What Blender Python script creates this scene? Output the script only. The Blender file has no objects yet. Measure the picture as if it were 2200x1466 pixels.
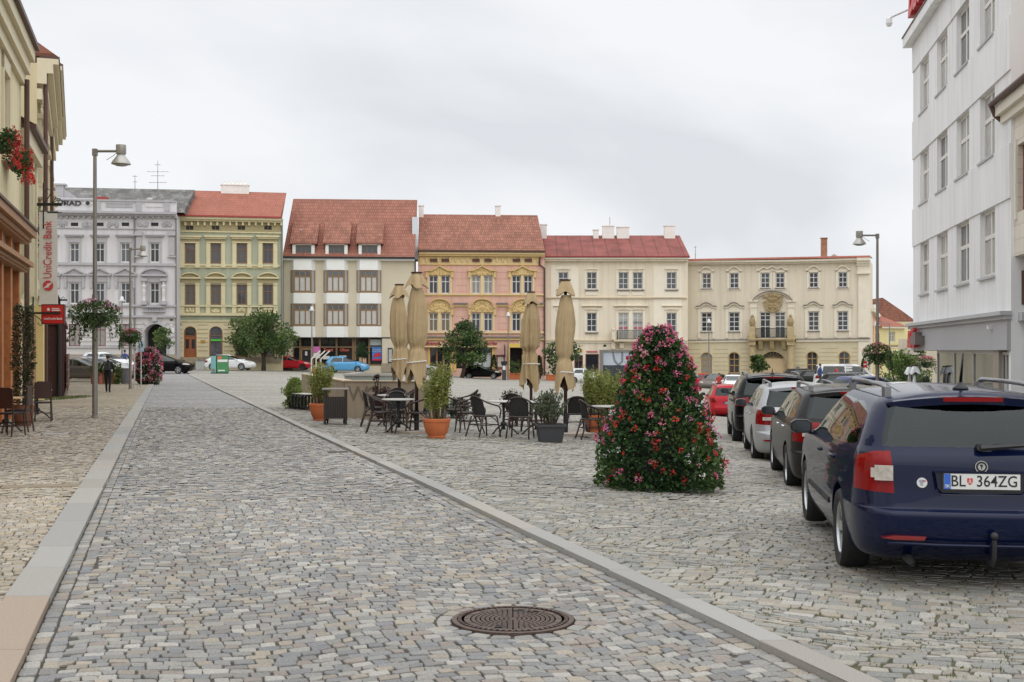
import bpy, bmesh, math, random
import numpy as np
from mathutils import Vector, Matrix

R = random.Random(11)
NR = np.random.default_rng(5)
FPX, CXP, HYP, EYE = 2560.0, 1100.0, 754.0, 1.75
PI = math.pi
scene = bpy.context.scene
COL = scene.collection

# ------------------------------------------------------------------ colour / materials
def lin1(c):
 c /= 255.0
 return c / 12.92 if c <= 0.04045 else ((c + 0.055) / 1.055) ** 2.4
def A(r, g, b, k=0.88):
 """albedo of a surface seen as this sRGB colour under the flat overcast light"""
 return tuple(min(0.85, lin1(c) / k) for c in (r, g, b))

MATS = {}
def nnode(nt, t, **kw):
 n = nt.nodes.new(t)
 for k, v in kw.items():
  setattr(n, k, v)
 return n
def base_mat(name):
 m = bpy.data.materials.new(name)
 m.use_nodes = True
 nt = m.node_tree
 return m, nt, nt.nodes['Principled BSDF']

def mat(name, rgb, rough=0.8, metal=0.0, var=0.0, vscale=2.0, bump=0.0, bscale=40.0, coat=0.0, spec=0.5, streak=False):
 if name in MATS:
  return MATS[name]
 m, nt, b = base_mat(name)
 b.inputs['Roughness'].default_value = rough
 b.inputs['Metallic'].default_value = metal
 b.inputs['Specular IOR Level'].default_value = spec
 b.inputs['Coat Weight'].default_value = coat
 b.inputs['Coat Roughness'].default_value = 0.04
 b.inputs['Base Color'].default_value = (*rgb, 1)
 if var or bump:
  tc = nnode(nt, 'ShaderNodeTexCoord')
 if var:
  vec = tc.outputs['Object']
  if streak:
   mp = nnode(nt, 'ShaderNodeMapping')
   mp.inputs['Scale'].default_value = (1.0, 1.0, 0.22)
   nt.links.new(vec, mp.inputs['Vector']); vec = mp.outputs['Vector']
  n = nnode(nt, 'ShaderNodeTexNoise')
  n.inputs['Scale'].default_value = vscale
  n.inputs['Detail'].default_value = 8
  n.inputs['Roughness'].default_value = 0.65
  nt.links.new(vec, n.inputs['Vector'])
  rp = nnode(nt, 'ShaderNodeValToRGB')
  rp.color_ramp.elements[0].position = 0.3
  rp.color_ramp.elements[1].position = 0.7
  rp.color_ramp.elements[0].color = (*[c * (1 - var) for c in rgb], 1)
  rp.color_ramp.elements[1].color = (*[min(1, c * (1 + var)) for c in rgb], 1)
  nt.links.new(n.outputs['Fac'], rp.inputs['Fac'])
  cout = rp.outputs['Color']
  if streak:
   # rain streaks and damp patches
   m2 = nnode(nt, 'ShaderNodeMapping'); m2.inputs['Scale'].default_value = (1.0, 1.0, 0.07)
   nt.links.new(tc.outputs['Object'], m2.inputs['Vector'])
   n3 = nnode(nt, 'ShaderNodeTexNoise'); n3.inputs['Scale'].default_value = 2.4; n3.inputs['Detail'].default_value = 6
   nt.links.new(m2.outputs[0], n3.inputs['Vector'])
   r3 = nnode(nt, 'ShaderNodeMapRange'); r3.inputs['From Min'].default_value = 0.48; r3.inputs['From Max'].default_value = 0.74
   r3.inputs['To Min'].default_value = 1.0; r3.inputs['To Max'].default_value = 0.84
   nt.links.new(n3.outputs['Fac'], r3.inputs['Value'])
   v3 = nnode(nt, 'ShaderNodeVectorMath', operation='MULTIPLY')
   nt.links.new(cout, v3.inputs[0]); nt.links.new(r3.outputs[0], v3.inputs[1]); cout = v3.outputs[0]
  nt.links.new(cout, b.inputs['Base Color'])
 if bump:
  n2 = nnode(nt, 'ShaderNodeTexNoise')
  n2.inputs['Scale'].default_value = bscale
  n2.inputs['Detail'].default_value = 4
  nt.links.new(tc.outputs['Object'], n2.inputs['Vector'])
  bp = nnode(nt, 'ShaderNodeBump')
  bp.inputs['Strength'].default_value = bump
  bp.inputs['Distance'].default_value = 0.02
  nt.links.new(n2.outputs['Fac'], bp.inputs['Height'])
  nt.links.new(bp.outputs['Normal'], b.inputs['Normal'])
 MATS[name] = m
 return m

def glass_mat(name, rgb=(0.06, 0.07, 0.08), rough=0.04):
 return mat(name, rgb, rough=rough, spec=0.6)

def clear_glass(name, tint, fres=1.5, gl=(0.9, 0.95, 0.95)):
 """thin pane: Fresnel reflection over a tinted see-through layer"""
 if name in MATS:
  return MATS[name]
 m, nt, b = base_mat(name)
 nt.nodes.remove(b)
 out = nt.nodes['Material Output']
 tr = nnode(nt, 'ShaderNodeBsdfTransparent'); tr.inputs['Color'].default_value = (*tint, 1)
 go = nnode(nt, 'ShaderNodeBsdfGlossy'); go.inputs['Roughness'].default_value = 0.02
 go.inputs['Color'].default_value = (*gl, 1)
 fr = nnode(nt, 'ShaderNodeFresnel'); fr.inputs['IOR'].default_value = fres
 mx = nnode(nt, 'ShaderNodeMixShader')
 nt.links.new(fr.outputs['Fac'], mx.inputs['Fac'])
 nt.links.new(tr.outputs[0], mx.inputs[1]); nt.links.new(go.outputs[0], mx.inputs[2])
 nt.links.new(mx.outputs[0], out.inputs['Surface'])
 MATS[name] = m
 return m

def tile_mat(name, rgb, rw=0.22, rh=0.30, var=0.16, mortar=0.45, bump=0.6, axis='xz', ms=0.06, offset=0.5, patch=0.25):
 """rows of tiles / courses in object space (x along, z up the slope)"""
 if name in MATS:
  return MATS[name]
 m, nt, b = base_mat(name)
 b.inputs['Roughness'].default_value = 0.85
 tc = nnode(nt, 'ShaderNodeTexCoord')
 sp = nnode(nt, 'ShaderNodeSeparateXYZ'); cb = nnode(nt, 'ShaderNodeCombineXYZ')
 nt.links.new(tc.outputs['Object'], sp.inputs[0])
 nt.links.new(sp.outputs['XYZ'.index(axis[0].upper())], cb.inputs[0])
 nt.links.new(sp.outputs['XYZ'.index(axis[1].upper())], cb.inputs[1])
 br = nnode(nt, 'ShaderNodeTexBrick')
 br.offset = offset
 br.inputs['Scale'].default_value = 1.0
 br.inputs['Brick Width'].default_value = rw
 br.inputs['Row Height'].default_value = rh
 br.inputs['Mortar Size'].default_value = rh * ms
 br.inputs['Mortar Smooth'].default_value = 0.3
 br.inputs['Bias'].default_value = 0.0
 br.inputs['Color1'].default_value = (*[c * (1 - var) for c in rgb], 1)
 br.inputs['Color2'].default_value = (*[min(1, c * (1 + var)) for c in rgb], 1)
 br.inputs['Mortar'].default_value = (*[c * mortar for c in rgb], 1)
 nt.links.new(cb.outputs[0], br.inputs['Vector'])
 no = nnode(nt, 'ShaderNodeTexNoise'); no.inputs['Scale'].default_value = 0.7; no.inputs['Detail'].default_value = 7
 nt.links.new(tc.outputs['Object'], no.inputs['Vector'])
 mr = nnode(nt, 'ShaderNodeMapRange')
 mr.inputs['From Min'].default_value = 0.3; mr.inputs['From Max'].default_value = 0.7
 mr.inputs['To Min'].default_value = 1 - patch; mr.inputs['To Max'].default_value = 1 + patch
 nt.links.new(no.outputs['Fac'], mr.inputs['Value'])
 mu = nnode(nt, 'ShaderNodeVectorMath', operation='MULTIPLY')
 nt.links.new(br.outputs['Color'], mu.inputs[0]); nt.links.new(mr.outputs[0], mu.inputs[1])
 nt.links.new(mu.outputs[0], b.inputs['Base Color'])
 bp = nnode(nt, 'ShaderNodeBump'); bp.inputs['Strength'].default_value = bump; bp.inputs['Distance'].default_value = 0.04
 inv = nnode(nt, 'ShaderNodeMath', operation='SUBTRACT'); inv.inputs[0].default_value = 1
 nt.links.new(br.outputs['Fac'], inv.inputs[1])
 nt.links.new(inv.outputs[0], bp.inputs['Height'])
 nt.links.new(bp.outputs['Normal'], b.inputs['Normal'])
 MATS[name] = m
 return m

def vcol_mat(name, rough=0.8, bump=0.25, bscale=60, speck=0.12, attr='Col', transl=0.0):
 if name in MATS:
  return MATS[name]
 m, nt, b = base_mat(name)
 b.inputs['Roughness'].default_value = rough
 at = nnode(nt, 'ShaderNodeAttribute', attribute_name=attr)
 col = at.outputs['Color']
 if speck or bump:
  tc = nnode(nt, 'ShaderNodeTexCoord')
  n = nnode(nt, 'ShaderNodeTexNoise'); n.inputs['Scale'].default_value = bscale; n.inputs['Detail'].default_value = 5
  nt.links.new(tc.outputs['Object'], n.inputs['Vector'])
 if speck:
  mr = nnode(nt, 'ShaderNodeMapRange')
  mr.inputs['From Min'].default_value = 0.3; mr.inputs['From Max'].default_value = 0.7
  mr.inputs['To Min'].default_value = 1 - speck; mr.inputs['To Max'].default_value = 1 + speck
  nt.links.new(n.outputs['Fac'], mr.inputs['Value'])
  mu = nnode(nt, 'ShaderNodeVectorMath', operation='MULTIPLY')
  nt.links.new(col, mu.inputs[0]); nt.links.new(mr.outputs[0], mu.inputs[1])
  col = mu.outputs[0]
 nt.links.new(col, b.inputs['Base Color'])
 if bump:
  bp = nnode(nt, 'ShaderNodeBump'); bp.inputs['Strength'].default_value = bump; bp.inputs['Distance'].default_value = 0.006
  nt.links.new(n.outputs['Fac'], bp.inputs['Height'])
  nt.links.new(bp.outputs['Normal'], b.inputs['Normal'])
 if transl:
  out = nt.nodes['Material Output']
  t = nnode(nt, 'ShaderNodeBsdfTranslucent'); nt.links.new(col, t.inputs['Color'])
  mx = nnode(nt, 'ShaderNodeMixShader'); mx.inputs['Fac'].default_value = transl
  nt.links.new(b.outputs[0], mx.inputs[1]); nt.links.new(t.outputs[0], mx.inputs[2])
  nt.links.new(mx.outputs[0], out.inputs['Surface'])
 MATS[name] = m
 return m

# ------------------------------------------------------------------ mesh builder
class MB:
 def __init__(s):
  s.v = []; s.f = []; s.m = []; s.mi = 0; s.c = None; s.col = None
 def add(s, verts, faces):
  o = len(s.v)
  s.v.extend(verts)
  for f in faces:
   s.f.append(tuple(i + o for i in f)); s.m.append(s.mi)
  if s.c is not None:
   s.c.extend([s.col] * len(verts))
  return s
 def box(s, x0, y0, z0, x1, y1, z1):
  if x0 > x1: x0, x1 = x1, x0
  if y0 > y1: y0, y1 = y1, y0
  if z0 > z1: z0, z1 = z1, z0
  return s.add([(x0, y0, z0), (x1, y0, z0), (x1, y1, z0), (x0, y1, z0), (x0, y0, z1), (x1, y0, z1), (x1, y1, z1), (x0, y1, z1)],
              [(0, 3, 2, 1), (4, 5, 6, 7), (0, 1, 5, 4), (1, 2, 6, 5), (2, 3, 7, 6), (3, 0, 4, 7)])
 def hexa(s, p):
  return s.add(p, [(0, 3, 2, 1), (4, 5, 6, 7), (0, 1, 5, 4), (1, 2, 6, 5), (2, 3, 7, 6), (3, 0, 4, 7)])
 def poly(s, pts):
  return s.add(list(pts), [tuple(range(len(pts)))])
 def prism(s, pts, a0, a1, ax='y'):
  """extrude a polygon (given in the two other axes) along ax"""
  n = len(pts)
  def P(p, a):
   return (p[0], a, p[1]) if ax == 'y' else (a, p[0], p[1]) if ax == 'x' else (p[0], p[1], a)
  vs = [P(p, a0) for p in pts] + [P(p, a1) for p in pts]
  fs = [tuple(range(n)), tuple(range(2 * n - 1, n - 1, -1))]
  for i in range(n):
   j = (i + 1) % n
   fs.append((i, i + n, j + n, j))
  return s.add(vs, fs)
 def cyl(s, p0, p1, r0, r1=None, n=12, caps=True):
  r1 = r0 if r1 is None else r1
  p0 = Vector(p0); p1 = Vector(p1); d = (p1 - p0)
  if d.length < 1e-9: return s
  d.normalize()
  a = Vector((0, 0, 1)) if abs(d.z) < 0.9 else Vector((1, 0, 0))
  u = d.cross(a).normalized(); w = d.cross(u)
  vs = []
  for p, r in ((p0, r0), (p1, r1)):
   for i in range(n):
    t = 2 * PI * i / n
    vs.append(tuple(p + (u * math.cos(t) + w * math.sin(t)) * r))
  fs = [(i, (i + 1) % n, n + (i + 1) % n, n + i) for i in range(n)]
  if caps:
   fs += [tuple(range(n - 1, -1, -1)), tuple(range(n, 2 * n))]
  return s.add(vs, fs)
 def tube(s, pts, r, n=6, closed=False, caps=True):
  P = [Vector(p) for p in pts]; k = len(P)
  rs = r if isinstance(r, (list, tuple)) else [r] * k
  T = []
  for i in range(k):
   a = P[(i - 1) % k] if closed or i > 0 else P[i]
   b = P[(i + 1) % k] if closed or i < k - 1 else P[i]
   T.append((b - a).normalized())
  a = Vector((0, 0, 1)) if abs(T[0].z) < 0.9 else Vector((1, 0, 0))
  u = T[0].cross(a).normalized()
  vs = []
  for i in range(k):
   u = (u - T[i] * u.dot(T[i]))
   u = u.normalized() if u.length > 1e-6 else T[i].orthogonal().normalized()
   w = T[i].cross(u)
   for j in range(n):
    t = 2 * PI * j / n
    vs.append(tuple(P[i] + (u * math.cos(t) + w * math.sin(t)) * rs[i]))
  fs = []
  for i in range(k if closed else k - 1):
   i2 = (i + 1) % k
   for j in range(n):
    j2 = (j + 1) % n
    fs.append((i * n + j, i * n + j2, i2 * n + j2, i2 * n + j))
  if caps and not closed:
   fs += [tuple(range(n - 1, -1, -1)), tuple(range((k - 1) * n, k * n))]
  return s.add(vs, fs)
 def lathe(s, prof, n=20, c=(0, 0, 0)):
  vs = []; fs = []
  for r, z in prof:
   for i in range(n):
    t = 2 * PI * i / n
    vs.append((c[0] + r * math.cos(t), c[1] + r * math.sin(t), c[2] + z))
  for k in range(len(prof) - 1):
   for i in range(n):
    j = (i + 1) % n
    fs.append((k * n + i, k * n + j, (k + 1) * n + j, (k + 1) * n + i))
  if prof[0][0] > 1e-6: fs.append(tuple(range(n - 1, -1, -1)))
  if prof[-1][0] > 1e-6: fs.append(tuple(range((len(prof) - 1) * n, len(prof) * n)))
  return s.add(vs, fs)
 def ball(s, c, rx, ry=None, rz=None, nu=8, nv=6):
  ry = rx if ry is None else ry; rz = rx if rz is None else rz
  vs = [(c[0], c[1], c[2] - rz)]; fs = []
  for k in range(1, nv):
   t = PI * k / nv
   for i in range(nu):
    p = 2 * PI * i / nu
    vs.append((c[0] + rx * math.sin(t) * math.cos(p), c[1] + ry * math.sin(t) * math.sin(p), c[2] - rz * math.cos(t)))
  vs.append((c[0], c[1], c[2] + rz))
  for i in range(nu):
   fs.append((0, 1 + (i + 1) % nu, 1 + i))
  for k in range(nv - 2):
   for i in range(nu):
    j = (i + 1) % nu
    fs.append((1 + k * nu + i, 1 + k * nu + j, 1 + (k + 1) * nu + j, 1 + (k + 1) * nu + i))
  last = len(vs) - 1; o = 1 + (nv - 2) * nu
  for i in range(nu):
   fs.append((last, o + i, o + (i + 1) % nu))
  return s.add(vs, fs)
 def leaf(s, p, d, size, asp=0.6, roll=None, n=4):
  """a small bent leaf blade of two faces at p, growing along d"""
  d = Vector(d).normalized()
  a = Vector((R.uniform(-1, 1), R.uniform(-1, 1), R.uniform(-1, 1)))
  u = d.cross(a)
  u = u.normalized() if u.length > 1e-5 else d.orthogonal().normalized()
  w = d.cross(u) * (0.25 * size)
  p = Vector(p); h = u * (size * asp * 0.5)
  m = p + d * (size * 0.5)
  return s.add([tuple(p), tuple(m + h + w), tuple(p + d * size), tuple(m - h + w)], [(0, 1, 2), (0, 2, 3)])
 def mesh(s, name, mats):
  me = bpy.data.meshes.new(name)
  me.from_pydata(s.v, [], s.f)
  for m in mats: me.materials.append(m)
  if len(mats) > 1:
   me.polygons.foreach_set('material_index', s.m)
  if s.c is not None:
   ca = me.color_attributes.new('Col', 'FLOAT_COLOR', 'POINT')
   ca.data.foreach_set('color', np.array([(*c, 1.0) for c in s.c], dtype=np.float32).ravel())
  me.update()
  return me
 def build(s, name, mats, parent=None, loc=None, smooth=None):
  if not isinstance(mats, (list, tuple)): mats = [mats]
  me = s.mesh(name, mats)
  if smooth:
   me.polygons.foreach_set('use_smooth', [True] * len(me.polygons))
   if smooth is not True:
    me.set_sharp_from_angle(angle=math.radians(smooth))
  return link(name, me, parent, loc)

def link(name, me, parent=None, loc=None):
 o = bpy.data.objects.new(name, me)
 COL.objects.link(o)
 if parent is not None: o.parent = parent
 if loc is not None: o.location = loc
 return o
def colMB():
 b = MB(); b.c = []; b.col = (0.5, 0.5, 0.5); return b

def tag(o, label, cat, group=None):
 o['label'] = label; o['category'] = cat
 if group: o['group'] = group
 return o
def thing(name, label, cat, loc=(0, 0, 0), rotz=0.0, group=None):
 o = bpy.data.objects.new(name, None); COL.objects.link(o)
 o.empty_display_size = 0.3
 o.location = loc; o.rotation_euler = (0, 0, rotz)
 return tag(o, label, cat, group)
def structure(o):
 o['kind'] = 'structure'; return o
def dup(root, loc, rotz, label, group=None, scale=None):
 r = root.copy(); COL.objects.link(r); r.location = loc; r.rotation_euler = (0, 0, rotz)
 if scale: r.scale = scale
 r['label'] = label
 if group: r['group'] = group
 for ch in list(root.children):
  c = ch.copy(); COL.objects.link(c); c.parent = r
  for g in list(ch.children):
   d = g.copy(); COL.objects.link(d); d.parent = c
 return r

def text_mesh(body, size, depth=0.01, shear=0.0, bold=0.0, align='CENTER', sx=1.0):
 cu = bpy.data.curves.new('t', 'FONT')
 cu.body = body; cu.size = size; cu.extrude = depth; cu.shear = shear; cu.offset = bold
 cu.align_x = align; cu.align_y = 'CENTER'; cu.resolution_u = 3
 ob = bpy.data.objects.new('t', cu); COL.objects.link(ob)
 dg = bpy.context.evaluated_depsgraph_get()
 me = bpy.data.meshes.new_from_object(ob.evaluated_get(dg))
 bpy.data.objects.remove(ob); bpy.data.curves.remove(cu)
 if sx != 1.0:
  me.transform(Matrix.Diagonal((sx, 1, 1, 1)))
 return me
def text_obj(name, body, size, m, parent, loc, rot=(PI / 2, 0, 0), **kw):
 """writing standing in the local xz plane, facing local -y by default"""
 me = text_mesh(body, size, **kw)
 me.materials.clear(); me.materials.append(m)
 o = link(name, me, parent, loc); o.rotation_euler = rot
 return o

# ------------------------------------------------------------------ terrain: the square falls away to the right and the back
TU = [-0.45, -0.25, -0.1, 0.0, 0.1, 0.2, 0.3, 0.5]
TY = [0, 10, 16, 22, 28, 40, 55, 80, 120, 160]
TZ = np.array([
 [0, 0, 0, 0, 0, 0, 0, 0],
 [0, 0, 0, 0, 0, 0, 0, 0],
 [0, 0, 0, 0, -.02, -.13, -.18, -.2],
 [0, 0, -.03, -.07, -.15, -.27, -.36, -.38],
 [0, -.02, -.08, -.13, -.26, -.43, -.50, -.52],
 [-.05, -.06, -.15, -.3, -.5, -.8, -.75, -.75],
 [-.12, -.12, -.25, -.5, -.85, -1.3, -.98, -.95],
 [-.15, -.15, -.35, -.8, -1.2, -1.75, -1.15, -1.1],
 [0.0, -.15, -.6, -1.2, -1.55, -2.0, -1.4, -1.3],
 [0.1, -.1, -.6, -1.25, -1.6, -2.0, -1.5, -1.4]])
def terr(x, y):
 x = np.asarray(x, float); y = np.asarray(y, float)
 yy = np.clip(y, 0.01, 159.99); u = np.clip(x / np.maximum(yy, 4.0), TU[0], TU[-1] - 1e-6)
 iy = np.clip(np.searchsorted(TY, yy, 'right') - 1, 0, len(TY) - 2)
 iu = np.clip(np.searchsorted(TU, u, 'right') - 1, 0, len(TU) - 2)
 ty = np.array(TY, float); tu = np.array(TU)
 fy = (yy - ty[iy]) / (ty[iy + 1] - ty[iy]); fu = (u - tu[iu]) / (tu[iu + 1] - tu[iu])
 fu = fu * fu * (3 - 2 * fu)
 a = TZ[iy, iu] * (1 - fu) + TZ[iy, iu + 1] * fu
 b = TZ[iy + 1, iu] * (1 - fu) + TZ[iy + 1, iu + 1] * fu
 return a * (1 - fy) + b * fy
KX = lambda y: -3.14 - 0.288 * (y - 8.04)            # road-side edge of the left kerb
KW = 0.31
SX = lambda y: 1.69 - 0.310 * (y - 6.29)             # road-side edge of the right kerb strip
SW = 0.18
UP = 0.035                                           # plaza and pavement lie this much above the road
def gz(x, y):
 z = float(terr(x, y))
 return z + (UP if (x > SX(y) or x < KX(y)) else 0.0)
def XY(px, d):
 return ((px - CXP) / FPX * d, d)
def G(px, d):
 x, y = XY(px, d)
 return (x, y, gz(x, y))
def ZP(py, d):
 return EYE + (HYP - py) * d / FPX
# ------------------------------------------------------------------ camera, sky, sun
cam = bpy.data.cameras.new('camera')
co = bpy.data.objects.new('camera', cam); COL.objects.link(co)
co.location = (0, 0, EYE); co.rotation_euler = (PI / 2, 0, 0)
cam.sensor_width = 36.0; cam.lens = 36.0 * FPX / 2200.0
cam.shift_y = (HYP - 733.0) / 2200.0
cam.clip_start = 0.1; cam.clip_end = 2000
scene.camera = co

SUN_EL, SUN_AZ = math.radians(48), math.radians(150)
w = bpy.data.worlds.new('World'); scene.world = w; w.use_nodes = True
nt = w.node_tree
bg = nt.nodes['Background']
sky = nnode(nt, 'ShaderNodeTexSky'); sky.sky_type = 'NISHITA'; sky.sun_disc = False
sky.sun_elevation = SUN_EL; sky.sun_rotation = SUN_AZ; sky.dust_density = 2.0
geo = nnode(nt, 'ShaderNodeTexCoord')
sp = nnode(nt, 'ShaderNodeSeparateXYZ'); nt.links.new(geo.outputs['Generated'], sp.inputs[0])
# cloud deck: project the direction on a flat layer so clouds shrink towards the horizon
zc = nnode(nt, 'ShaderNodeMath', operation='MAXIMUM'); zc.inputs[1].default_value = 0.0
nt.links.new(sp.outputs[2], zc.inputs[0])
za = nnode(nt, 'ShaderNodeMath', operation='ADD'); za.inputs[1].default_value = 0.30
nt.links.new(zc.outputs[0], za.inputs[0])
dv = nnode(nt, 'ShaderNodeCombineXYZ')
for i in range(2):
 q = nnode(nt, 'ShaderNodeMath', operation='DIVIDE')
 nt.links.new(sp.outputs[i], q.inputs[0]); nt.links.new(za.outputs[0], q.inputs[1]); nt.links.new(q.outputs[0], dv.inputs[i])
no = nnode(nt, 'ShaderNodeTexNoise'); no.inputs['Scale'].default_value = 0.85; no.inputs['Detail'].default_value = 7
no.inputs['Roughness'].default_value = 0.48; no.inputs['Distortion'].default_value = 0.35
mpw = nnode(nt, 'ShaderNodeMapping'); mpw.inputs['Location'].default_value = (2.4, 0.7, 0)
nt.links.new(dv.outputs[0], mpw.inputs['Vector']); nt.links.new(mpw.outputs[0], no.inputs['Vector'])
rp = nnode(nt, 'ShaderNodeValToRGB')
rp.color_ramp.elements[0].position = 0.40; rp.color_ramp.elements[0].color = (7.55, 7.8, 8.2, 1)
rp.color_ramp.elements[1].position = 0.56; rp.color_ramp.elements[1].color = (9.45, 9.6, 9.85, 1)
nt.links.new(no.outputs['Fac'], rp.inputs['Fac'])
# an overcast sky is about twice as bright overhead as at the horizon
zen = nnode(nt, 'ShaderNodeMapRange'); zen.inputs['From Min'].default_value = 0.28; zen.inputs['From Max'].default_value = 1.0
zen.inputs['To Min'].default_value = 1.0; zen.inputs['To Max'].default_value = 2.2
nt.links.new(zc.outputs[0], zen.inputs['Value'])
mu = nnode(nt, 'ShaderNodeVectorMath', operation='MULTIPLY')
nt.links.new(rp.outputs['Color'], mu.inputs[0]); nt.links.new(zen.outputs[0], mu.inputs[1])
mx = nnode(nt, 'ShaderNodeMixRGB'); mx.inputs['Fac'].default_value = 0.96
nt.links.new(sky.outputs[0], mx.inputs[1]); nt.links.new(mu.outputs[0], mx.inputs[2])
nt.links.new(mx.outputs[0], bg.inputs['Color'])
bg.inputs['Strength'].default_value = 0.1

sl = bpy.data.lights.new('sun', 'SUN'); sl.energy = 0.8; sl.angle = math.radians(90); sl.color = (1.0, 0.96, 0.9)
so = bpy.data.objects.new('sun', sl); COL.objects.link(so)
d = Vector((math.cos(SUN_EL) * math.sin(SUN_AZ), math.cos(SUN_EL) * math.cos(SUN_AZ), math.sin(SUN_EL)))
so.rotation_euler = (-d).to_track_quat('-Z', 'Y').to_euler(); so.location = (0, 0, 60)
vs = scene.view_settings
vs.view_transform = 'Standard'; vs.look = 'None'; vs.gamma = 1.0; vs.use_curve_mapping = False; vs.exposure = 0.0
scene.cycles.max_bounces = 6; scene.cycles.diffuse_bounces = 3; scene.cycles.glossy_bounces = 3
scene.cycles.transparent_max_bounces = 10; scene.cycles.caustics_reflective = False; scene.cycles.caustics_refractive = False
scene.cycles.use_denoising = True

# ------------------------------------------------------------------ ground
def far_cobble(name, c1, c2, c3, sx=9.0, sy=11.0, rot=0.29, gap=0.55):
 """setts seen from far: irregular cells, colour per cell, dark joints, worn patches"""
 m, nt, b = base_mat(name)
 b.inputs['Roughness'].default_value = 0.8
 tc = nnode(nt, 'ShaderNodeTexCoord')
 mp = nnode(nt, 'ShaderNodeMapping'); mp.inputs['Rotation'].default_value = (0, 0, -rot); mp.inputs['Scale'].default_value = (sx, sy, 1)
 nt.links.new(tc.outputs['Object'], mp.inputs['Vector'])
 vo = nnode(nt, 'ShaderNodeTexVoronoi'); vo.voronoi_dimensions = '2D'; vo.distance = 'CHEBYCHEV'
 vo.inputs['Scale'].default_value = 1.0; vo.inputs['Randomness'].default_value = 0.75
 nt.links.new(mp.outputs[0], vo.inputs['Vector'])
 sc = nnode(nt, 'ShaderNodeSeparateColor'); nt.links.new(vo.outputs['Color'], sc.inputs[0])
 rp = nnode(nt, 'ShaderNodeValToRGB'); e = rp.color_ramp.elements
 e[0].position = 0.0; e[0].color = (*c1, 1); e[1].position = 1.0; e[1].color = (*c3, 1)
 q = e.new(0.5); q.color = (*c2, 1)
 nt.links.new(sc.outputs[0], rp.inputs['Fac'])
 jr = nnode(nt, 'ShaderNodeMapRange'); jr.inputs['From Min'].default_value = 0.36; jr.inputs['From Max'].default_value = 0.62
 jr.inputs['To Min'].default_value = 1.0; jr.inputs['To Max'].default_value = gap
 nt.links.new(vo.outputs['Distance'], jr.inputs['Value'])
 n2 = nnode(nt, 'ShaderNodeTexNoise'); n2.inputs['Scale'].default_value = 0.35; n2.inputs['Detail'].default_value = 8
 n2.inputs['Roughness'].default_value = 0.6
 mp2 = nnode(nt, 'ShaderNodeMapping'); mp2.inputs['Scale'].default_value = (0.5, 1.3, 1)
 nt.links.new(tc.outputs['Object'], mp2.inputs['Vector']); nt.links.new(mp2.outputs[0], n2.inputs['Vector'])
 pr = nnode(nt, 'ShaderNodeMapRange'); pr.inputs['From Min'].default_value = 0.3; pr.inputs['From Max'].default_value = 0.7
 pr.inputs['To Min'].default_value = 0.82; pr.inputs['To Max'].default_value = 1.15
 nt.links.new(n2.outputs['Fac'], pr.inputs['Value'])
 m1 = nnode(nt, 'ShaderNodeMath', operation='MULTIPLY'); nt.links.new(jr.outputs[0], m1.inputs[0]); nt.links.new(pr.outputs[0], m1.inputs[1])
 mu = nnode(nt, 'ShaderNodeVectorMath', operation='MULTIPLY')
 nt.links.new(rp.outputs['Color'], mu.inputs[0]); nt.links.new(m1.outputs[0], mu.inputs[1])
 nt.links.new(mu.outputs[0], b.inputs['Base Color'])
 bp = nnode(nt, 'ShaderNodeBump'); bp.inputs['Strength'].default_value = 0.5; bp.inputs['Distance'].default_value = 0.02
 nt.links.new(jr.outputs[0], bp.inputs['Height']); nt.links.new(bp.outputs['Normal'], b.inputs['Normal'])
 MATS[name] = m
 return m
GK = 1.30   # overcast light falls mostly from above: horizontal faces look brighter than walls of the same colour
def AG(r, g, b): return A(r, g, b, GK)
M_far_plaza = far_cobble('plaza setts far', AG(150, 148, 140), AG(176, 172, 160), AG(192, 186, 172), 9, 11, -0.5)
M_far_road = far_cobble('road setts far', AG(138, 140, 142), AG(162, 160, 158), AG(182, 176, 166), 9, 10)
M_far_pave = far_cobble('pavement setts far', AG(150, 138, 116), AG(172, 158, 134), AG(188, 174, 152), 12, 13)
M_joint_road = mat('road joint sand', AG(80, 76, 68), 0.95, var=0.3, vscale=5)
M_joint_plaza = mat('plaza joint moss', AG(92, 90, 64), 0.95, var=0.4, vscale=3)
M_joint_pave = mat('pavement joint sand', AG(98, 86, 66), 0.95, var=0.3, vscale=5)
M_granite = mat('kerb granite', AG(176, 175, 170), 0.8, var=0.12, vscale=90, bump=0.1, bscale=150)
M_granite2 = mat('warm kerb granite', AG(182, 175, 163), 0.8, var=0.12, vscale=90, bump=0.1, bscale=150)

def sheet(name, fx0, fx1, ys, dz, m, nx=14):
 """terrain-following sheet between two lines x=fx0(y), x=fx1(y)"""
 vs = []; fs = []
 for y in ys:
  a, b2 = fx0(y), fx1(y)
  xs = np.linspace(a, b2, nx)
  zs = terr(xs, np.full(nx, y)) + dz
  vs += [(float(x), float(y), float(z)) for x, z in zip(xs, zs)]
 for j in range(len(ys) - 1):
  for i in range(nx - 1):
   k = j * nx + i
   fs.append((k, k + 1, k + nx + 1, k + nx))
 b3 = MB(); b3.add(vs, fs)
 return structure(b3.build(name, m, smooth=True))
YF = list(np.linspace(-60, 0, 7)) + [5, 10, 13, 16, 19, 22, 25, 28, 32, 36, 40, 46, 55, 65, 80, 100, 120, 140, 160, 220, 400]
sheet('ground', lambda y: -260 , lambda y: 260, YF, -0.06, M_far_plaza, 70)
YN0, YN1 = 3.0, 38.0
YB = list(np.linspace(YN1, 130, 40))
YA = list(np.linspace(-30, YN0, 6))
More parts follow.
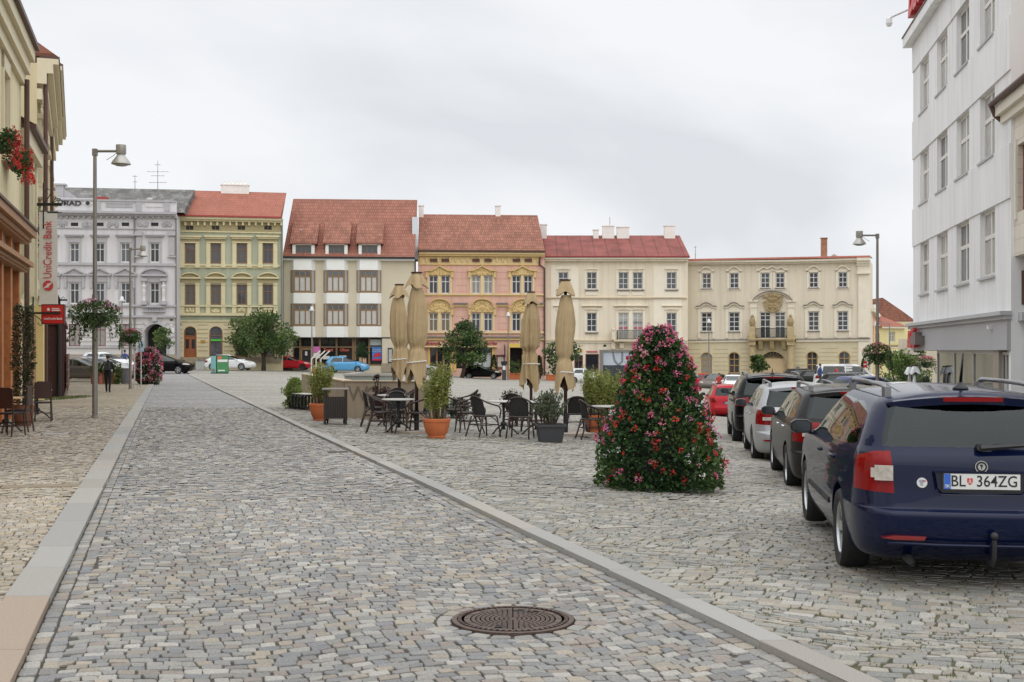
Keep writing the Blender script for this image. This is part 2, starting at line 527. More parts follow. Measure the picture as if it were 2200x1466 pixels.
def twozone(name, f0, f1, dz, mfar, mjoint, nx):
 vs = []; fs = []; ms = []
 b3 = MB()
 for ys, mi, ddz in ((YA, 0, dz), (list(np.linspace(YN0, YN1, 25)), 1, dz - 0.011), (YB, 0, dz)):
  v2 = []
  for y in ys:
   xs = np.linspace(f0(y), f1(y), nx)
   zs = terr(xs, np.full(nx, y)) + ddz
   v2 += [(float(x), float(y), float(z)) for x, z in zip(xs, zs)]
  b3.mi = mi
  b3.add(v2, [(j * nx + i, j * nx + i + 1, (j + 1) * nx + i + 1, (j + 1) * nx + i) for j in range(len(ys) - 1) for i in range(nx - 1)])
 return b3, [mfar, mjoint]

def stone_rows(org, ang, s0, s1, t0, t1, h, wr, inside, amp=0.0, lam=1.3, jit=0.006, gap=0.006, hvar=0.0, drift=0.0, dz=0.0, lod_y=14.0, pal=None, merge=0.0):
 """rows of split stones in a frame turned by ang; returns lists of stones: 4 ground corners + colour"""
 ca, sa = math.cos(ang), math.sin(ang)
 bounds = [t0]
 while bounds[-1] < t1:
  bounds.append(bounds[-1] + h * R.uniform(1 - hvar, 1 + hvar))
 nb = len(bounds)
 ph = R.uniform(0, 6)
 def off(k, s):
  return (amp * math.sin(2 * PI * s / lam + ph) + drift * (math.sin(0.83 * s + 0.31 * k) + 0.6 * math.sin(2.1 * s - 0.17 * k + 1.3)))
 res = []
 for k in range(nb - 1):
  s = s0 + R.uniform(0, wr[1])
  while s < s1:
   w = R.uniform(*wr)
   if R.random() < merge: w *= 1.5
   a, b = s + gap, s + w - gap
   q = []
   for (ss, kk, sg) in ((a, k, 1), (b, k, 1), (b, k + 1, -1), (a, k + 1, -1)):
    t = bounds[kk] + off(kk, ss) + sg * gap
    q.append((ss + R.uniform(-jit, jit), t + R.uniform(-jit, jit)))
   c = [(org[0] + x * ca - y * sa, org[1] + x * sa + y * ca) for x, y in q]
   mx_ = sum(p[0] for p in c) / 4; my_ = sum(p[1] for p in c) / 4
   if inside(mx_, my_):
    res.append((c, mx_, my_))
   s += w
 return res

STAIN = [(R.uniform(-8, 9), R.uniform(5, 26), R.uniform(.15, .9), R.uniform(-.22, .12)) for _ in range(60)]
def dirt(x, y):
 """worn and stained areas of the paving"""
 f = 1 + .05 * math.sin(x * 1.1 + .37 * y) * math.sin(.53 * y - .4 * x + 1) + .04 * math.sin(2.3 * x + .9 * y + 2)
 for sx, sy, r, k in STAIN:
  d2 = ((x - sx) ** 2 + ((y - sy) * .6) ** 2) / (r * r)
  if d2 < 4: f += k * math.exp(-d2 * 1.5)
 return f
def stones_into(b, stones, pal, dz, lod_y):
 b.mi = 2
 cx = np.array([q[1] for q in stones]); cy = np.array([q[2] for q in stones])
 gzv = terr(cx, cy) + dz
 for (c, mx_, my_), z in zip(stones, gzv):
  z = float(z) + R.uniform(-0.004, 0.003)
  base = R.choice(pal); f = R.uniform(0.90, 1.08)
  g_ = sum(base) / 3
  f *= dirt(mx_, my_) * (1.0 + .17 * min(1, max(0, (my_ - 9) / 9)))  # besides the dirt, nearest setts stay darker: shade put into the stone colour
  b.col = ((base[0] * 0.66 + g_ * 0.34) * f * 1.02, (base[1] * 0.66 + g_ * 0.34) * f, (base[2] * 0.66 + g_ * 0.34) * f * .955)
  tl = [R.uniform(-0.003, 0.003) for _ in range(4)]
  if my_ < lod_y:
   top = []; low = []
   for i in range(4):
    p = c[i]; pn = c[(i + 1) % 4]; pp = c[(i - 1) % 4]
    r = R.uniform(0.05, 0.19)
    for o, rr in ((pp, r), (pn, r)):
     x = p[0] + (o[0] - p[0]) * rr * 0.8; y = p[1] + (o[1] - p[1]) * rr * 0.8
     low.append((x, y, z - 0.012))
     top.append((x + (mx_ - x) * 0.085, y + (my_ - y) * 0.085, z + tl[i]))
   # mid ring gives a rounded shoulder
   mid = [(l[0] + (t[0] - l[0]) * 0.35, l[1] + (t[1] - l[1]) * 0.35, z + tl[i // 2] - 0.003) for i, (l, t) in enumerate(zip(low, top))]
   n = 8
   fs = [tuple(range(2 * n, 3 * n))]
   for i in range(n):
    j = (i + 1) % n
    fs += [(i, j, n + j, n + i), (n + i, n + j, 2 * n + j, 2 * n + i)]
   b.add(low + mid + top, fs)
  else:
   b.add([(p[0] + (p[0] - mx_) * 0.06, p[1] + (p[1] - my_) * 0.06, z + t) for p, t in zip(c, tl)], [(0, 1, 2, 3)])

def paved(name, f0, f1, dz, mfar, mjoint, mstone, stones, pal, nx=8, lod_y=14.0):
 b, ms = twozone(name, f0, f1, dz, mfar, mjoint, nx)
 base_n = len(b.v)
 b.c = [(0.3, 0.3, 0.3)] * base_n
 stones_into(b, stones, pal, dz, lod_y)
 o = b.build(name, ms + [mstone])
 return structure(o)
M_stone = vcol_mat('granite setts', 0.75, 0.6, 60, 0.22)
PAL_R = [tuple(v * .82 for v in AG(*c)) for c in ((154, 154, 154), (160, 159, 156), (170, 167, 160), (146, 147, 149), (152, 149, 144), (182, 178, 170), (174, 162, 144), (166, 152, 140), (194, 190, 181), (142, 144, 148), (186, 172, 150), (162, 160, 158), (150, 146, 140), (176, 172, 164))]
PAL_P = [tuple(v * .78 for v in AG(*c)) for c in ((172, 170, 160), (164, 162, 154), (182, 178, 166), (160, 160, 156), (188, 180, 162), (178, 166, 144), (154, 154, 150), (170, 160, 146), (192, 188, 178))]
PAL_L = [tuple(v * 1.04 for v in AG(*c)) for c in ((168, 152, 126), (178, 164, 140), (160, 148, 126), (184, 172, 152), (170, 150, 118), (154, 144, 128), (176, 158, 128), (166, 158, 146))]
aR = 0.29
in_road = lambda x, y: KX(y) + 0.21 < x < SX(y) - 0.22 and YN0 < y < YN1
st = stone_rows((-2.6, 4), aR, -12, 14, -6, 38, 0.094, (0.075, 0.138), lambda x, y: in_road(x, y) and (x - 0.006) ** 2 + (y - 7.74) ** 2 > 0.52 ** 2, amp=0.075, lam=1.9, jit=0.010, gap=0.003, hvar=0.10, drift=0.035)
# two gutter courses along each kerb
gut = stone_rows((KX(3) , 3), PI / 2 + 0.2804, 0, 38, -0.215, -0.005, 0.105, (0.11, 0.17), lambda x, y: KX(y) < x < KX(y) + 0.26 and y < YN1, jit=0.006)
gut += stone_rows((SX(3) , 3), PI / 2 + 0.3006, 0, 38, 0.005, 0.22, 0.105, (0.11, 0.17), lambda x, y: SX(y) - 0.24 < x < SX(y) and y < YN1, jit=0.006)
# ring of setts round the manhole
for ring, rr in enumerate((0.40, 0.508)):
 k = int(2 * PI * rr / 0.125)
 for i in range(k):
  a0 = 2 * PI * i / k + 0.03 / rr * 0.2; a1 = 2 * PI * (i + 1) / k - 0.012 / rr
  r0, r1 = rr + 0.006, rr + 0.1
  c = [(0.006 + r * math.cos(t), 7.74 + r * math.sin(t)) for r, t in ((r0, a0), (r1, a0), (r1, a1), (r0, a1))]
  if ring == 0 or True:
   gut.append((c, sum(p[0] for p in c) / 4, sum(p[1] for p in c) / 4))
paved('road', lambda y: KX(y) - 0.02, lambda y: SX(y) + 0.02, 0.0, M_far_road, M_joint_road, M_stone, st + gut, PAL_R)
in_pl = lambda x, y: x > SX(y) + SW + 0.01 and YN0 < y < YN1 and x < 0.47 * y + 3.5 and not (PATH(y) < x < PATH(y) + 1.05 and y < 32)
PATH = lambda y: 5.05 + 0.135 * (y - 8.0)
st = stone_rows((3, 8), -0.35, -25, 22, -18, 37, 0.088, (0.06, 0.165), in_pl, amp=0.06, lam=2.7, jit=0.015, gap=0.0035, hvar=0.3, drift=0.09, merge=0.15)
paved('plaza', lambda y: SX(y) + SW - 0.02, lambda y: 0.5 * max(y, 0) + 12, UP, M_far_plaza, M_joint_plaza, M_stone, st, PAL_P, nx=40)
in_pv = lambda x, y: x < KX(y) - KW - 0.005 and x > -0.52 * y - 1.0 and YN0 < y < YN1
st = stone_rows((-6, 8), aR + 0.04, -12, 10, -8, 36, 0.095, (0.07, 0.125), in_pv, amp=0.02, lam=1.4, jit=0.009, gap=0.0035, hvar=0.12, drift=0.04)
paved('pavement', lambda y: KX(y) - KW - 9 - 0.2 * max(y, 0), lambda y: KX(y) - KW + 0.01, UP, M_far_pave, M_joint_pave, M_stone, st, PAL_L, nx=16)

KERB = [AG(170, 168, 162), AG(175, 171, 163), AG(173, 167, 157), AG(168, 166, 161)]
M_kerb = vcol_mat('kerb slabs', .78, .35, 110, .16)
def slab_run(name, fx, width, side, L, mats, y0, y1, top, gap=0.006):
 """kerb of long granite slabs, each with its own tone, following a line"""
 b = colMB(); y = y0; k = 0
 while y < y1:
  q_ = R.uniform(.90, 1.05); b.col = tuple(v * q_ for v in R.choice(KERB))
  if side < 0 and y < 6.8: b.col = AG(172, 154, 136)
  l = L * R.uniform(0.8, 1.25) if y < 40 else 6.0
  ya, yb = y + gap / 2, min(y + l, y1) - gap / 2
  o1, o2 = R.uniform(-.006, .006), R.uniform(-.006, .006)
  xa, xb = fx(ya) + o1, fx(yb) + o2
  za, zb = float(terr(xa, ya)), float(terr(xb, yb))
  w2 = width * side
  p = [(xa, ya), (xb, yb), (xb + w2, yb), (xa + w2, ya)]
  e = 0.006
  lo = [(q[0], q[1], z - 0.08) for q, z in zip(p, (za, zb, zb, za))]
  m1 = [(q[0], q[1], z + top - e) for q, z in zip(p, (za, zb, zb, za))]
  cx = sum(q[0] for q in p) / 4; cy = sum(q[1] for q in p) / 4
  up = [(q[0] + (e if q[0] < cx else -e), q[1] + (e if q[1] < cy else -e) * 0.5, z + top) for q, z in zip(p, (za, zb, zb, za))]
  fs = []
  for i in range(4):
   j = (i + 1) % 4
   fs += [(i, j, 4 + j, 4 + i), (4 + i, 4 + j, 8 + j, 8 + i)]
  fs.append((8, 9, 10, 11))
  if side > 0: fs = [tuple(reversed(f)) for f in fs]
  b.add(lo + m1 + up, fs)
  y += l
 o = b.build(name, M_kerb)
 bmx = bmesh.new(); bmx.from_mesh(o.data); bmesh.ops.recalc_face_normals(bmx, faces=bmx.faces); bmx.to_mesh(o.data); bmx.free()
 return structure(o)
slab_run('kerb', KX, KW, -1, 1.25, [M_granite, M_granite2], 3, 70, UP + 0.012)
slab_run('kerb_strip', SX, SW, 1, 1.0, [M_granite2, M_granite], 3, 95, UP + 0.010)
slab_run('path', PATH, 1.04, 1, 0.9, [M_granite2], 3, 32, UP + 0.004)
# sparse grass in the pavement beside the house, and moss tufts in the plaza joints
def grass_patch(name, spots, hh, cols):
 b = colMB()
 for x, y, sx, sy, n in spots:
  for _ in range(n):
   a = R.uniform(0, 2 * PI); r = math.sqrt(R.random())
   gx, gy = x + sx * r * math.cos(a), y + sy * r * math.sin(a)
   z = gz(gx, gy) - 0.005
   b.col = R.choice(cols)
   b.leaf((gx, gy, z), (R.uniform(-.7, .7), R.uniform(-.7, .7), 1), hh * R.uniform(.5, 1.2), 0.35)
 o = b.build(name, vcol_mat('grass blades', 0.7, 0, 10, 0))
 o['kind'] = 'stuff'
 return o
GC = [(.10, .15, .03), (.14, .19, .05), (.08, .12, .03), (.17, .18, .07)]
sp_ = [(*XY(135, 45), 0.75, 2.6, 900)]
grass_patch('grass', sp_, 0.07, GC)
sp_ = []
for _ in range(900):
 y = R.uniform(6, 26) ** 1.0; x = R.uniform(SX(y) + 0.3, 0.45 * y + 0.5)
 if PATH(y) < x < PATH(y) + 1.05: continue
 sp_.append((x, y, 0.05, 0.035, 5))
for px, d in ((905, 24.5), (960, 24.0), (1120, 23.6), (1050, 24.0), (640, 27.5), (690, 28)):
 x, y = XY(px, d)
 sp_.append((x, y, 0.5, 0.25, 160))
grass_patch('moss', sp_, 0.022, GC)
# ------------------------------------------------------------------ facade kit
M_glass = [glass_mat('window glass %d' % i, c, 0.03) for i, c in enumerate(((.055, .065, .08), (.085, .095, .105), (.04, .045, .05), (.12, .13, .14)))]
M_curtain = [mat('curtain behind glass %d' % i, c, 0.25, spec=0.6, var=0.15, vscale=3) for i, c in enumerate(((.30, .29, .27), (.42, .42, .40), (.20, .17, .10)))]
M_white = mat('white window paint', (.70, .69, .66), 0.5)
M_dark = mat('dark interior', (.012, .012, .014), 0.6)
M_zinc = mat('zinc flashing', A(120, 118, 116), 0.5, metal=0.4)
M_pipe = mat('brown downpipe', A(78, 52, 42), 0.5)
M_black = mat('black wrought iron', (.012, .012, .014), 0.45)

SPLIT = set('window_trim pediment pilaster bay dormer chimney sill attic_window panel apron skylight poster shop_display name_plate statue relief urn column console balcony window downpipe plinth roof_gable notice_case wall_lamp sign_box security_camera shop_glass shop_front corner_pilaster number_plate rustication'.split())
def split_build(b, name, ms, root, gap=0.06):
 """build every separate piece of a trim mesh as a part of its own"""
 n = len(b.v); par = list(range(n))
 def find(i):
  while par[i] != i:
   par[i] = par[par[i]]; i = par[i]
  return i
 for f in b.f:
  a = find(f[0])
  for q in f[1:]: par[find(q)] = a
 isl = {}
 for i in range(n): isl.setdefault(find(i), []).append(i)
 keys = list(isl); bb = []
 for k in keys:
  p = np.array([b.v[i] for i in isl[k]]); bb.append((p.min(0) - gap, p.max(0) + gap))
 g = list(range(len(keys)))
 def fg(i):
  while g[i] != i: i = g[i]
  return i
 for i in range(len(keys)):
  for j in range(i):
   if (bb[i][0] < bb[j][1]).all() and (bb[j][0] < bb[i][1]).all():
    a, c = fg(i), fg(j)
    if a != c: g[max(a, c)] = min(a, c)
 kid = {k: fg(i) for i, k in enumerate(keys)}
 out = {}
 for f, m in zip(b.f, b.m):
  q = out.setdefault(kid[find(f[0])], (MB(), {}))
  mb, mp = q
  ff = []
  for i in f:
   if i not in mp: mp[i] = len(mb.v); mb.v.append(b.v[i])
   ff.append(mp[i])
  mb.f.append(tuple(ff)); mb.m.append(m)
 for mb, _ in out.values(): mb.build(name, ms, root)

class House:
 def __init__(s, name, label, px0, d0, px1, d1, z0, k=(0, 0, 1.0), cat='building', group=None, depth=10.0):
  s.x0, s.y0 = XY(px0, d0); x1, y1 = XY(px1, d1)
  s.W = math.hypot(x1 - s.x0, y1 - s.y0)
  s.dx, s.dy = (x1 - s.x0) / s.W, (y1 - s.y0) / s.W
  s.z0 = z0; s.k = k; s.depth = depth
  s.root = thing(name, label, cat, (s.x0, s.y0, z0), math.atan2(s.dy, s.dx), group)
  s.parts = {}; s.holes = []; s.fill = []; s.n = 0
 # crop coordinates -> photo pixels -> metres in the house frame
 def S(s, cx):
  u = (s.k[0] + cx / s.k[2] - CXP) / FPX
  return (u * s.y0 - s.x0) / (s.dx - u * s.dy)
 def Z(s, cx, cy):
  y = s.y0 + s.S(cx) * s.dy
  return EYE + (HYP - (s.k[1] + cy / s.k[2])) * y / FPX - s.z0
 def Zx(s, x, cy):
  return EYE + (HYP - (s.k[1] + cy / s.k[2])) * (s.y0 + x * s.dy) / FPX - s.z0
 def part(s, name, m=None):
  if name not in s.parts:
   s.parts[name] = (MB(), [])
  b, ms = s.parts[name]
  if m is not None:
   if m not in ms: ms.append(m)
   b.mi = ms.index(m)
  return b
 def rect(s, part, m, c, out=0.1, inn=0.0):
  """box over the crop rectangle c=(x0,y0,x1,y1), standing out from the wall"""
  xm = (c[0] + c[2]) / 2
  s.part(part, m).box(s.S(c[0]), -out, s.Z(xm, c[3]), s.S(c[2]), inn, s.Z(xm, c[1]))
 def pg(s, part, m, pts, out=0.1, inn=0.0):
  s.part(part, m).prism([(s.S(a), s.Z(a, b)) for a, b in pts], -out, inn)
 def band(s, part, m, pts, th, out=0.12, inn=0.0):
  """moulding following a line of crop points, th crop pixels thick, built piece by piece"""
  P = [(s.S(a), s.Z(a, b)) for a, b in pts]
  t = abs(s.Z(pts[0][0], 0) - s.Z(pts[0][0], th))
  b = s.part(part, m)
  for (xa, za), (xb, zb) in zip(P, P[1:]):
   b.prism([(xa, za - t), (xb, zb - t), (xb, zb), (xa, za)], -out, inn)
 def hole(s, x0, z0, x1, z1, depth=0.25):
  s.holes.append((x0, z0, x1, z1, depth))
 def win(s, c, cols=2, rows=(0.36,), m=None, gl=None, fw=0.07, mw=0.06, inset=0.14, arch=False, name='window', sub='pane', glaze=True, sub2=None):
  """recessed window: frame part with a pane child. rows: heights of the cross bars from the top, as fractions"""
  m = m or M_white
  xm = (c[0] + c[2]) / 2
  x0, x1, z0, z1 = s.S(c[0]), s.S(c[2]), s.Z(xm, c[3]), s.Z(xm, c[1])
  s.hole(x0, z0, x1, z1)
  if arch: s.arch_fill(x0, x1, z1)
  return s.win_m(x0, z0, x1, z1, cols, rows, m, gl, fw, mw, inset, name, sub)
 def arch_fill(s, x0, x1, z1, depth=0.25, seg=None):
  r = (x1 - x0) / 2; cx = (x0 + x1) / 2; zs = z1 - (seg or r); n = 8
  ry = z1 - zs
  for sgn in (-1, 1):
   pts = [(cx + sgn * r, z1), (cx, z1)] + [(cx + sgn * r * math.sin(t), zs + ry * math.cos(t)) for t in [PI / 2 * i / n for i in range(1, n + 1)]]
   if sgn > 0: pts = pts[::-1]
   s.fill.append((pts, depth))
 def win_m(s, x0, z0, x1, z1, cols, rows, m, gl, fw, mw, inset, name='window', sub='pane', yoff=0.0):
  b = MB(); y0 = inset + yoff; y1 = y0 + 0.07
  b.box(x0, y0, z0, x0 + fw, y1, z1); b.box(x1 - fw, y0, z0, x1, y1, z1)
  b.box(x0 + fw, y0, z1 - fw, x1 - fw, y1, z1); b.box(x0 + fw, y0, z0, x1 - fw, y1, z0 + fw)
  zb = sorted([z1 - f * (z1 - z0) for f in rows])
  for z in zb:
   b.box(x0 + fw, y0 + 0.004, z - mw / 2, x1 - fw, y1 - 0.004, z + mw / 2)
  for i in range(1, cols):
   x = x0 + (x1 - x0) * i / cols
   b.box(x - mw / 2, y0 + 0.008, z0 + fw, x + mw / 2, y1 - 0.008, z1 - fw)
  o = b.build(name, m, s.root)
  g = MB(); g.box(x0 + 0.01, y0 + 0.045, z0 + 0.01, x1 - 0.01, y0 + 0.06, z1 - 0.01)
  g.build(sub, gl or R.choice(M_glass + M_glass[:2] + M_curtain[:1]), o)
  return o
 def finish(s, bands, wall_top, x0=0.0, x1=None, floor=-0.8, back=True, top=True, depth=None):
  """front wall with real openings; bands = [(z_top, material), ...] from the ground up"""
  x1 = s.W if x1 is None else x1
  dp = depth or s.depth
  xs = {x0, x1}; zs = {floor, wall_top}
  for h in s.holes:
   xs |= {min(max(h[0], x0), x1), min(max(h[2], x0), x1)}; zs |= {min(max(h[1], floor), wall_top), min(max(h[3], floor), wall_top)}
  for z, m in bands:
   if floor < z < wall_top: zs.add(z)
  xs = sorted(xs); zs = sorted(zs)
  xs = [a for i, a in enumerate(xs) if i == 0 or a - xs[i - 1] > 1e-4]; zs = [a for i, a in enumerate(zs) if i == 0 or a - zs[i - 1] > 1e-4]
  mats = []
  def mi(m):
   if m not in mats: mats.append(m)
   return mats.index(m)
  def bm(z):
   for zt, m in bands:
    if z <= zt: return m
   return bands[-1][1]
  b = s.part('wall')
  ms = s.parts['wall'][1]
  for _, m in bands:
   if m not in ms: ms.append(m)
  for za, zb in zip(zs, zs[1:]):
   zc = (za + zb) / 2
   b.mi = ms.index(bm(zc))
   run = None
   for xa, xb in zip(xs, xs[1:]):
    xc = (xa + xb) / 2
    if any(h[0] < xc < h[2] and h[1] < zc < h[3] for h in s.holes):
     continue
    b.add([(xa, 0, za), (xb, 0, za), (xb, 0, zb), (xa, 0, zb)], [(0, 1, 2, 3)])
  for h in s.holes:
   b.mi = ms.index(bm((h[1] + h[3]) / 2)); d = h[4]
   a0, c0, a1, c1 = h[0], h[1], h[2], h[3]
   b.add([(a0, 0, c0), (a1, 0, c0), (a1, 0, c1), (a0, 0, c1), (a0, d, c0), (a1, d, c0), (a1, d, c1), (a0, d, c1)],
                  [(0, 4, 5, 1), (1, 5, 6, 2), (2, 6, 7, 3), (3, 7, 4, 0)])
  for pts, d in s.fill:
   b.mi = ms.index(bm(pts[0][1])); b.prism(pts, 0.0, d)
  b.mi = ms.index(bands[-1][1])
  f, t = floor, wall_top
  b.add([(x0, 0, f), (x1, 0, f), (x1, dp, f), (x0, dp, f), (x0, 0, t), (x1, 0, t), (x1, dp, t), (x0, dp, t)],
              [(1, 2, 6, 5), (2, 3, 7, 6), (3, 0, 4, 7)] + ([(4, 5, 6, 7)] if top else []))
  b.mi = 0
 def done(s):
  for name, (b, ms) in s.parts.items():
   if not b.v: continue
   if name in SPLIT: split_build(b, name, ms, s.root)
   else: b.build(name, ms, s.root)
 def gable_roof(s, m, eave_c, ridge_c, rd, x0=None, x1=None, oh=0.35, rx0=None, rx1=None, back=True, name='roof', th=0.12, drop=0.0):
  """front slope from the eave (crop y at mid) to the ridge rd metres behind the wall"""
  x0 = -0.0 if x0 is None else x0; x1 = s.W if x1 is None else x1
  xm = (x0 + x1) / 2
  ze = s.Zx(xm, eave_c)
  yr = s.y0 + xm * s.dy + rd
  zr = EYE + (HYP - (s.k[1] + ridge_c / s.k[2])) * yr / FPX - s.z0
  rx0 = x0 if rx0 is None else rx0; rx1 = x1 if rx1 is None else rx1
  b = s.part(name, m)
  v = [(x0, -oh, ze), (x1, -oh, ze), (rx1, rd, zr), (rx0, rd, zr), (x0, -oh, ze - th), (x1, -oh, ze - th), (x1, 2 * rd + oh, ze), (x0, 2 * rd + oh, ze)]
  b.add(v, [(0, 1, 2, 3), (4, 5, 1, 0), (3, 2, 6, 7), (1, 6, 2), (0, 3, 7), (5, 4, 7, 6)])
  return ze, zr
 def chimney(s, m, c, y, top=True, name='chimney', pots=0):
  """chimney whose front face fills crop rect c when standing y metres behind the facade"""
  xm = (c[0] + c[2]) / 2
  d = s.y0 + s.S(xm) * s.dy + y
  f = d / (d - y)
  xa = s.S(c[0]); xb = s.S(c[2])
  x_c = (s.k[0] + xm / s.k[2] - CXP) / FPX * d
  w = (xb - xa) * f
  # lateral position at that depth, measured along the facade axis
  lx = (x_c - s.x0) * s.dx + (d - s.y0) * s.dy
  z1 = EYE + (HYP - (s.k[1] + c[1] / s.k[2])) * d / FPX - s.z0
  z0 = EYE + (HYP - (s.k[1] + c[3] / s.k[2])) * d / FPX - s.z0
  b = s.part(name, m)
  b.box(lx - w / 2, y, z0 - 1.2, lx + w / 2, y + 0.7, z1 - 0.1)
  b.box(lx - w / 2 - 0.06, y - 0.06, z1 - 0.1, lx + w / 2 + 0.06, y + 0.76, z1)
  for i in range(pots):
   px = lx - w / 2 + w * (i + 0.5 + 0.6) / (pots + 1.2)
   b.cyl((px, y + 0.35, z1), (px, y + 0.35, z1 + 0.4), 0.13, 0.11, 8)
 def pipe(s, cx, cy0, cy1, m=M_pipe, r=0.07, out=0.12):
  x = s.S(cx)
  s.part('downpipe', m).cyl((x, -out, s.Z(cx, cy1)), (x, -out, s.Z(cx, cy0)), r, n=8)

def relief(b, x0, x1, z0, z1, y, n=40, r=(0.05, 0.12), arch=False):
 """carved plaster: scrolls of small lumps inside a field, mirrored about its middle"""
 cx = (x0 + x1) / 2
 for _ in range(n):
  x = R.uniform(0, 1); z = R.uniform(0, 1)
  if arch and x * x + z * z > 1: continue
  rr = R.uniform(*r)
  for sg in (-1, 1):
   b.ball((cx + sg * x * (x1 - x0) / 2, y, z0 + z * (z1 - z0)), rr, rr * 0.7, rr, 6, 4)

M_tile_red = tile_mat('red clay tiles', A(164, 108, 90, 1.15), 0.24, 0.36, 0.14, 0.55, 0.8, patch=0.12)
M_tile_old = tile_mat('weathered clay tiles', A(162, 108, 88, 1.15), 0.22, 0.34, 0.2, 0.5, 0.9, patch=0.18)
M_tile_new = tile_mat('orange red tiles', A(172, 106, 86, 1.15), 0.24, 0.30, 0.08, 0.62, 0.6, patch=0.10)
M_slate = tile_mat('grey slates', A(116, 114, 110, 1.1), 0.4, 0.3, 0.3, 0.7, 0.5, patch=0.3)
M_brickred = tile_mat('old brick', A(160, 120, 95), 0.3, 0.1, 0.2, 0.7, 0.4)
M_plwhite = mat('white chimney plaster', A(222, 220, 214), 0.9, var=0.08, vscale=1.5)
M_red_flash = mat('red painted gutter', A(150, 62, 56), 0.5)

# ================================================================== grey town house
k3 = (100, 370, 3.575)
gw = mat('pale grey plaster', A(197, 195, 196), 0.9, var=0.08, vscale=0.8, streak=True)
gt = mat('grey stone trim', A(166, 164, 167), 0.85, var=0.08, vscale=2)
gp = mat('plinth stone', A(150, 138, 120), 0.9, var=0.2, vscale=2)
GRF = -0.8
h = House('town_house', 'pale grey town house with statues, attic panels and a big arched gateway', 60, 112, 379, 114, 0.05, k3)
zt = h.Z(500, 315)
for cx in (-170, 25, 215, 410, 606, 831):
 h.win((cx - 37, 543, cx + 37, 694), 2, (0.33,), fw=0.1)
 h.win((cx - 37, 848, cx + 37, 1012), 2, (0.36,), fw=0.1)
 h.rect('attic_window', M_dark, (cx - 28, 388, cx + 28, 415), 0.01, 0.05)
 h.rect('window_trim', gt, (cx - 74, 480, cx + 74, 490), 0.35); h.rect('window_trim', gt, (cx - 66, 490, cx + 66, 500), 0.22)
 h.rect('window_trim', gt, (cx - 50, 502, cx + 50, 541), 0.1)
 for s_ in (-1, 1):
  h.rect('window_trim', gt, (cx + s_ * 44 - 7, 543, cx + s_ * 44 + 7, 694), 0.09)
  h.rect('window_trim', gt, (cx + s_ * 44 - 7, 848, cx + s_ * 44 + 7, 1012), 0.09)
 if cx < 800:
  h.pg('pediment', gt, [(cx - 88, 795), (cx + 88, 795), (cx + 88, 786), (cx, 735), (cx - 88, 786)], 0.14)
  h.band('pediment', gt, [(cx - 90, 780), (cx, 733), (cx + 90, 780)], 12, 0.34)
  h.rect('pediment', gt, (cx - 90, 786, cx + 90, 797), 0.32)
  h.rect('window_trim', gt, (cx - 62, 802, cx + 62, 843), 0.1)
  for s_ in (-1, 1):
   h.rect('window_trim', gt, (cx + s_ * 68 - 9, 800, cx + s_ * 68 + 9, 890), 0.18)
for s_ in (-1, 1):
 b = h.part('relief', gt)
for cx in (-75, 120, 315, 510, 740, 925):
 b = h.part('relief', gt)
 relief(b, h.S(cx - 36), h.S(cx + 36), h.Z(cx, 416), h.Z(cx, 390), -0.03, 10, (0.1, 0.2))
h.rect('cornice', gt, (-130, 305, 1000, 322), 0.75); h.rect('cornice', gt, (-130, 322, 998, 335), 0.5); h.rect('cornice', gt, (-130, 335, 996, 344), 0.3)
for i in range(26):
 c = -110 + i * 44
 h.rect('cornice', gt, (c, 344, c + 16, 356), 0.4)
h.rect('belt', gt, (-130, 430, 996, 437), 0.12); h.rect('belt', gt, (-130, 697, 996, 717), 0.22)
h.rect('belt', gt, (-130, 1018, 996, 1032), 0.2); h.rect('belt', gt, (-130, 1100, 996, 1116), 0.25)
h.rect('belt', gt, (-130, 1340, 750, 1352), 0.12)
# attic with sign panel and balustrades
at_ = h.part('attic', gw)
h.rect('attic', gw, (-130, 225, 1000, 305), 0.3, 0.2)
h.rect('attic', gt, (-130, 214, 1000, 226), 0.42, 0.3)
h.rect('attic', gw, (-130, 200, 372, 214), 0.34, 0.24)
for c in (372, 690, 905): h.rect('attic', gt, (c, 216, c + 45, 303), 0.38)
h.rect('attic', gt, (460, 238, 668, 246), 0.36); h.rect('attic', gt, (460, 266, 668, 274), 0.36)
for i in range(17): h.rect('attic', gt, (464 + i * 12, 246, 469 + i * 12, 266), 0.36)
h.rect('attic', gw, (765, 246, 895, 272), 0.36)
mt = mat('sign lettering black', (.03, .03, .035), 0.6)
xs_, zs_ = h.S(192), h.Z(192, 244)
text_obj('sign_letters', 'ÚŘAD', 0.62, mt, h.root, (h.S(180), -0.37, zs_), depth=0.03, bold=0.012, sx=1.3)
h.rect('sign_emblem', mt, (297, 228, 348, 258), 0.34); 
bb = h.part('sign_emblem', gw); xe, ze_ = h.S(322), h.Z(322, 243)
bb.prism([(xe - .55, ze_), (xe, ze_ - .33), (xe + .55, ze_), (xe, ze_ + .33)], -0.36, -0.3)
bb = h.part('sign_emblem', mt); bb.cyl((xe, -0.39, ze_), (xe, -0.3, ze_), 0.2, n=10)
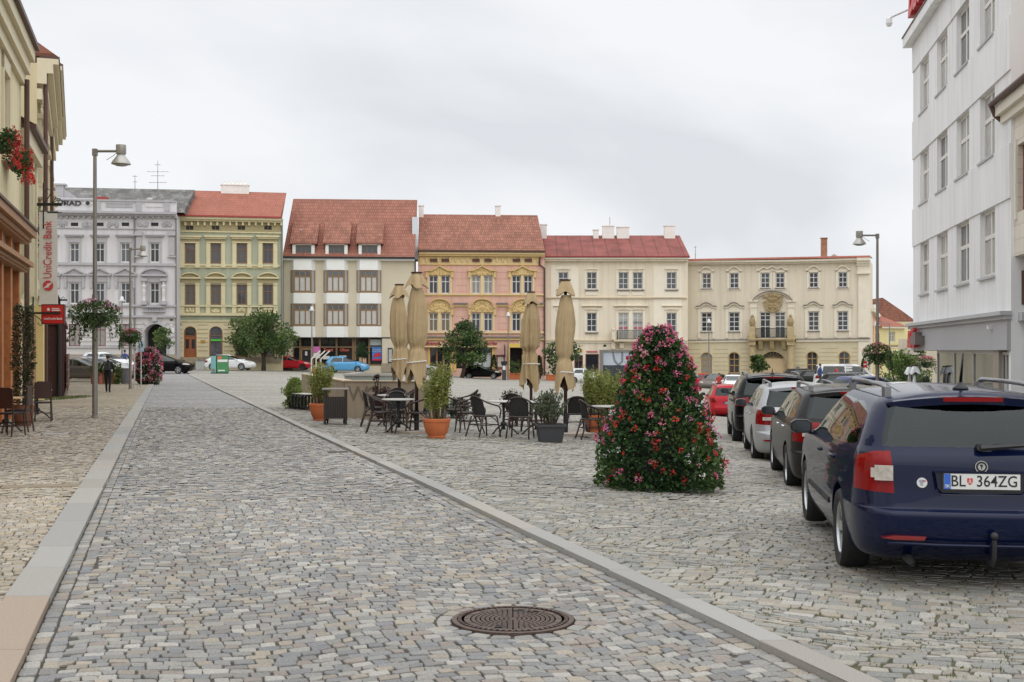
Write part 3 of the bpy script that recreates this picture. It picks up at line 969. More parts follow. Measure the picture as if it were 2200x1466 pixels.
# right bay: pilasters, arched pediment, statues, balustrade
for c0 in (688, 940):
 h.rect('pilaster', gt, (c0, 500, c0 + 44, 640), 0.14); h.rect('pilaster', gt, (c0 - 8, 458, c0 + 52, 490), 0.3)
 h.rect('pilaster', gt, (c0 - 8, 645, c0 + 54, 657), 0.3)
arc = [(827 + 102 * math.sin(t), 790 - 55 * math.cos(t)) for t in np.linspace(-PI / 2, PI / 2, 13)]
h.pg('pediment', gt, arc[::-1], 0.16); h.band('pediment', gt, arc, 13, 0.42); h.rect('pediment', gt, (722, 786, 932, 800), 0.4)
h.rect('window_trim', gt, (765, 800, 890, 846), 0.12)
ms_ = mat('statue stone', A(200, 197, 195), 0.8)
for c0 in (752, 902):
 x, z0 = h.S(c0), h.Z(c0, 990)
 b = h.part('statue', ms_)
 b.lathe([(.19, 0), (.15, .2), (.12, .42), (.17, .78), (.18, .96), (.15, 1.14), (.21, 1.38), (.18, 1.5), (.07, 1.58)], 9, (x, -0.28, z0))
 b.ball((x, -0.3, z0 + 1.7), .11, .12, .14)
 h.rect('pilaster', gt, (c0 - 22, 990, c0 + 22, 1020), 0.5); h.rect('pilaster', gt, (c0 - 24, 820, c0 + 24, 840), 0.45)
for i in range(9): h.rect('balustrade', gt, (778 + i * 12, 1040, 784 + i * 12, 1066), 0.3)
h.rect('balustrade', gt, (740, 1032, 915, 1041), 0.42); h.rect('balustrade', gt, (740, 1066, 915, 1074), 0.36)
# ground floor
gr = mat('ground floor rustic plaster', A(192, 189, 188), 0.9, var=0.08, vscale=1.0)
for cy in (1165, 1198, 1231, 1264, 1297, 1330):
 xa = -130
 for xb, xc in ((-210, -120), (-20, 70), (168, 262), (365, 455), (560, 650), (742, 925)):
  if xb > xa: h.rect('rustication', gt, (xa, cy, xb - 6, cy + 5), 0.04)
  xa = xc + 6
 h.rect('rustication', gt, (938, cy, 990, cy + 5), 0.04)
wred = mat('dark red window frame', A(116, 66, 62), 0.6)
for cx in (-165, 25, 215, 410, 605):
 h.win((cx - 45, 1168, cx + 45, 1338), 2, (0.25,), wred, M_curtain[0], fw=0.08)
x0, x1, z0, z1 = h.S(752), h.S(920), 0.0, h.Z(836, 1165)
h.hole(x0, z0, x1, z1, 2.5); h.arch_fill(x0, x1, z1, 2.5)
h.part('gateway', M_dark).box(x0 + .02, 2.3, 0, x1 - .02, 2.45, z1)
arc = [(836 + 96 * math.sin(t), 1262 - 110 * math.cos(t)) for t in np.linspace(-PI / 2, PI / 2, 15)]
h.band('gate_arch', gt, arc, 14, 0.16)
h.rect('gate_arch', gt, (733, 1262, 750, 1400), 0.16); h.rect('gate_arch', gt, (922, 1262, 939, 1400), 0.16)
for i, t in enumerate(np.linspace(-1.15, 1.15, 7)):
 a = (836 + 108 * math.sin(t), 1262 - 122 * math.cos(t)); e = (836 + 140 * math.sin(t), 1262 - 150 * math.cos(t))
 h.band('gate_arch', gt, [a, e] if a[0] < e[0] else [e, a], 7, 0.08)
h.rect('gate_arch', gt, (815, 1118, 850, 1148), 0.3)
wsg = mat('white sign enamel', (.75, .75, .75), 0.4); rsg = mat('red sign enamel', A(180, 40, 45), 0.4)
h.rect('name_plate', M_black, (948, 1130, 970, 1142), 0.05); h.rect('name_plate', wsg, (948, 1168, 970, 1180), 0.05)
h.rect('name_plate', wsg, (932, 1198, 984, 1234), 0.05); h.rect('name_plate', rsg, (936, 1206, 956, 1226), 0.06)
h.pipe(677, 350, 1400, M_zinc); h.pipe(996, 350, 1400, M_zinc)
h.rect('plinth', gp, (-130, 1400, 740, 1440), 0.1); h.rect('plinth', gp, (935, 1400, 1000, 1440), 0.1)
# slate roof behind the attic
ze = h.Z(500, 300); yr = 113 + 7
zr = EYE + (HYP - (370 + 126 / 3.575)) * yr / FPX - h.z0
h.part('roof', M_slate).add([(-1, 0.4, ze), (h.W + .6, 0.4, ze), (h.W + .9, 7, zr), (-1, 7, zr), (h.W + .9, 14, ze), (-1, 14, ze)], [(0, 1, 2, 3), (3, 2, 4, 5), (1, 4, 2), (0, 3, 5)])
h.rect('skylight', wsg, (735, 165, 772, 178), -3.2, 3.4)
h.rect('attic', M_red_flash, (372, 190, 470, 215), 0.1, 0.5)
b = h.part('roof_gable', gt); xg = h.S(105); zg0, zg1 = h.Z(105, 205), h.Z(105, 40)
zg1 = zg0 + 1.35
b.box(xg - .7, .6, zg0, xg + .15, 1.4, zg1); b.box(xg - .85, .5, zg1, xg + .35, 1.5, zg1 + .16)
b.prism([(xg + .15, zg0), (xg + 1.5, zg0), (xg + 1.1, zg0 + .4), (xg + .5, zg0 + .8), (xg + .15, zg0 + 1.0)], .7, 1.2)
h.finish([(h.Z(500, 1108), gr), (zt, gw)], zt)
h.done()
# aerials on its roof
def aerial(label, px, d, z0, H, elems):
 x, y = XY(px, d)
 t = thing('roof_aerial', label, 'aerial', (x, y, z0))
 b = MB(); b.cyl((0, 0, 0), (0, 0, H), 0.035, 0.02, 6); b.build('mast', M_zinc, t)
 b = MB()
 for zf, l, n in elems:
  b.cyl((-l, 0, H * zf), (l, 0, H * zf), 0.018, n=5)
  for i in range(n):
   xx = -l + 2 * l * (i + .5) / n
   b.cyl((xx, -.25, H * zf), (xx, .25, H * zf), 0.012, n=4)
 b.build('antenna', M_zinc, t)
aerial('tall aerial with many rods on the grey slate roof', 339, 119, ZP(408, 119), 2.9, ((.62, 1.1, 5), (.48, .7, 4), (.25, .9, 5), (.86, .3, 2)))
aerial('short aerial mast standing left on the grey slate roof', 290, 118, ZP(412, 118), 1.6, ((.95, .25, 2), (.6, .2, 2)))

# ================================================================== green house
gg = mat('sage green plaster', A(160, 164, 143), 0.9, var=0.10, vscale=0.7, streak=True)
gc = mat('cream stucco trim', A(200, 190, 154), 0.85, var=0.06, vscale=2)
go_ = mat('olive stucco frieze', A(160, 148, 112), 0.85, var=0.12, vscale=3)
gy = mat('cream rustic plaster', A(200, 188, 154), 0.9, var=0.06, vscale=1)
wbr = mat('brown window wood', A(128, 92, 62), 0.6)
dwd = mat('orange brown door wood', A(142, 80, 42), 0.5, var=0.15, vscale=3)
h = House('town_house', 'sage green house with cream pediments and four brown windows per floor', 380, 117, 608, 119, 0.25, k3)
zt = h.Z(1400, 352)
h.gable_roof(M_tile_new, 345, 150, 6, x0=0.05, x1=h.W - .25, rx0=h.S(1075) * 1.05, rx1=h.W + .4, oh=0.75)
h.rect('gutter', M_red_flash, (1000, 340, 1805, 352), 0.85, 0)
h.rect('cornice', gc, (1000, 353, 1805, 370), 0.7); h.rect('cornice', gc, (1002, 370, 1803, 384), 0.45)
h.rect('frieze', go_, (1003, 385, 1803, 455), 0.06)
for i in range(17):
 c = 1012 + i * 49
 h.rect('frieze', gc, (c, 386, c + 14, 412), 0.4)
for cx in (1100, 1299, 1497, 1701):
 h.rect('attic_window', M_dark, (cx - 28, 413, cx + 28, 443), 0.08); 
 h.rect('attic_window', wbr, (cx - 2, 413, cx + 2, 443), 0.1)
h.rect('belt', gc, (1003, 456, 1803, 466), 0.14); h.rect('belt', gc, (1003, 710, 1790, 722), 0.2); h.rect('belt', gc, (1003, 722, 1775, 738), 0.08)
h.rect('belt', gc, (1003, 1025, 1775, 1036), 0.2); h.rect('belt', gc, (1003, 1084, 1775, 1104), 0.3); h.rect('belt', gc, (1003, 1140, 1803, 1150), 0.1)
for cx in (1102, 1300, 1500, 1700):
 h.win((cx - 38, 545, cx + 38, 703), 2, (0.33,), wbr, fw=0.12); h.win((cx - 38, 865, cx + 38, 1020), 2, (0.33,), wbr, R.choice(M_glass), fw=0.12)
 h.rect('window_trim', gc, (cx - 88, 490, cx + 88, 502), 0.42); h.rect('window_trim', gc, (cx - 80, 502, cx + 80, 516), 0.26)
 h.rect('window_trim', go_, (cx - 74, 517, cx + 74, 536), 0.08); h.rect('window_trim', gc, (cx - 74, 536, cx + 74, 546), 0.16)
 for s_ in (-1, 1):
  for (a, b_) in ((546, 706), (866, 1022)):
   h.rect('window_trim', gc, (cx + s_ * 58 - 15, a, cx + s_ * 58 + 15, b_), 0.12)
  h.rect('window_trim', gc, (cx + s_ * 58 - 20, 706, cx + s_ * 58 + 20, 735), 0.26); h.rect('window_trim', gc, (cx + s_ * 58 - 17, 855, cx + s_ * 58 + 17, 866), 0.2)
 arc = [(cx + 82 * math.sin(t) / math.sin(1.25), 812 - 42 * (math.cos(t) - math.cos(1.25)) / (1 - math.cos(1.25))) for t in np.linspace(-1.25, 1.25, 11)]
 h.pg('pediment', go_, arc[::-1], 0.1); h.band('pediment', gc, arc, 9, 0.36); h.rect('pediment', gc, (cx - 84, 808, cx + 84, 820), 0.34)
 h.rect('window_trim', go_, (cx - 72, 822, cx + 72, 856), 0.09)
 h.rect('apron', go_, (cx - 40, 1038, cx + 40, 1082), 0.06); h.rect('apron', gc, (cx - 76, 1036, cx - 42, 1083), 0.14); h.rect('apron', gc, (cx + 42, 1036, cx + 76, 1083), 0.14)
 b = h.part('apron', gc); relief(b, h.S(cx - 30), h.S(cx + 30), h.Z(cx, 1075), h.Z(cx, 1045), -0.08, 6, (0.08, 0.14))
for cy in (1172, 1205, 1238, 1271, 1304, 1337, 1370):
 xa = 1003
 for xb, xc in ((1055, 1152), (1250, 1352), (1450, 1550), (1650, 1752)):
  h.rect('rustication', go_, (xa, cy, xb - 8, cy + 4), 0.03); xa = xc + 8
 h.rect('rustication', go_, (xa, cy, 1800, cy + 4), 0.03)
def arched_shop(cx0, cx1, cy0, cy1, frame, gl, name):
 o = h.win((cx0, cy0, cx1, cy1), 1, (0.3,), frame, gl, fw=0.14, arch=True, name=name); return o
o = arched_shop(1055, 1152, 1185, 1425, dwd, M_glass[2], 'door')
b = MB(); x0, x1, z0, z1 = h.S(1060), h.S(1147), h.Z(1100, 1424), h.Z(1100, 1262)
b.box(x0 + .1, .12, z0, x1 - .1, .17, z0 + (z1 - z0) * .42); xm = (x0 + x1) / 2
b.box(xm - .12, .115, z0, xm + .12, .175, z1); b.box(x0 + .1, .12, z0 + (z1 - z0) * .86, x1 - .1, .17, z1); b.build('door_panel', dwd, o)
M_shoppic = mat('poster film behind glass', A(84, 84, 90), 0.2, var=0.5, vscale=2)
arched_shop(1250, 1352, 1185, 1420, wbr, M_shoppic, 'window')
M_sgreen = mat('green shop sign', A(80, 190, 70), 0.4)
h.rect('shop_sign', M_sgreen, (1262, 1284, 1344, 1298), -0.08, 0.13)
for c0 in (1450, 1650): arched_shop(c0, c0 + 100, 1185, 1420, wbr, M_glass[2], 'window')
h.rect('name_plate', mat('brass plate', A(170, 130, 50), 0.4, metal=0.5), (1184, 1292, 1218, 1314), 0.04)
h.rect('name_plate', M_black, (1014, 1162, 1034, 1174), 0.05); h.rect('name_plate', wsg, (1014, 1192, 1034, 1204), 0.05)
h.rect('plinth', gp, (1153, 1420, 1249, 1465), 0.12); h.rect('plinth', gp, (1353, 1420, 1803, 1465), 0.12); h.rect('plinth', gp, (1000, 1420, 1054, 1465), 0.12)
h.rect('step', gp, (1045, 1428, 1165, 1445), 0.7); h.rect('step', gp, (1035, 1445, 1175, 1465), 1.1)
h.chimney(M_plwhite, (1340, 96, 1555, 150), 5.4, pots=6)
h.rect('skylight', wsg, (1346, 293, 1400, 311), -0.9, 1.3)
h.pipe(1806, 350, 1440, M_zinc, r=0.06)
h.finish([(h.Z(1400, 1145), gy), (zt, gg)], zt)
h.done()

# ================================================================== modern house with bays
k4 = (560, 400, 3.491)
mw_ = mat('beige render', A(198, 188, 166), 0.9, var=0.04, vscale=0.8)
mw2 = mat('white bay render', A(232, 228, 220), 0.85, var=0.03, vscale=1)
mbr = mat('bronze window frame', A(128, 102, 72), 0.5)
h = House('commercial_house', 'beige modern house with three white bay columns, dormers and shop windows', 608, 122, 891, 123, -0.35, k4)
zt = h.Z(650, 545)
ze, zr = h.gable_roof(M_tile_red, 537, 100, 6.5, x0=0.0, x1=h.W, rx0=h.S(192) * 1.05, rx1=h.S(1122) * 1.053, oh=0.6)
h.rect('gutter', M_black, (163, 533, 1157, 546), 0.75, 0); h.rect('cornice', mw2, (165, 547, 1155, 560), 0.5)
M_blind = mat('white blind behind glass', (.52, .51, .48), 0.3, spec=0.6, var=0.08, vscale=2)
for i in range(3):
 o = 247.5 * i
 c0, c1 = 225 + o, 409 + o
 xa, xb = h.S(c0), h.S(c1); ch = 0.35; pj = 0.55
 for (ya, yb) in ((548, 632), (803, 882), (1053, 1134)):
  z0, z1 = h.Z(c0, yb), h.Z(c0, ya)
  h.part('bay', mw2).prism([(xa, 0), (xa + ch, -pj), (xb - ch, -pj), (xb, 0)], z0, z1, 'z')
 for (ya, yb) in ((632, 803), (882, 1053)):
  z0, z1 = h.Z(c0, yb), h.Z(c0, ya)
  h.part('bay', mbr).prism([(xa + .05, 0), (xa + ch, -pj + .08), (xb - ch, -pj + .08), (xb - .05, 0)], z0 + .001, z0 + .12, 'z')
  wo = h.win_m(xa + ch + .02, z0 + .12, xb - ch - .02, z1 - .01, 3, (0.30,), mbr, M_blind, 0.11, 0.13, 0.0, yoff=-pj + .08)
  top = MB(); top.box(xa + ch + .15, -pj + .10, z1 - .3 * (z1 - z0) + .1, xb - ch - .15, -pj + .115, z1 - .15); top.build('pane', M_glass[3], wo)
  for sx, xx in ((1, xa), (-1, xb)):
   gq = MB(); p = [(xx + sx * .05, 0), (xx + sx * (ch + .02), -pj + .1)]
   gq.add([(p[0][0], p[0][1], z0 + .12), (p[1][0], p[1][1], z0 + .12), (p[1][0], p[1][1], z1), (p[0][0], p[0][1], z1)], [(0, 1, 2, 3)]); gq.build('pane', M_curtain[1], wo)
   b = MB()
   for q in p: b.box(q[0] - .06, q[1] - .06, z0 + .12, q[0] + .06, q[1] + .06, z1)
   b.build('mullion', mbr, wo)
 # dormer
 zd0, zd1 = h.Z(c0 + 90, 530), h.Z(c0 + 90, 428); zrf = h.Z(c0 + 90, 342)
 xa, xb = h.S(240 + o), h.S(405 + o)
 h.part('dormer', mw2).box(xa, -.25, zd0, xa + .32, 2.6, zd1); h.part('dormer', mw2).box(xb - .32, -.25, zd0, xb, 2.6, zd1); h.part('dormer', mw2).box(xa, -.25, zd1 - .22, xb, 2.6, zd1)
 h.part('dormer', M_black).box(xa - .1, -.3, zd0 - .1, xb + .1, -.2, zd0 + .05)
 sl_ = (zr - ze) / 7.1
 h.part('dormer', M_tile_old).add([(xa - .25, -.5, zd1), (xb + .25, -.5, zd1), (xb + .25, 3.2, zd1 + 2.6), (xa - .25, 3.2, zd1 + 2.6), (xa - .25, -.5, zd1 - .12), (xb + .25, -.5, zd1 - .12), (xb + .25, 3.2, zd1), (xa - .25, 3.2, zd1)], [(0, 1, 2, 3), (4, 5, 1, 0), (5, 6, 2, 1), (7, 4, 0, 3), (4, 7, 6, 5)])
 h.win_m(xa + .34, zd0 + .06, xb - .34, zd1 - .24, 3, (), mbr, M_glass[1], 0.06, 0.06, 0.0, yoff=-.15)
# ground floor shop fronts, set back under the overhang
zs = h.Z(650, 1140); z0 = 0.0
h.rect('soffit', M_black, (165, 1134, 1155, 1142), 0.04)
xa, xb = h.S(300 - 62), h.S(905 + 6)
h.hole(xa, 0.55, xb, zs, 0.9)
M_shop = glass_mat('dark shop glass', (.02, .022, .025), 0.03)
edges = [238, 292, 386, 440, 566, 690, 706, 812, 912]
b = h.part('shop_front', mbr)
for a in edges: b.box(h.S(a) - .09, .55, .55, h.S(a) + .09, .72, zs)
b.box(xa, .6, zs - 1.0, xb, .7, zs - .86); b.box(xa, .6, .55, xb, .72, .7)
h.part('shop_glass', M_shop).box(xa, .74, .55, xb, .78, zs)
dp_ = h.part('door', dwd); xd0, xd1 = h.S(296), h.S(382)
b = h.part('door', mat('golden door frame', A(150, 122, 76), 0.5)); b.box(xd0, .5, 0, xd0 + .14, .7, zs - 1.05); b.box(xd1 - .14, .5, 0, xd1, .7, zs - 1.05); b.box(xd0, .5, zs - 1.2, xd1, .7, zs - 1.05)
b = h.part('door', M_glass[2]); b.box(xd0 + .14, .56, .3, xd1 - .14, .6, zs - 1.2)
mpk = mat('pink poster', A(205, 110, 175), 0.5, var=0.1, vscale=6)
h.rect('poster', mpk, (390, 1204, 440, 1250), -0.5, 0.56); h.rect('poster', wsg, (392, 1252, 440, 1290), -0.5, 0.56); h.rect('poster', wsg, (330, 1240, 346, 1272), -0.5, 0.54)
mor = mat('orange shop lettering', A(205, 98, 76), 0.5)
for tx, c in (('Textil', 505), ('Obuv', 626)):
 text_obj('shop_letters', tx, 0.42, mor, h.root, (h.S(c), .52, h.Z(c, 1230)), depth=0.02, bold=0.008)
mbl = mat('blue poster', A(60, 120, 185), 0.5, var=0.15, vscale=2); mrd = mat('red poster print', A(190, 40, 70), 0.5)
h.rect('poster', mbl, (834, 1206, 908, 1308), -0.4, 0.5)
h.rect('poster', mrd, (836, 1296, 906, 1309), -0.38, 0.41)
b = h.part('poster', mrd); x, z = h.S(872), h.Z(872, 1270); b.prism([(x - .42, z - .22), (x + .42, z - .1), (x + .4, z + .12), (x + .15, z + .3), (x - .3, z + .15)], .36, .4)
text_obj('poster_letters', 'Nová nabídka\nna vaše bydlení', .17, wsg, h.root, (h.S(871), .385, h.Z(871, 1233)), depth=0.004)
h.rect('shop_display', mat('shop curtain cloth', A(190, 200, 196), 0.7), (815, 1150, 905, 1195), -0.6, 0.68)
h.rect('shop_display', mat('shop display card', A(190, 160, 130), 0.7, var=0.4, vscale=4), (735, 1285, 790, 1340), -0.6, 0.66)
h.rect('shop_display', wsg, (465, 1275, 515, 1300), -0.6, 0.66); h.rect('shop_display', wsg, (585, 1272, 640, 1298), -0.6, 0.66)
h.rect('notice_case', M_black, (955, 1215, 990, 1330), 0.1); h.rect('notice_case', M_curtain[1], (960, 1225, 985, 1320), 0.12)
h.rect('plinth', gp, (905, 1330, 1155, 1395), 0.1); h.rect('plinth', gp, (165, 1330, 240, 1395), 0.1)
h.rect('roof_hatch', wsg, (280, 312, 298, 318), -1.6, 2.2)
h.pipe(168, 545, 1390, M_black, 0.06); h.pipe(1160, 545, 1390, M_black, 0.07)
h.rect('side_gable', mat('pale blue gable render', A(200, 206, 210), 0.9, var=0.05), (1135, 215, 1180, 540), -2.2, 5.0)
h.finish([(zt, mw_)], zt)
h.done()

# ================================================================== pink house
k5 = (860, 420, 3.575)
pw = mat('salmon pink plaster', A(206, 166, 150), 0.9, var=0.09, vscale=0.8, streak=True)
py_ = mat('yellow stucco', A(204, 176, 122), 0.85, var=0.06, vscale=2)
pyl = mat('pale yellow stucco', A(212, 190, 144), 0.85, var=0.06, vscale=2)
pgr = mat('dark ledge sheet', A(112, 104, 100), 0.6)
h = House('town_house', 'salmon pink house with yellow carved window heads and paired white windows', 898, 125, 1170, 126, -1.1, k5)
zt = h.Z(600, 445)
h.gable_roof(M_tile_old, 428, 149, 6.2, x0=0.0, x1=h.W - .05, rx0=0.1, rx1=h.S(1052) * 1.05, oh=0.65)
h.rect('gutter', M_pipe, (140, 424, 1108, 438), 0.78, 0); h.rect('cornice', pyl, (142, 441, 1106, 455), 0.6); h.rect('cornice', py_, (142, 455, 1106, 470), 0.42)
h.rect('frieze', pyl, (142, 471, 1070, 528), 0.05); h.rect('belt', py_, (142, 528, 1070, 536), 0.14)
for i in range(21): h.rect('frieze', py_, (150 + i * 45, 474, 162 + i * 45, 512), 0.22)
for cx in (256, 345, 581, 674, 893, 983): h.rect('attic_window', mat('dark red vent', A(84, 52, 46), 0.7), (cx - 28, 488, cx + 28, 511), 0.24)
gls = [M_glass[2], M_glass[0], M_curtain[0], M_curtain[0], M_glass[0], M_glass[0]]
gl2 = [M_curtain[2], M_curtain[2], M_glass[0], M_glass[0], M_glass[0], M_glass[0]]
for i, (a, b_) in enumerate(((220, 382), (547, 710), (857, 1016))):
 cx = (a + b_) / 2
 for j, (w0, w1) in enumerate(((a, a + 69), (b_ - 69, b_))):
  h.win((w0, 615, w1, 755), 2, (0.34,), gl=gls[2 * i + j], fw=0.1, mw=0.09); h.win((w0, 903, w1, 1045), 2, (0.34,), gl=gl2[2 * i + j], fw=0.1, mw=0.09)
 for (t, bt) in ((612, 757), (900, 1047)):
  h.rect('window_trim', pyl, (a - 14, t, a - 1, bt), 0.12); h.rect('window_trim', pyl, (b_ + 1, t, b_ + 14, bt), 0.12); h.rect('window_trim', pyl, (a + 70, t, b_ - 70, bt), 0.12)
 arc = [(cx - 111, 575), (cx - 62, 572), (cx - 30, 556), (cx, 538), (cx + 30, 556), (cx + 62, 572), (cx + 111, 575)]
 h.pg('pediment', pyl, (arc + [(cx + 95, 612), (cx - 95, 612)])[::-1], 0.12); h.band('pediment', py_, arc, 9, 0.4)
 b = h.part('pediment', py_); relief(b, h.S(cx - 80), h.S(cx + 80), h.Z(cx, 610), h.Z(cx, 572), -0.14, 30, (0.08, 0.16))
 for s_ in (-1, 1):
  h.rect('pediment', py_, (cx + s_ * 98 - 9, 580, cx + s_ * 98 + 9, 632), 0.26); h.rect('pediment', py_, (cx + s_ * 98 - 9, 858, cx + s_ * 98 + 9, 920), 0.26)
 arc = [(cx - 106, 856), (cx - 84, 852)] + [(cx + 84 * math.sin(t), 846 - 56 * math.cos(t)) for t in np.linspace(-PI / 2, PI / 2, 11)] + [(cx + 84, 852), (cx + 106, 856)]
 h.pg('pediment', pyl, (arc[1:-1] + [(cx + 96, 899), (cx - 96, 899)])[::-1], 0.14); h.band('pediment', py_, arc, 10, 0.45)
 b = h.part('pediment', py_); relief(b, h.S(cx - 74), h.S(cx + 74), h.Z(cx, 895), h.Z(cx, 812), -0.16, 60, (0.08, 0.18), True)
for a, b_ in ((142, 196), (408, 518), (738, 826), (1044, 1104)):
 h.rect('belt', pgr, (a, 826, b_, 840), 0.3); h.rect('belt', py_, (a, 840, b_, 854), 0.2)
h.rect('belt', pyl, (142, 758, 1104, 766), 0.18); h.rect('belt', py_, (142, 766, 1104, 776), 0.06); h.rect('belt', pyl, (142, 1048, 1104, 1060), 0.18)
h.rect('belt', pgr, (142, 1084, 1104, 1095), 0.34); h.rect('belt', py_, (142, 1095, 1104, 1112), 0.22)
for cy in (590, 640, 690, 740, 880, 930, 980, 1030):
 for a, b_ in ((150, 190), (425, 512), (745, 828), (1052, 1100)):
  h.rect('joint', mat('darker pink joint', A(184, 136, 120), 0.9), (a, cy, b_, cy + 3), 0.012)  # joint lines in a darker pink than the plaster
msc = mat('dark red script', A(150, 48, 48), 0.5)
for tx, c, cy in (('Bytové', 245, 1138), ('doplňky', 440, 1140), ('tvorba', 690, 1137)):
 text_obj('shop_letters', tx, 0.52, msc, h.root, (h.S(c), -.06, h.Z(c, cy)), depth=0.03, shear=0.35, bold=0.005)
ybt = mat('bright yellow paint', A(212, 184, 92), 0.6)
h.rect('awning_ledge', pyl, (185, 1157, 740, 1167), 0.5)
for (a, b_) in ((228, 385), (428, 705)):
 z0 = 0.0 if a < 300 else h.Z(560, 1330)
 h.hole(h.S(a), z0, h.S(b_), h.Z(500, 1172), 0.4)
 h.part('shop_front', dwd if a < 300 else wred)
 b = h.part('shop_front', wbr)
 x0, x1, z1 = h.S(a), h.S(b_), h.Z(500, 1172)
 for i in range(4): xx = x0 + (x1 - x0) * i / 3; b.box(max(x0, xx - .1), .25, z0, min(x1, xx + .1), .35, z1)
 h.part('shop_glass', M_shop).box(x0, .36, z0, x1, .39, z1)
 h.rect('window_trim', ybt, (a - 14, 1170, a - 1, 1350), 0.1); h.rect('window_trim', ybt, (b_ + 1, 1170, b_ + 14, 1350), 0.1)
h.rect('shop_display', mat('frosted film', A(170, 176, 178), 0.4, var=0.1), (560, 1210, 695, 1320), -0.2, 0.3)
h.rect('shop_display', mat('pink film', A(176, 96, 140), 0.4), (470, 1255, 520, 1312), -0.2, 0.3)
x0, x1, z1 = h.S(842), h.S(942), h.Z(890, 1172); h.hole(x0, 0, x1, z1, 2.0)
h.part('gateway', M_dark).box(x0, 1.9, 0, x1, 1.95, z1); b = h.part('gateway', M_black)
for i in range(9): xx = x0 + (x1 - x0) * (i + .5) / 9; b.cyl((xx, .3, z1 - .9), (xx, .3, z1), .025, n=4)
h.rect('window_trim', ybt, (826, 1140, 940, 1168), 0.12); h.rect('window_trim', ybt, (824, 1170, 840, 1385), 0.12)
h.rect('notice_case', wred, (738, 1228, 802, 1334), 0.14); h.rect('notice_case', mat('notice sheets', A(180, 172, 160), 0.8, var=0.3, vscale=6), (748, 1240, 792, 1318), 0.16); h.rect('notice_case', wred, (732, 1224, 808, 1232), 0.3)
h.rect('door', wred, (1050, 1240, 1090, 1385), 0.03)
b = h.part('hanging_sign', M_black); x, z = h.S(800), h.Z(800, 1150); b.box(x - .03, -.9, z, x + .03, 0, z + .07); b.box(x - .05, -.8, z - 1.3, x + .05, -.3, z - .1)
h.rect('name_plate', wsg, (912, 1118, 934, 1132), 0.05)
h.chimney(M_plwhite, (142, 75, 179, 150), 5.6); h.chimney(M_plwhite, (732, 77, 770, 150), 5.9)
h.part('downpipe', M_pipe); xx = h.S(1107); h.parts['downpipe'][0].tube([(h.S(1068), -.3, h.Z(1068, 478)), (h.S(1068), -.2, h.Z(1068, 535)), (xx, -.14, h.Z(1107, 560)), (xx, -.14, h.Z(1107, 1385))], .1, 8)
h.finish([(zt, pw)], zt)
h.done()

# ================================================================== cream house
k6 = (1140, 460, 3.961)
cw = mat('cream plaster', A(214, 203, 182), 0.9, var=0.09, vscale=0.7, streak=True)
cl = mat('light cream panel', A(222, 214, 196), 0.9, var=0.04, vscale=0.8)
cd = mat('darker cream trim', A(196, 182, 156), 0.9)  # trim in a darker cream than the wall
M_redtin = tile_mat('red painted sheet roof', A(142, 80, 72, 1.15), 1.35, 60.0, 0.05, 0.62, 0.8, ms=0.0008, patch=0.28, offset=0.0)
h = House('town_house', 'cream house with red sheet metal roof, white chimneys and a small railed balcony', 1170, 127, 1478, 127, -1.25, k6)
zt = h.Z(700, 372)
ze, zr = h.gable_roof(M_redtin, 366, 183, 6.0, x0=0.0, x1=h.W + .1, rx0=-.2, rx1=h.S(1278) * 1.05, oh=0.75)
h.rect('gutter', M_red_flash, (116, 362, 1340, 370), 0.85, 0); h.rect('cornice', cl, (120, 372, 1336, 386), 0.7); h.rect('cornice', cw, (120, 386, 1336, 404), 0.45)
for a, b_ in ((172, 408), (1045, 1285)):
 cxp = 278 if a < 500 else 1199
 for (ya, yb, wa, wb) in ((442, 708, 495, 640), (724, 1070, 840, 1005)):
  h.rect('panel', cl, (a, ya, cxp - 62, yb), 0.04); h.rect('panel', cl, (cxp + 62, ya, b_, yb), 0.04)
  h.rect('panel', cl, (cxp - 61, ya, cxp + 61, wa - 28), 0.04); h.rect('panel', cl, (cxp - 61, wb + 14, cxp + 61, yb), 0.04)
fr5 = (0.36, 0.68)
for i, cx in enumerate((278, 520, 790, 912, 1199)):
 h.win((cx - 43, 495, cx + 43, 640), 2, fr5, fw=0.09); h.rect('sill', pgr, (cx - 54, 645, cx + 54, 655), 0.16); h.rect('apron', cl, (cx - 48, 658, cx + 48, 690), 0.05)
 if i == 0: h.win((cx - 43, 840, cx + 43, 1005), 2, fr5, fw=0.09)
 elif i in (2, 3): h.win((cx - 43, 840, cx + 43, 1070), 2, (0.2, 0.68), gl=M_curtain[1], fw=0.09, name='balcony_door')
 else: h.win((cx - 43, 840, cx + 43, 1002), 2, fr5, fw=0.09)
 if i not in (2, 3): h.rect('sill', pgr, (cx - 54, 1008, cx + 54, 1018), 0.16)
 for a in (470, 812): h.band('window_trim', cl, [(cx - 58, a), (cx - 40, a - 5), (cx, a - 7), (cx + 40, a - 5), (cx + 58, a)], 7, 0.14)
 for a, b_ in ((478, 642), (822, 1006)):
  for s_ in (-1, 1): h.rect('window_trim', cl, (cx + s_ * 53 - 8, a, cx + s_ * 53 + 8, b_), 0.05)
for a, b_ in ((192, 352), (434, 610), (708, 1000), (1118, 1290)): h.rect('window_trim', cl, (a, 778, b_, 784), 0.24); h.rect('window_trim', cd, (a, 784, b_, 790), 0.14)
h.rect('belt', cd, (120, 710, 1330, 719), 0.2); h.rect('belt', cd, (120, 1072, 1336, 1082), 0.24); h.rect('belt', cl, (120, 1082, 1336, 1096), 0.14)
mt2 = mat('poster lettering', (.05, .05, .06), 0.6)
for tx, c in (('JA ZY', 790), ('KÁCH', 912)): text_obj('window_letters', tx, 0.34, mt2, h.root, (h.S(c), .13, h.Z(c, 925)), depth=0.006)
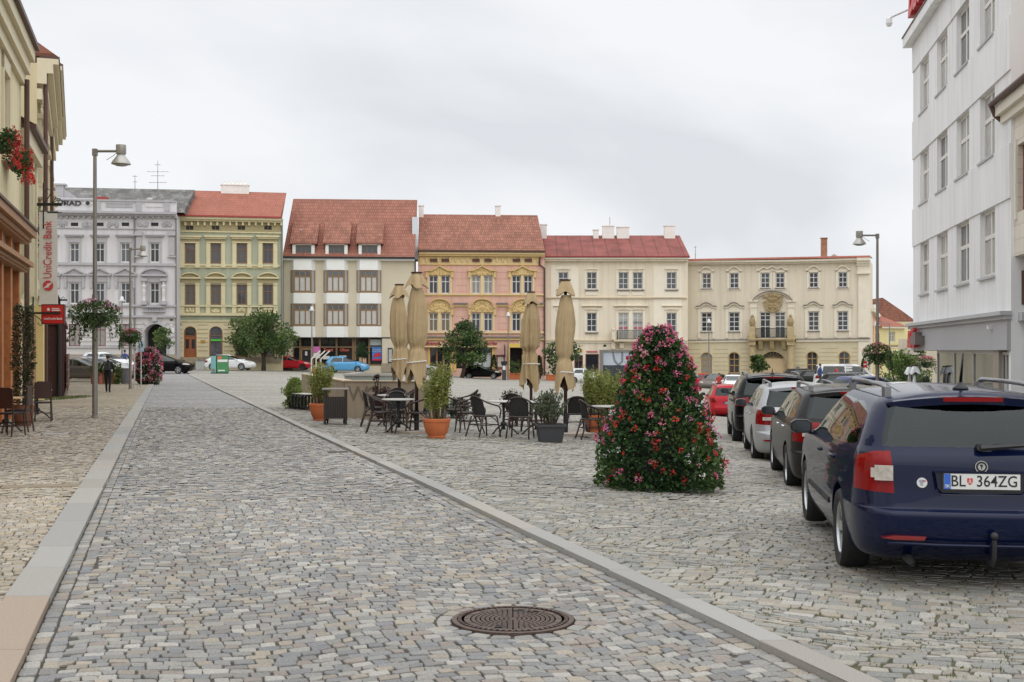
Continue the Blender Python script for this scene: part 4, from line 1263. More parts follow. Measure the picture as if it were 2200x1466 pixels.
for cx_ in (768, 812, 895, 935): h.rect('poster', mrd, (cx_ - 15, 964, cx_ + 15, 975), -0.125, 0.135)
def railing(cx0, cx1, cy0, cy1, out, n):
 b = h.part('balcony_railing', M_black); x0, x1 = h.S(cx0), h.S(cx1); z0, z1 = h.Z(cx0, cy1), h.Z(cx0, cy0)
 pts = [(x0, 0), (x0, -out), (x1, -out), (x1, 0)]
 for (a, c), (e, f) in zip(pts, pts[1:]):
  for z in (z0 + .05, z1): b.cyl((a, c, z), (e, f, z), .03, n=5)
 for i in range(n + 1):
  x = x0 + (x1 - x0) * i / n; b.cyl((x, -out, z0), (x, -out, z1), .016, n=4)
 for i in range(1, 5):
  for x in (x0, x1): b.cyl((x, -out * i / 5, z0), (x, -out * i / 5, z1), .016, n=4)
railing(735, 968, 992, 1068, 0.9, 30)
h.rect('balcony', cd, (700, 1070, 1000, 1086), 1.0)
for c0 in (685, 985):
 h.rect('balcony', cw, (c0, 1000, c0 + 32, 1070), 0.9, -0.45); h.part('balcony', cw).ball((h.S(c0 + 16), -.68, h.Z(c0, 985)), .2); h.rect('balcony', cw, (c0, 1090, c0 + 32, 1150), 0.5)
h.rect('balcony', cw, (755, 1098, 790, 1140), 0.5); h.rect('balcony', cw, (880, 1098, 915, 1140), 0.5)
h.rect('number_plate', M_black, (620, 1112, 642, 1128), 0.05); h.rect('number_plate', wsg, (622, 1142, 644, 1154), 0.05)
mpr = mat('rose shop lettering', A(190, 92, 104), 0.5)
text_obj('shop_letters', 'kosmetika', 0.30, mpr, h.root, (h.S(524), -.05, h.Z(524, 1171)), depth=0.03, bold=0.008)
h.rect('shop_sign', mat('shop sign board', A(196, 160, 150), 0.6), (475, 1163, 572, 1182), 0.03)
x0 = h.S(466)
h.win((466, 1192, 581, 1345), 1, (), wred, M_shop, fw=0.1); h.win((372, 1202, 445, 1375), 2, (0.25,), wred, M_shop, fw=0.1, name='door')
h.rect('round_sign', mat('round sign orange', A(206, 160, 90), 0.5), (408, 1150, 440, 1174), 0.1)
h.win((1150, 1190, 1260, 1345), 2, (0.3,), wred, M_shop, fw=0.1)
for c in ((535, 130, 579, 198), (612, 98, 712, 200), (736, 107, 840, 203), (1140, 95, 1230, 206), (84, 86, 137, 200)): h.chimney(M_plwhite, c, 5.0)
for c in ((498, 305, 550, 322), (937, 245, 990, 262), (1020, 303, 1065, 318)):
 yy = 5.9 * (366 - c[3]) / 183 * 1.0; h.rect('skylight', wsg if c[0] > 1000 else M_red_flash, c, -max(yy - .3, .1), yy + .5)
h.part('roof', M_zinc).cyl((h.S(710), 5.5, zr - .2), (h.S(710), 5.5, zr + 2.0), .03, n=5)
h.finish([(zt, cw)], zt)
h.done()
# ================================================================== old court house on the right
k7 = (1440, 500, 3.929)
hw = mat('warm cream plaster', A(208, 198, 178), 0.9, var=0.06, vscale=0.6, streak=True)
hl = mat('whitish stucco', A(216, 208, 190), 0.9, var=0.06, vscale=1.5)
hy = mat('ochre ground floor plaster', A(195, 184, 154), 0.9, var=0.08, vscale=0.8)
hs = mat('weathered sandstone', A(176, 158, 122), 0.9, var=0.2, vscale=3)
hd = mat('darker sandstone', A(150, 132, 98), 0.9, var=0.25, vscale=4)
h = House('manor_house', 'long cream three storey house with stone gateway, balcony and coat of arms', 1478, 129, 1868, 123, -1.6, k7)
zt = h.Z(900, 238)
def S2(c, dy):  # the facade runs slightly closer to the right: the crop rows climb a little
 return (c[0], c[1] + dy, c[2], c[3] + dy)
tl = lambda x: -10 * (x - 305) / 1150.0
for cx in (306, 539, 801, 926, 1210, 1456):
 t = tl(cx)
 h.win((cx - 38, 344 + t, cx + 38, 472 + t), 2, (0.33, 0.66), fw=0.09, mw=0.07)
 h.rect('sill', pgr, (cx - 44, 473 + t, cx + 44, 479 + t), 0.14)
 for a, b_ in ((cx - 58, cx - 40), (cx + 40, cx + 58)): h.rect('window_trim', hl, (a, 330 + t, b_, 484 + t), 0.06)
 h.rect('window_trim', hl, (cx - 58, 322 + t, cx + 58, 342 + t), 0.06); h.rect('window_trim', hl, (cx - 58, 480 + t, cx + 58, 490 + t), 0.06)
 mid = cx in (801, 926)
 if not mid:
  h.band('window_trim', hl, [(cx - 66, 318 + t), (cx - 48, 314 + t), (cx - 24, 290 + t), (cx, 284 + t), (cx + 24, 290 + t), (cx + 48, 314 + t), (cx + 66, 318 + t)], 12, 0.22)
  h.win((cx - 46, 674 + t, cx + 46, 836 + t), 2, (0.25, 0.5, 0.75), fw=0.1, mw=0.07)
  h.rect('sill', pgr, (cx - 52, 837 + t, cx + 52, 843 + t), 0.14)
  h.band('window_trim', pgr, [(cx - 86, 619 + t), (cx - 52, 617 + t), (cx - 28, 596 + t), (cx, 588 + t), (cx + 28, 596 + t), (cx + 52, 617 + t), (cx + 86, 619 + t)], 6, 0.32)
  h.band('window_trim', hl, [(cx - 84, 626 + t), (cx - 50, 624 + t), (cx - 26, 603 + t), (cx, 595 + t), (cx + 26, 603 + t), (cx + 50, 624 + t), (cx + 84, 626 + t)], 14, 0.2)
  for a, b_ in ((cx - 72, cx - 48), (cx + 48, cx + 72)): h.rect('window_trim', hl, (a, 640 + t, b_, 846 + t), 0.07)
  h.rect('window_trim', hl, (cx - 47, 640 + t, cx + 47, 672 + t), 0.07); h.rect('window_trim', hl, (cx - 70, 850 + t, cx - 52, 895 + t), 0.12); h.rect('window_trim', hl, (cx + 52, 850 + t, cx + 70, 895 + t), 0.12)
 else:
  h.win((cx - 46, 670, cx + 46, 892), 2, (0.14, 0.3, 0.55), fw=0.1, mw=0.07, name='balcony_door')
 g = (306, 539, None, None, 1198, 1469)[(306, 539, 801, 926, 1210, 1456).index(cx)]
 if g:
  h.win((g - 46, 1014 + t, g + 46, 1190 + t), 2, (0.33, 0.62), mat('ochre window frame', A(158, 128, 82), 0.6), arch=True, fw=0.12, mw=0.09)
  h.rect('sill', pgr, (g - 50, 1190 + t, g + 50, 1196 + t), 0.14)
  arc = [(g + 52 * math.sin(q), 1060 + t - 54 * math.cos(q)) for q in np.linspace(-PI / 2, PI / 2, 9)]
  h.band('window_trim', hs, arc, 8, 0.08)
t = tl(862)
h.band('window_trim', hl, [(730, 312), (758, 306), (790, 284), (820, 300), (862, 276), (905, 300), (935, 284), (965, 304), (995, 308)], 12, 0.22)
# cornice and the thin red roof edge, following the slope of the eave
for (a, b_, m, o) in ((240, 256, hl, 0.7), (256, 272, hw, 0.4)):
 h.band('cornice', m, [(150, a), (660, a - 4), (1050, a - 8), (1580, a - 22)], b_ - a, o)
z_ = [(x, 228 - 30 * (x - 150) / 1540) for x in (150, 500, 900, 1300, 1690)]
h.band('roof', mat('orange red roof edge', A(180, 108, 94), 0.7, var=0.15), z_, 14, 0.85, 0.4)
rx = [(h.S(a), h.Z(a, b_)) for a, b_ in z_]
b = h.part('roof', M_tile_new)
b.add([(rx[0][0], .4, rx[0][1]), (rx[-1][0], .4, rx[-1][1]), (rx[-1][0], 8, rx[-1][1] + .35), (rx[0][0], 8, rx[0][1] + .35)], [(0, 1, 2, 3)])
# middle bay
arc = [(866 + 168 * math.sin(q) / math.sin(1.2), 572 - 80 * (math.cos(q) - math.cos(1.2)) / (1 - math.cos(1.2))) for q in np.linspace(-1.2, 1.2, 15)]
h.band('gable_arch', pgr, arc, 7, 0.42); h.band('gable_arch', hl, [(a, b_ + 8) for a, b_ in arc], 12, 0.26)
h.band('gable_arch', hl, [(780, 578), (862, 524), (944, 574)], 10, 0.3); h.rect('gable_arch', hl, (780, 576, 815, 586), 0.28); h.rect('gable_arch', hl, (910, 574, 945, 584), 0.28)
for c0 in (676, 992):
 h.rect('pilaster', hl, (c0, 592, c0 + 56, 892), 0.14); h.rect('pilaster', hl, (c0 - 10, 572, c0 + 66, 584), 0.36); h.rect('pilaster', hl, (c0 - 5, 584, c0 + 61, 592), 0.22); h.rect('pilaster', hl, (c0 - 4, 625, c0 + 60, 634), 0.22)
x, z = h.S(866), h.Z(866, 590)
b = h.part('coat_of_arms', hd); sc_ = 1.05
b.prism([(x - .9 * sc_, z + .85), (x, z + 1.05), (x + .9 * sc_, z + .85), (x + .95 * sc_, z - .1), (x + .55, z - .85), (x, z - 1.1), (x - .55, z - .85), (x - .95 * sc_, z - .1)], -.3, -.05)
relief(b, x - .8, x + .8, z - .8, z + .8, -.3, 14, (.12, .22))
# balcony with iron rail, urns, consoles
h.rect('balcony', hs, (676, 893, 1062, 905), 1.5); h.rect('balcony', hd, (736, 905, 1000, 916), 1.35)
b = h.part('balcony_railing', M_black); x0, x1 = h.S(738), h.S(992); z0, z1 = h.Z(860, 890), h.Z(860, 812)
n_ = 34
pt = [(x0 - .1, -.1), (x0, -1.25), ((x0 + x1) / 2, -1.5), (x1, -1.25), (x1 + .1, -.1)]
for (a, c), (e, f) in zip(pt, pt[1:]):
 for zz in (z0 + .05, z1): b.cyl((a, c, zz), (e, f, zz), .035, n=5)
for i in range(n_ + 1):
 f = i / n_; xx = x0 + (x1 - x0) * f; yy = -1.25 - .25 * (1 - abs(2 * f - 1)); bulge = -.12
 b.tube([(xx, yy, z1), (xx, yy - .02, (z0 + z1) / 2), (xx, yy + bulge, z0 + .35), (xx, yy, z0)], .018, 4)
for c0 in (702, 1022):
 xx = h.S(c0); zb = h.Z(c0, 892)
 h.part('urn', hs).box(xx - .32, -1.2, zb, xx + .32, -.6, zb + 1.25)
 h.part('urn', hd).lathe([(.2, 1.25), (.3, 1.4), (.34, 1.7), (.26, 2.0), (.16, 2.2), (.2, 2.3), (.05, 2.5)], 10, (xx, -.9, zb))
 h.part('column', hs).lathe([(.42, 0), (.42, .3), (.34, .4), (.32, 3.2), (.4, 3.35), (.5, 3.8), (.52, 4.1)], 14, (xx, -.75, h.Z(c0, 1195)))
 h.rect('column', hs, (c0 - 30, 918, c0 + 30, 950), 1.3); h.rect('column', hd, (c0 - 34, 905, c0 + 34, 918), 1.45)
for c0 in (770, 866, 965): h.part('console', hs).prism([(-1.2, h.Z(c0, 916)), (-.02, h.Z(c0, 916)), (-.02, h.Z(c0, 990)), (-.5, h.Z(c0, 985)), (-.9, h.Z(c0, 945))], h.S(c0 - 17), h.S(c0 + 17), 'x')
# gateway
x0, x1, z1 = h.S(766), h.S(966), h.Z(866, 1000)
h.hole(x0, 0, x1, z1, 0.6); h.arch_fill(x0, x1, z1, 0.6)
arc = [(866 + 112 * math.sin(q), 1100 - 112 * math.cos(q)) for q in np.linspace(-PI / 2, PI / 2, 15)]
h.band('gate_arch', hs, arc, 16, 0.2)
h.rect('gate_arch', hs, (740, 1100, 764, 1230), 0.2); h.rect('gate_arch', hs, (968, 1100, 992, 1230), 0.2); h.rect('gate_arch', hs, (962, 1096, 1000, 1118), 0.3); h.rect('gate_arch', hs, (732, 1096, 768, 1118), 0.3)
gm = mat('beige gate wood', A(206, 184, 146), 0.7, var=0.06, vscale=2); gm2 = mat('gate panel wood', A(186, 162, 124), 0.7)
b = MB(); b.box(x0, .42, 0, x1, .5, h.Z(866, 1062))
for c0, c1 in ((778, 855), (878, 955)):
 for a, b_ in ((1078, 1108), (1116, 1170)): b.box(h.S(c0), .39, h.Z(866, b_), h.S(c1), .43, h.Z(866, a))
o = b.build('gate', gm, h.root)
b = MB(); b.box(x0, .46, h.Z(866, 1058), x1, .5, z1); b.build('fanlight', M_glass[2], o)
b = MB(); b.box(x0, .38, h.Z(866, 1063), x1, .45, h.Z(866, 1056))
zc_ = h.Z(866, 1060); xc_ = (x0 + x1) / 2
for q in np.linspace(-1.2, 1.2, 7): b.cyl((xc_, .42, zc_), (xc_ + (x1 - x0) / 2 * math.sin(q), .42, zc_ + (z1 - zc_) * math.cos(q)), .03, n=4)
b.build('fanlight_bars', hd, o)
# belt, rustic joints, corner pilaster with capital
h.band('belt', pgr, [(150, 906), (672, 900)], 5, 0.24); h.band('belt', pgr, [(1064, 896), (1690, 890)], 5, 0.3)
h.band('belt', hl, [(150, 911), (672, 905)], 18, 0.14); h.band('belt', hl, [(1064, 901), (1690, 895)], 22, 0.16)
for cy in (985, 1020, 1055, 1090, 1125, 1160):
 for a, b_ in ((160, 255), (362, 488), (595, 680), (1050, 1142), (1256, 1412), (1528, 1580)):
  h.rect('rustication', hd, (a, cy + tl(a), b_, cy + 3 + tl(a)), 0.01)
h.rect('corner_pilaster', hl, (1588, 352, 1683, 885), 0.16)
for a, b_, o in ((338, 350, .45), (322, 338, .3), (262, 280, .35), (240, 262, .55), (212, 240, .8)): h.rect('corner_pilaster', hl, (1576, a, 1690, b_), o)
h.rect('corner_pilaster', hl, (1582, 280, 1686, 322), 0.18); h.rect('corner_pilaster', hl, (1588, 920, 1686, 1235), 0.1)
h.rect('name_plate', M_zinc, (1064, 1132, 1092, 1146), 0.06)
h.chimney(M_brickred, (1271, 44, 1323, 196), 6.5)
h.part('roof_gable', mat('grey roof gable', A(172, 168, 158), 0.8)).prism([(h.S(1290), h.Z(1290, 200)), (h.S(1440), h.Z(1440, 196)), (h.S(1356), h.Z(1356, 148))], 5, 8)
h.finish([(h.Z(900, 905), hy), (zt, hw)], zt)
h.done()
aerial('thin aerial rod behind the cream manor roof on the left', 1494, 130, ZP(560, 130), 1.6, ((.9, .15, 1), (.4, .1, 1)))

# ================================================================== houses down the side street
k9 = (1840, 420, 3.33)
yg = mat('pale yellow plaster', A(206, 196, 146), 0.9, var=0.06, vscale=0.8)
h = House('corner_house', 'small pale yellow house with steep orange hip roof beyond the tall lamp', 1891, 150, 1942, 152, -1.5, k9)
zt = h.Z(260, 938)
h.win((240, 975, 277, 1050), 2, (.33,), fw=0.1); h.win((243, 1134, 278, 1190), 2, (.33,), fw=0.1)
h.rect('belt', hd, (175, 1070, 340, 1080), 0.2); h.rect('belt', hl, (175, 1084, 340, 1092), 0.1); h.rect('window_trim', hl, (240, 1108, 290, 1116), 0.2)
h.rect('cornice', hl, (168, 938, 345, 952), 0.4)
xa, xb = h.S(160), h.S(350)
h.part('roof', M_tile_new).add([(xa - 3, -.5, zt), (xb, -.5, zt), (h.S(190), 4, h.Z(190, 800)), (xa - 3, 4, h.Z(150, 786)), (xb, 9, zt)], [(0, 1, 2, 3), (1, 4, 2)])
h.rect('roof_dormer', M_plwhite, (190, 778, 206, 822), -1.5, 3)
h.finish([(h.Z(260, 1075), yg), (zt, yg)], zt, x0=h.S(140), x1=h.S(345)); h.done()
h = House('corner_house', 'tall house end with weathered brown tiled gable roof behind the orange roof', 1888, 165, 1962, 168, -1.5, k9)
h.pg('roof', M_tile_old, [(90, 905), (420, 905), (395, 880), (325, 828), (185, 733), (100, 745), (90, 760)], 0.1, 0.3)
h.part('chimney', M_plwhite).box(h.S(165), 4, h.Z(170, 760), h.S(185), 5, h.Z(170, 716)); h.part('chimney', M_plwhite).box(h.S(100), 4, h.Z(100, 770), h.S(125), 5, h.Z(100, 730))
h.finish([(h.Z(200, 905), yg)], h.Z(200, 905), x0=h.S(60), x1=h.S(440)); h.done()
pc = mat('peach plaster', A(214, 168, 128), 0.9, var=0.06)
h = House('corner_house', 'narrow peach house seen edge on between the manor corner and the lamp', 1869, 128, 1889, 170, -1.5, (0, 0, 1))
zt = h.Z(1872, 672); h.rect('cornice', hl, (1869, 672, 1889, 680), 0.5)
h.part('window', M_glass[1]).box(4, -.03, 4, 6, .05, 6.2); h.part('window', M_glass[1]).box(12, -.03, 4, 14, .05, 6.2); h.part('shop_front', M_shop).box(3, -.03, .4, 20, .05, 2.8)
h.part('roof', M_tile_old).add([(0, -.5, zt), (h.W, -.5, zt), (h.W, 6, zt + 4), (0, 6, zt + 3)], [(0, 1, 2, 3)])
h.finish([(zt, pc)], zt); h.done()
h = House('corner_house', 'distant cream house front beyond the street trees at the right edge', 1930, 118, 2020, 112, -1.4, (0, 0, 1))
h.part('window', M_glass[1]).box(.5, -.03, .5, 1.6, .05, 2.4); h.part('awning', M_black).box(0, -.8, 2.6, 3, 0, 2.75)
h.finish([(h.Z(1960, 728), hw)], h.Z(1960, 728)); h.done()

# ================================================================== white department store
ww = mat('white render', A(238, 237, 236), 0.9, var=0.06, vscale=0.6, bump=0.1, bscale=8, streak=True)
wg = mat('light grey cladding', A(168, 168, 171), 0.55, var=0.03, vscale=0.5)
wg2 = mat('grey cornice stone', A(178, 178, 180), 0.8)
wcr = mat('pale window frame paint', A(214, 210, 204), 0.5)
class Side(House): pass
# facade runs towards the camera: origin at the far corner
xc, yc = XY(1962, 53)
hx, hy_ = -0.162, -0.987
x1_, y1_ = xc + hx * 17.3, yc + hy_ * 17.3
px1_ = CXP + FPX * x1_ / y1_
h = House('department_store', 'white four storey department store with grey shop band and recessed windows', 1962, 53, px1_, y1_, -0.95, (0, 0, 1), depth=14)
zB = h.Z(1963, 753); zT = h.Z(1962, 696)
cols = [(1977, 1995.5), (2013, 2035.5), (2055, 2082), (2105.5, 2137.5)]
rows = []
zl3, zs3 = h.Z(1962, 531), h.Z(1977, 634)
zl2 = h.Z(1957, 349); zl1 = h.Z(1954, 168)
st_ = (zl1 - zl3) / 2
ztop = zl1 + 1.2
gw_ = [M_curtain[0], M_curtain[1], M_glass[3], M_curtain[1]]  # pale panes: the bright sky reflection is put into their colour
for r in range(3):
 l = zl3 + r * st_; s0 = zs3 + r * st_
 for a, b_ in cols:
  xa, xb = h.S(a), h.S(b_)
  h.hole(xa, s0, xb, l, 0.24)
  h.win_m(xa, s0 + .02, xb, l, 2, (0.40,), wcr, R.choice(gw_), 0.11, 0.14, 0.13)
  h.part('sill', wg2).box(xa - .06, -.1, s0 - .07, xb + .06, .1, s0)
 # the wall above each lintel line stands a little proud
 h.part('wall_band', ww).box(0, -.05, l, h.W, -.001, min(l + st_ - (l - s0), ztop - .01))
h.part('cornice', ww).box(-.36, -.40, ztop, h.W, .02, ztop + .42); h.part('cornice', M_pipe).box(-.40, -.44, ztop + .42, h.W, .5, ztop + .48)
h.part('roof', M_zinc).box(-.3, .02, ztop, h.W, 13.8, ztop + .3)
h.part('shop_band', wg).box(0, -.12, zB, h.W + .0, -.001, zT - .25)
for i in range(1, 9): h.part('shop_band', wg2).box(h.W * i / 9 - .012, -.123, zB + .02, h.W * i / 9 + .012, -.1, zT - .3)
h.part('band_cornice', wg2).box(-.2, -.34, zT - .12, h.W + .1, 0, zT); h.part('band_cornice', wg2).box(-.1, -.22, zT - .25, h.W + .05, 0, zT - .12)
# ground floor: glass shop, open corner on the far side
xg0, xg1 = h.S(2012), h.S(2137); xd0, xd1 = h.S(2149), h.S(2166)
fr = mat('grey aluminium frame', A(176, 172, 168), 0.45, metal=0.3)
M_shopc = clear_glass('shop window glass', (.72, .78, .76), 2.0)
sg = MB()
for i in range(4):
 xx = xg0 + (xg1 - xg0) * i / 3; sg.box(xx - .05, .02, 0.3, xx + .05, .12, zB)
sg.box(xg0, .02, .25, xg1, .12, .36); sg.box(xg0, .02, zB - .12, xg1, .12, zB)
sw = sg.build('shop_front', fr, h.root)
for i in range(3):
 g = MB(); a = xg0 + (xg1 - xg0) * i / 3; c = xg0 + (xg1 - xg0) * (i + 1) / 3
 g.box(a + .05, .06, .36, c - .05, .08, zB - .12); g.build('pane', M_shopc, sw)
b = h.part('shop_interior', mat('shop interior wall', A(176, 162, 136, .9), 0.9, var=0.3, vscale=0.8)); b.box(xg0, 4.4, 0, xg1, 4.5, zB)
b = h.part('shop_interior', mat('shop floor', A(120, 110, 100), 0.5)); b.box(xg0, .1, 0.2, xg1, 4.4, .26)
b = h.part('shop_interior', M_dark); b.box(xg0 + 2.2, 2.5, .3, xg0 + 3.2, 3.2, zB)
for i in range(5): b.box(xg0 + 1 + i * 2.2, 1.6 + .4 * (i % 2), .3, xg0 + 1.9 + i * 2.2, 2.4, 1.2 + .5 * (i % 3))
b = h.part('wall', ww); 
h.part('pier', mat('brown grey pier', A(150, 140, 128), 0.7)).box(xg1, -.05, 0, xd0, .4, zB)
dr = MB()
for a in (xd0, (xd0 + xd1) / 2, xd1): dr.box(a - .06, .05, 0, a + .06, .15, zB - .05)
dr.box(xd0, .05, zB - .15, xd1, .15, zB - .05); do_ = dr.build('door', fr, h.root); g = MB(); g.box(xd0, .09, .1, xd1, .1, zB - .15); g.build('pane', M_shopc, do_)
h.part('ceiling', wg2).box(0, 0, zB - .02, xg0, 13.8, zB + .1)
h.part('side_wall', ww).box(xg0 - .12, 3.5, 0, xg0, 13.8, zB - .02)
h.part('side_wall', ww).box(xg0 - .12, .13, 0.3, xg0 - .06, 3.5, .5)
mre = mat('red sign letters', A(196, 62, 66), 0.4)
for (tx, sz, xx, yy, zz) in (('Baťa', 0.98, 1.9, -.16, h.Z(1975, 729)), ):
 o = text_obj('sign_letters', tx, sz, mre, h.root, (xx - .4, yy - .12, zz - .04), depth=0.09, shear=0.3, bold=0.035)
h.part('sign_box', mat('dark sign box', A(110, 100, 98), 0.5)).box(h.S(1981), -.5, h.Z(1985, 741), h.S(1993), -.12, h.Z(1985, 722))
h.part('sign_box', mat('dark sign box', (0, 0, 0))).box(h.S(1981), -.4, h.Z(1985, 722), h.S(1987), -.12, h.Z(1985, 714))
o = text_obj('sign_letters', 'Baťa', 2.2, mre, h.root, (2.6, -.2, ztop + 1.75), depth=0.15, shear=0.3, bold=0.05)
b = h.part('sign_box', M_zinc)
for i in range(5): b.cyl((1.0 + i * 1.6, 0.1, ztop + .6), (1.0 + i * 1.6, .1, ztop + 2.6), .05, n=5)
cm = h.part('security_camera', wsg); zc_ = h.Z(1950, 38); cm.cyl((0.2, -.2, ztop + 1.6), (-.5, -.9, ztop + 1.45), .05, n=6); cm.lathe([(.05, 0), (.13, -.1), (.15, -.3), (.1, -.42), (.0, -.46)], 10, (-.55, -.95, ztop + 1.5))
h.part('security_camera', wsg).box(h.S(2138), -.25, h.Z(2138, 708), h.S(2141), -.12, h.Z(2138, 700))
h.finish([(20, ww)], ztop, floor=zB); 
h.part('wall', ww).box(xd1 + .06, 0.001, 0, h.W, .4, zB)
h.done()

# ================================================================== stone house at the right edge, nearer than the store
wsr = tile_mat('scratched block plaster', A(212, 204, 190), 0.95, 0.42, 0.05, 0.82, 0.15, ms=0.05, patch=0.08)
wcl = mat('warm white plaster', A(216, 210, 196), 0.9, var=0.06, vscale=1)
x0_, y0_ = XY(2160, 37.4)
x1_, y1_ = x0_ + hx * 14, y0_ + hy_ * 14
h = House('corner_house', 'old house with scratched block plaster, oriel and brown gutter at right edge', 2163, 36.8, CXP + FPX * x1_ / y1_, y1_, -0.8, (0, 0, 1), depth=12)
zg = h.Z(2136, 246)
zo = h.Z(2166, 585)
h.part('gutter', M_pipe).tube([(-.25, -.40, zg + .05), (h.W, -.40, zg + .05)], .10, 8); h.part('gutter', M_pipe).tube([(-.2, -.40, zg), (-.18, -.3, zg - .3), (-.1, -.1, zg - .5)], .08, 8)
h.part('cornice', wcl).box(-.12, -.32, zg - .35, h.W, 0, zg - .02); h.part('cornice', wcl).box(-.06, -.18, zg - .6, h.W, 0, zg - .35)
h.part('roof', M_tile_old).add([(-.2, -.45, zg + .1), (h.W, -.45, zg + .1), (h.W, 5, zg + 1.2), (-.2, 5, zg + 1.2)], [(0, 1, 2, 3)])
h.part('upper_wall', wcl).box(1.0, .9, zg - .2, h.W, 8, zg + 9)
xa, xb = h.S(2186), h.S(2215); zw0, zw1 = h.Z(2190, 455), h.Z(2190, 310)
h.hole(xa, zw0, xb, zw1, .3); h.win_m(xa, zw0, xb, zw1, 2, (.3,), mat('red brown frame', A(120, 60, 46), .6), M_glass[2], .1, .1, .16)
h.part('window_trim', wcl).box(xa - .22, -.05, zw0 - .2, xa - .02, 0, zw1 + .2)
# vaulted underside of the oriel and the recessed ground floor
xo = h.S(2173)
h.hole(xo, 0, h.W, h.Z(2200, 545), 1.6)
arc = []
h.part('oriel_vault', hs).prism([(xo, zo), (xo + .3, zo + .5), (xo + .8, zo + .85), (xo + 2, zo + 1.0), (h.W, zo + 1.0), (h.W, zo + 1.2), (xo, zo + 1.2)], .02, 1.5)
h.part('downpipe', M_pipe).tube([(xo + .35, .3, zo), (xo + .35, .3, h.Z(2180, 655))], .1, 8)
h.part('pillar', wg2).box(xo + .25, .1, h.Z(2180, 690), xo + .8, .9, h.Z(2180, 672)); h.part('pillar', wg2).cyl((xo + .55, .5, 0), (xo + .55, .5, h.Z(2180, 690)), .26, n=14)
h.part('meter_box', wg).box(h.S(2166), -.12, h.Z(2168, 845), h.S(2172), -.001, h.Z(2168, 818)); h.part('wall_lamp', hs).box(h.S(2170), -.1, h.Z(2170, 752), h.S(2172.5), 0, h.Z(2170, 740))
h.finish([(zo - .02, wcl), (30, wsr)], zg - .3); h.done()

# ================================================================== houses along the left pavement
pl = mat('pale cream yellow plaster', A(208, 197, 162), 0.9, var=0.09, vscale=0.7, streak=True)
plt_ = mat('pale moulding', A(204, 194, 168), 0.85, var=0.04, vscale=2)
pgn = mat('grey green plaster', A(176, 178, 140), 0.9, var=0.06, vscale=0.8, streak=True)
oak = mat('varnished oak', A(170, 104, 56), 0.45, var=0.25, vscale=6)
oakd = mat('dark carved oak', A(150, 110, 74), 0.5, var=0.25, vscale=8)
xw = lambda y: -15.5 - 0.2937 * (y - 37.6)
h = House('shop_house', 'pale yellow house with a carved oak shopfront and red geraniums at its windows', CXP + FPX * xw(16) / 16, 16, 45, 37.6, 0.0, (0, 0, 1), depth=9)
W = h.W; ze = 11.36 - 0.0
h.part('cornice', plt_).box(0, -.42, ze - .5, W, 0, ze - .12); h.part('cornice', plt_).box(0, -.28, ze - .9, W, 0, ze - .5); h.part('cornice', plt_).box(0, -.14, ze - 1.25, W, 0, ze - .9)
h.part('gutter', M_pipe).box(0, -.55, ze - .12, W + .05, -.02, ze + .02)
h.part('roof', M_tile_old).add([(0, -.5, ze + .03), (W, -.5, ze + .03), (W, 4.5, ze + 3.5), (0, 4.5, ze + 3.5)], [(0, 1, 2, 3)])
win_t = []
for t in (3.9, 7.2, 10.5, 13.8):
 a = W - t - .62; b_ = W - t + .62
 if a < .5: continue
 h.hole(a, 7.2, b_, 9.6, .3); h.win_m(a, 7.2, b_, 9.6, 2, (.33,), wcr, M_glass[0], .09, .08, .2)
 h.part('window_trim', plt_).box(a - .22, -.06, 7.15, a - .02, 0, 10.05); h.part('window_trim', plt_).box(b_ + .02, -.06, 7.15, b_ + .22, 0, 10.05); h.part('window_trim', plt_).box(a - .22, -.06, 9.63, b_ + .22, 0, 10.05)
 h.part('sill', plt_).box(a - .25, -.2, 7.05, b_ + .25, 0, 7.15); win_t.append((a + b_) / 2)
# oak shopfront, boxed out from the wall; ends some metres before the far corner
se = W - 6.0
sb = h.part('shopfront', oak)
for i in range(10):
 xx = se - i * 1.75
 if xx < 1: break
 sb.box(xx - .36, -.62, .0, xx, 0, 3.9)
 sb.box(xx - .3, -.62, 4.15, xx - .06, 0, 4.62)
sb.box(0, -.58, 0, se - .36, -.1, .55)
sb = h.part('shopfront', oakd)
sb.box(0, -.95, 4.0, se + .15, 0, 4.12); sb.box(0, -.8, 3.86, se + .05, 0, 4.0); sb.box(0, -1.0, 4.8, se + .3, 0, 4.98); sb.box(0, -.82, 4.62, se + .12, 0, 4.8)
for i in range(90):
 xx = se - i * .18
 if xx < .3: break
 sb.box(xx - .09, -.9, 4.66, xx, -.82, 4.78); sb.box(xx - .09, -.86, 3.9, xx, -.8, 3.98)
h.part('shopfront', M_pipe).box(0, -1.05, 4.98, se + .35, 0, 5.04)
h.part('shop_glass', M_glass[2]).box(0, -.45, .55, se - .36, -.4, 3.86); h.part('transom_glass', M_curtain[1]).box(0, -.5, 4.14, se - .05, -.45, 4.62)
h.part('downpipe', M_pipe).cyl((W - .25, -.2, 0), (W - .25, -.2, ze - 1.1), .08, n=10)
h.part('plinth', plt_).box(se + .05, -.08, 0, W, 0, .9)
h.part('door_frame', mat('pale shop frame', A(214, 204, 160), .6)).box(W - 3.6, -.1, .9, W - 3.45, 0, 3.2); h.part('door_frame', None).box(W - 1.9, -.1, .9, W - 1.75, 0, 3.2)
h.finish([(ze, pl)], ze - .5, x0=0); h.done()
H1 = h
def wall_pt(hh, x, out, z):
 """world point beside a facade: x along it, out metres in front of it"""
 nx, ny = hh.dy, -hh.dx
 return (hh.x0 + hh.dx * x + nx * out, hh.y0 + hh.dy * x + ny * out, z)
h = House('shop_house', 'narrow grey green house with slim pilasters between the yellow and ornate houses', 45, 37.65, 76, 42.6, 0.0, (0, 0, 1), depth=7)
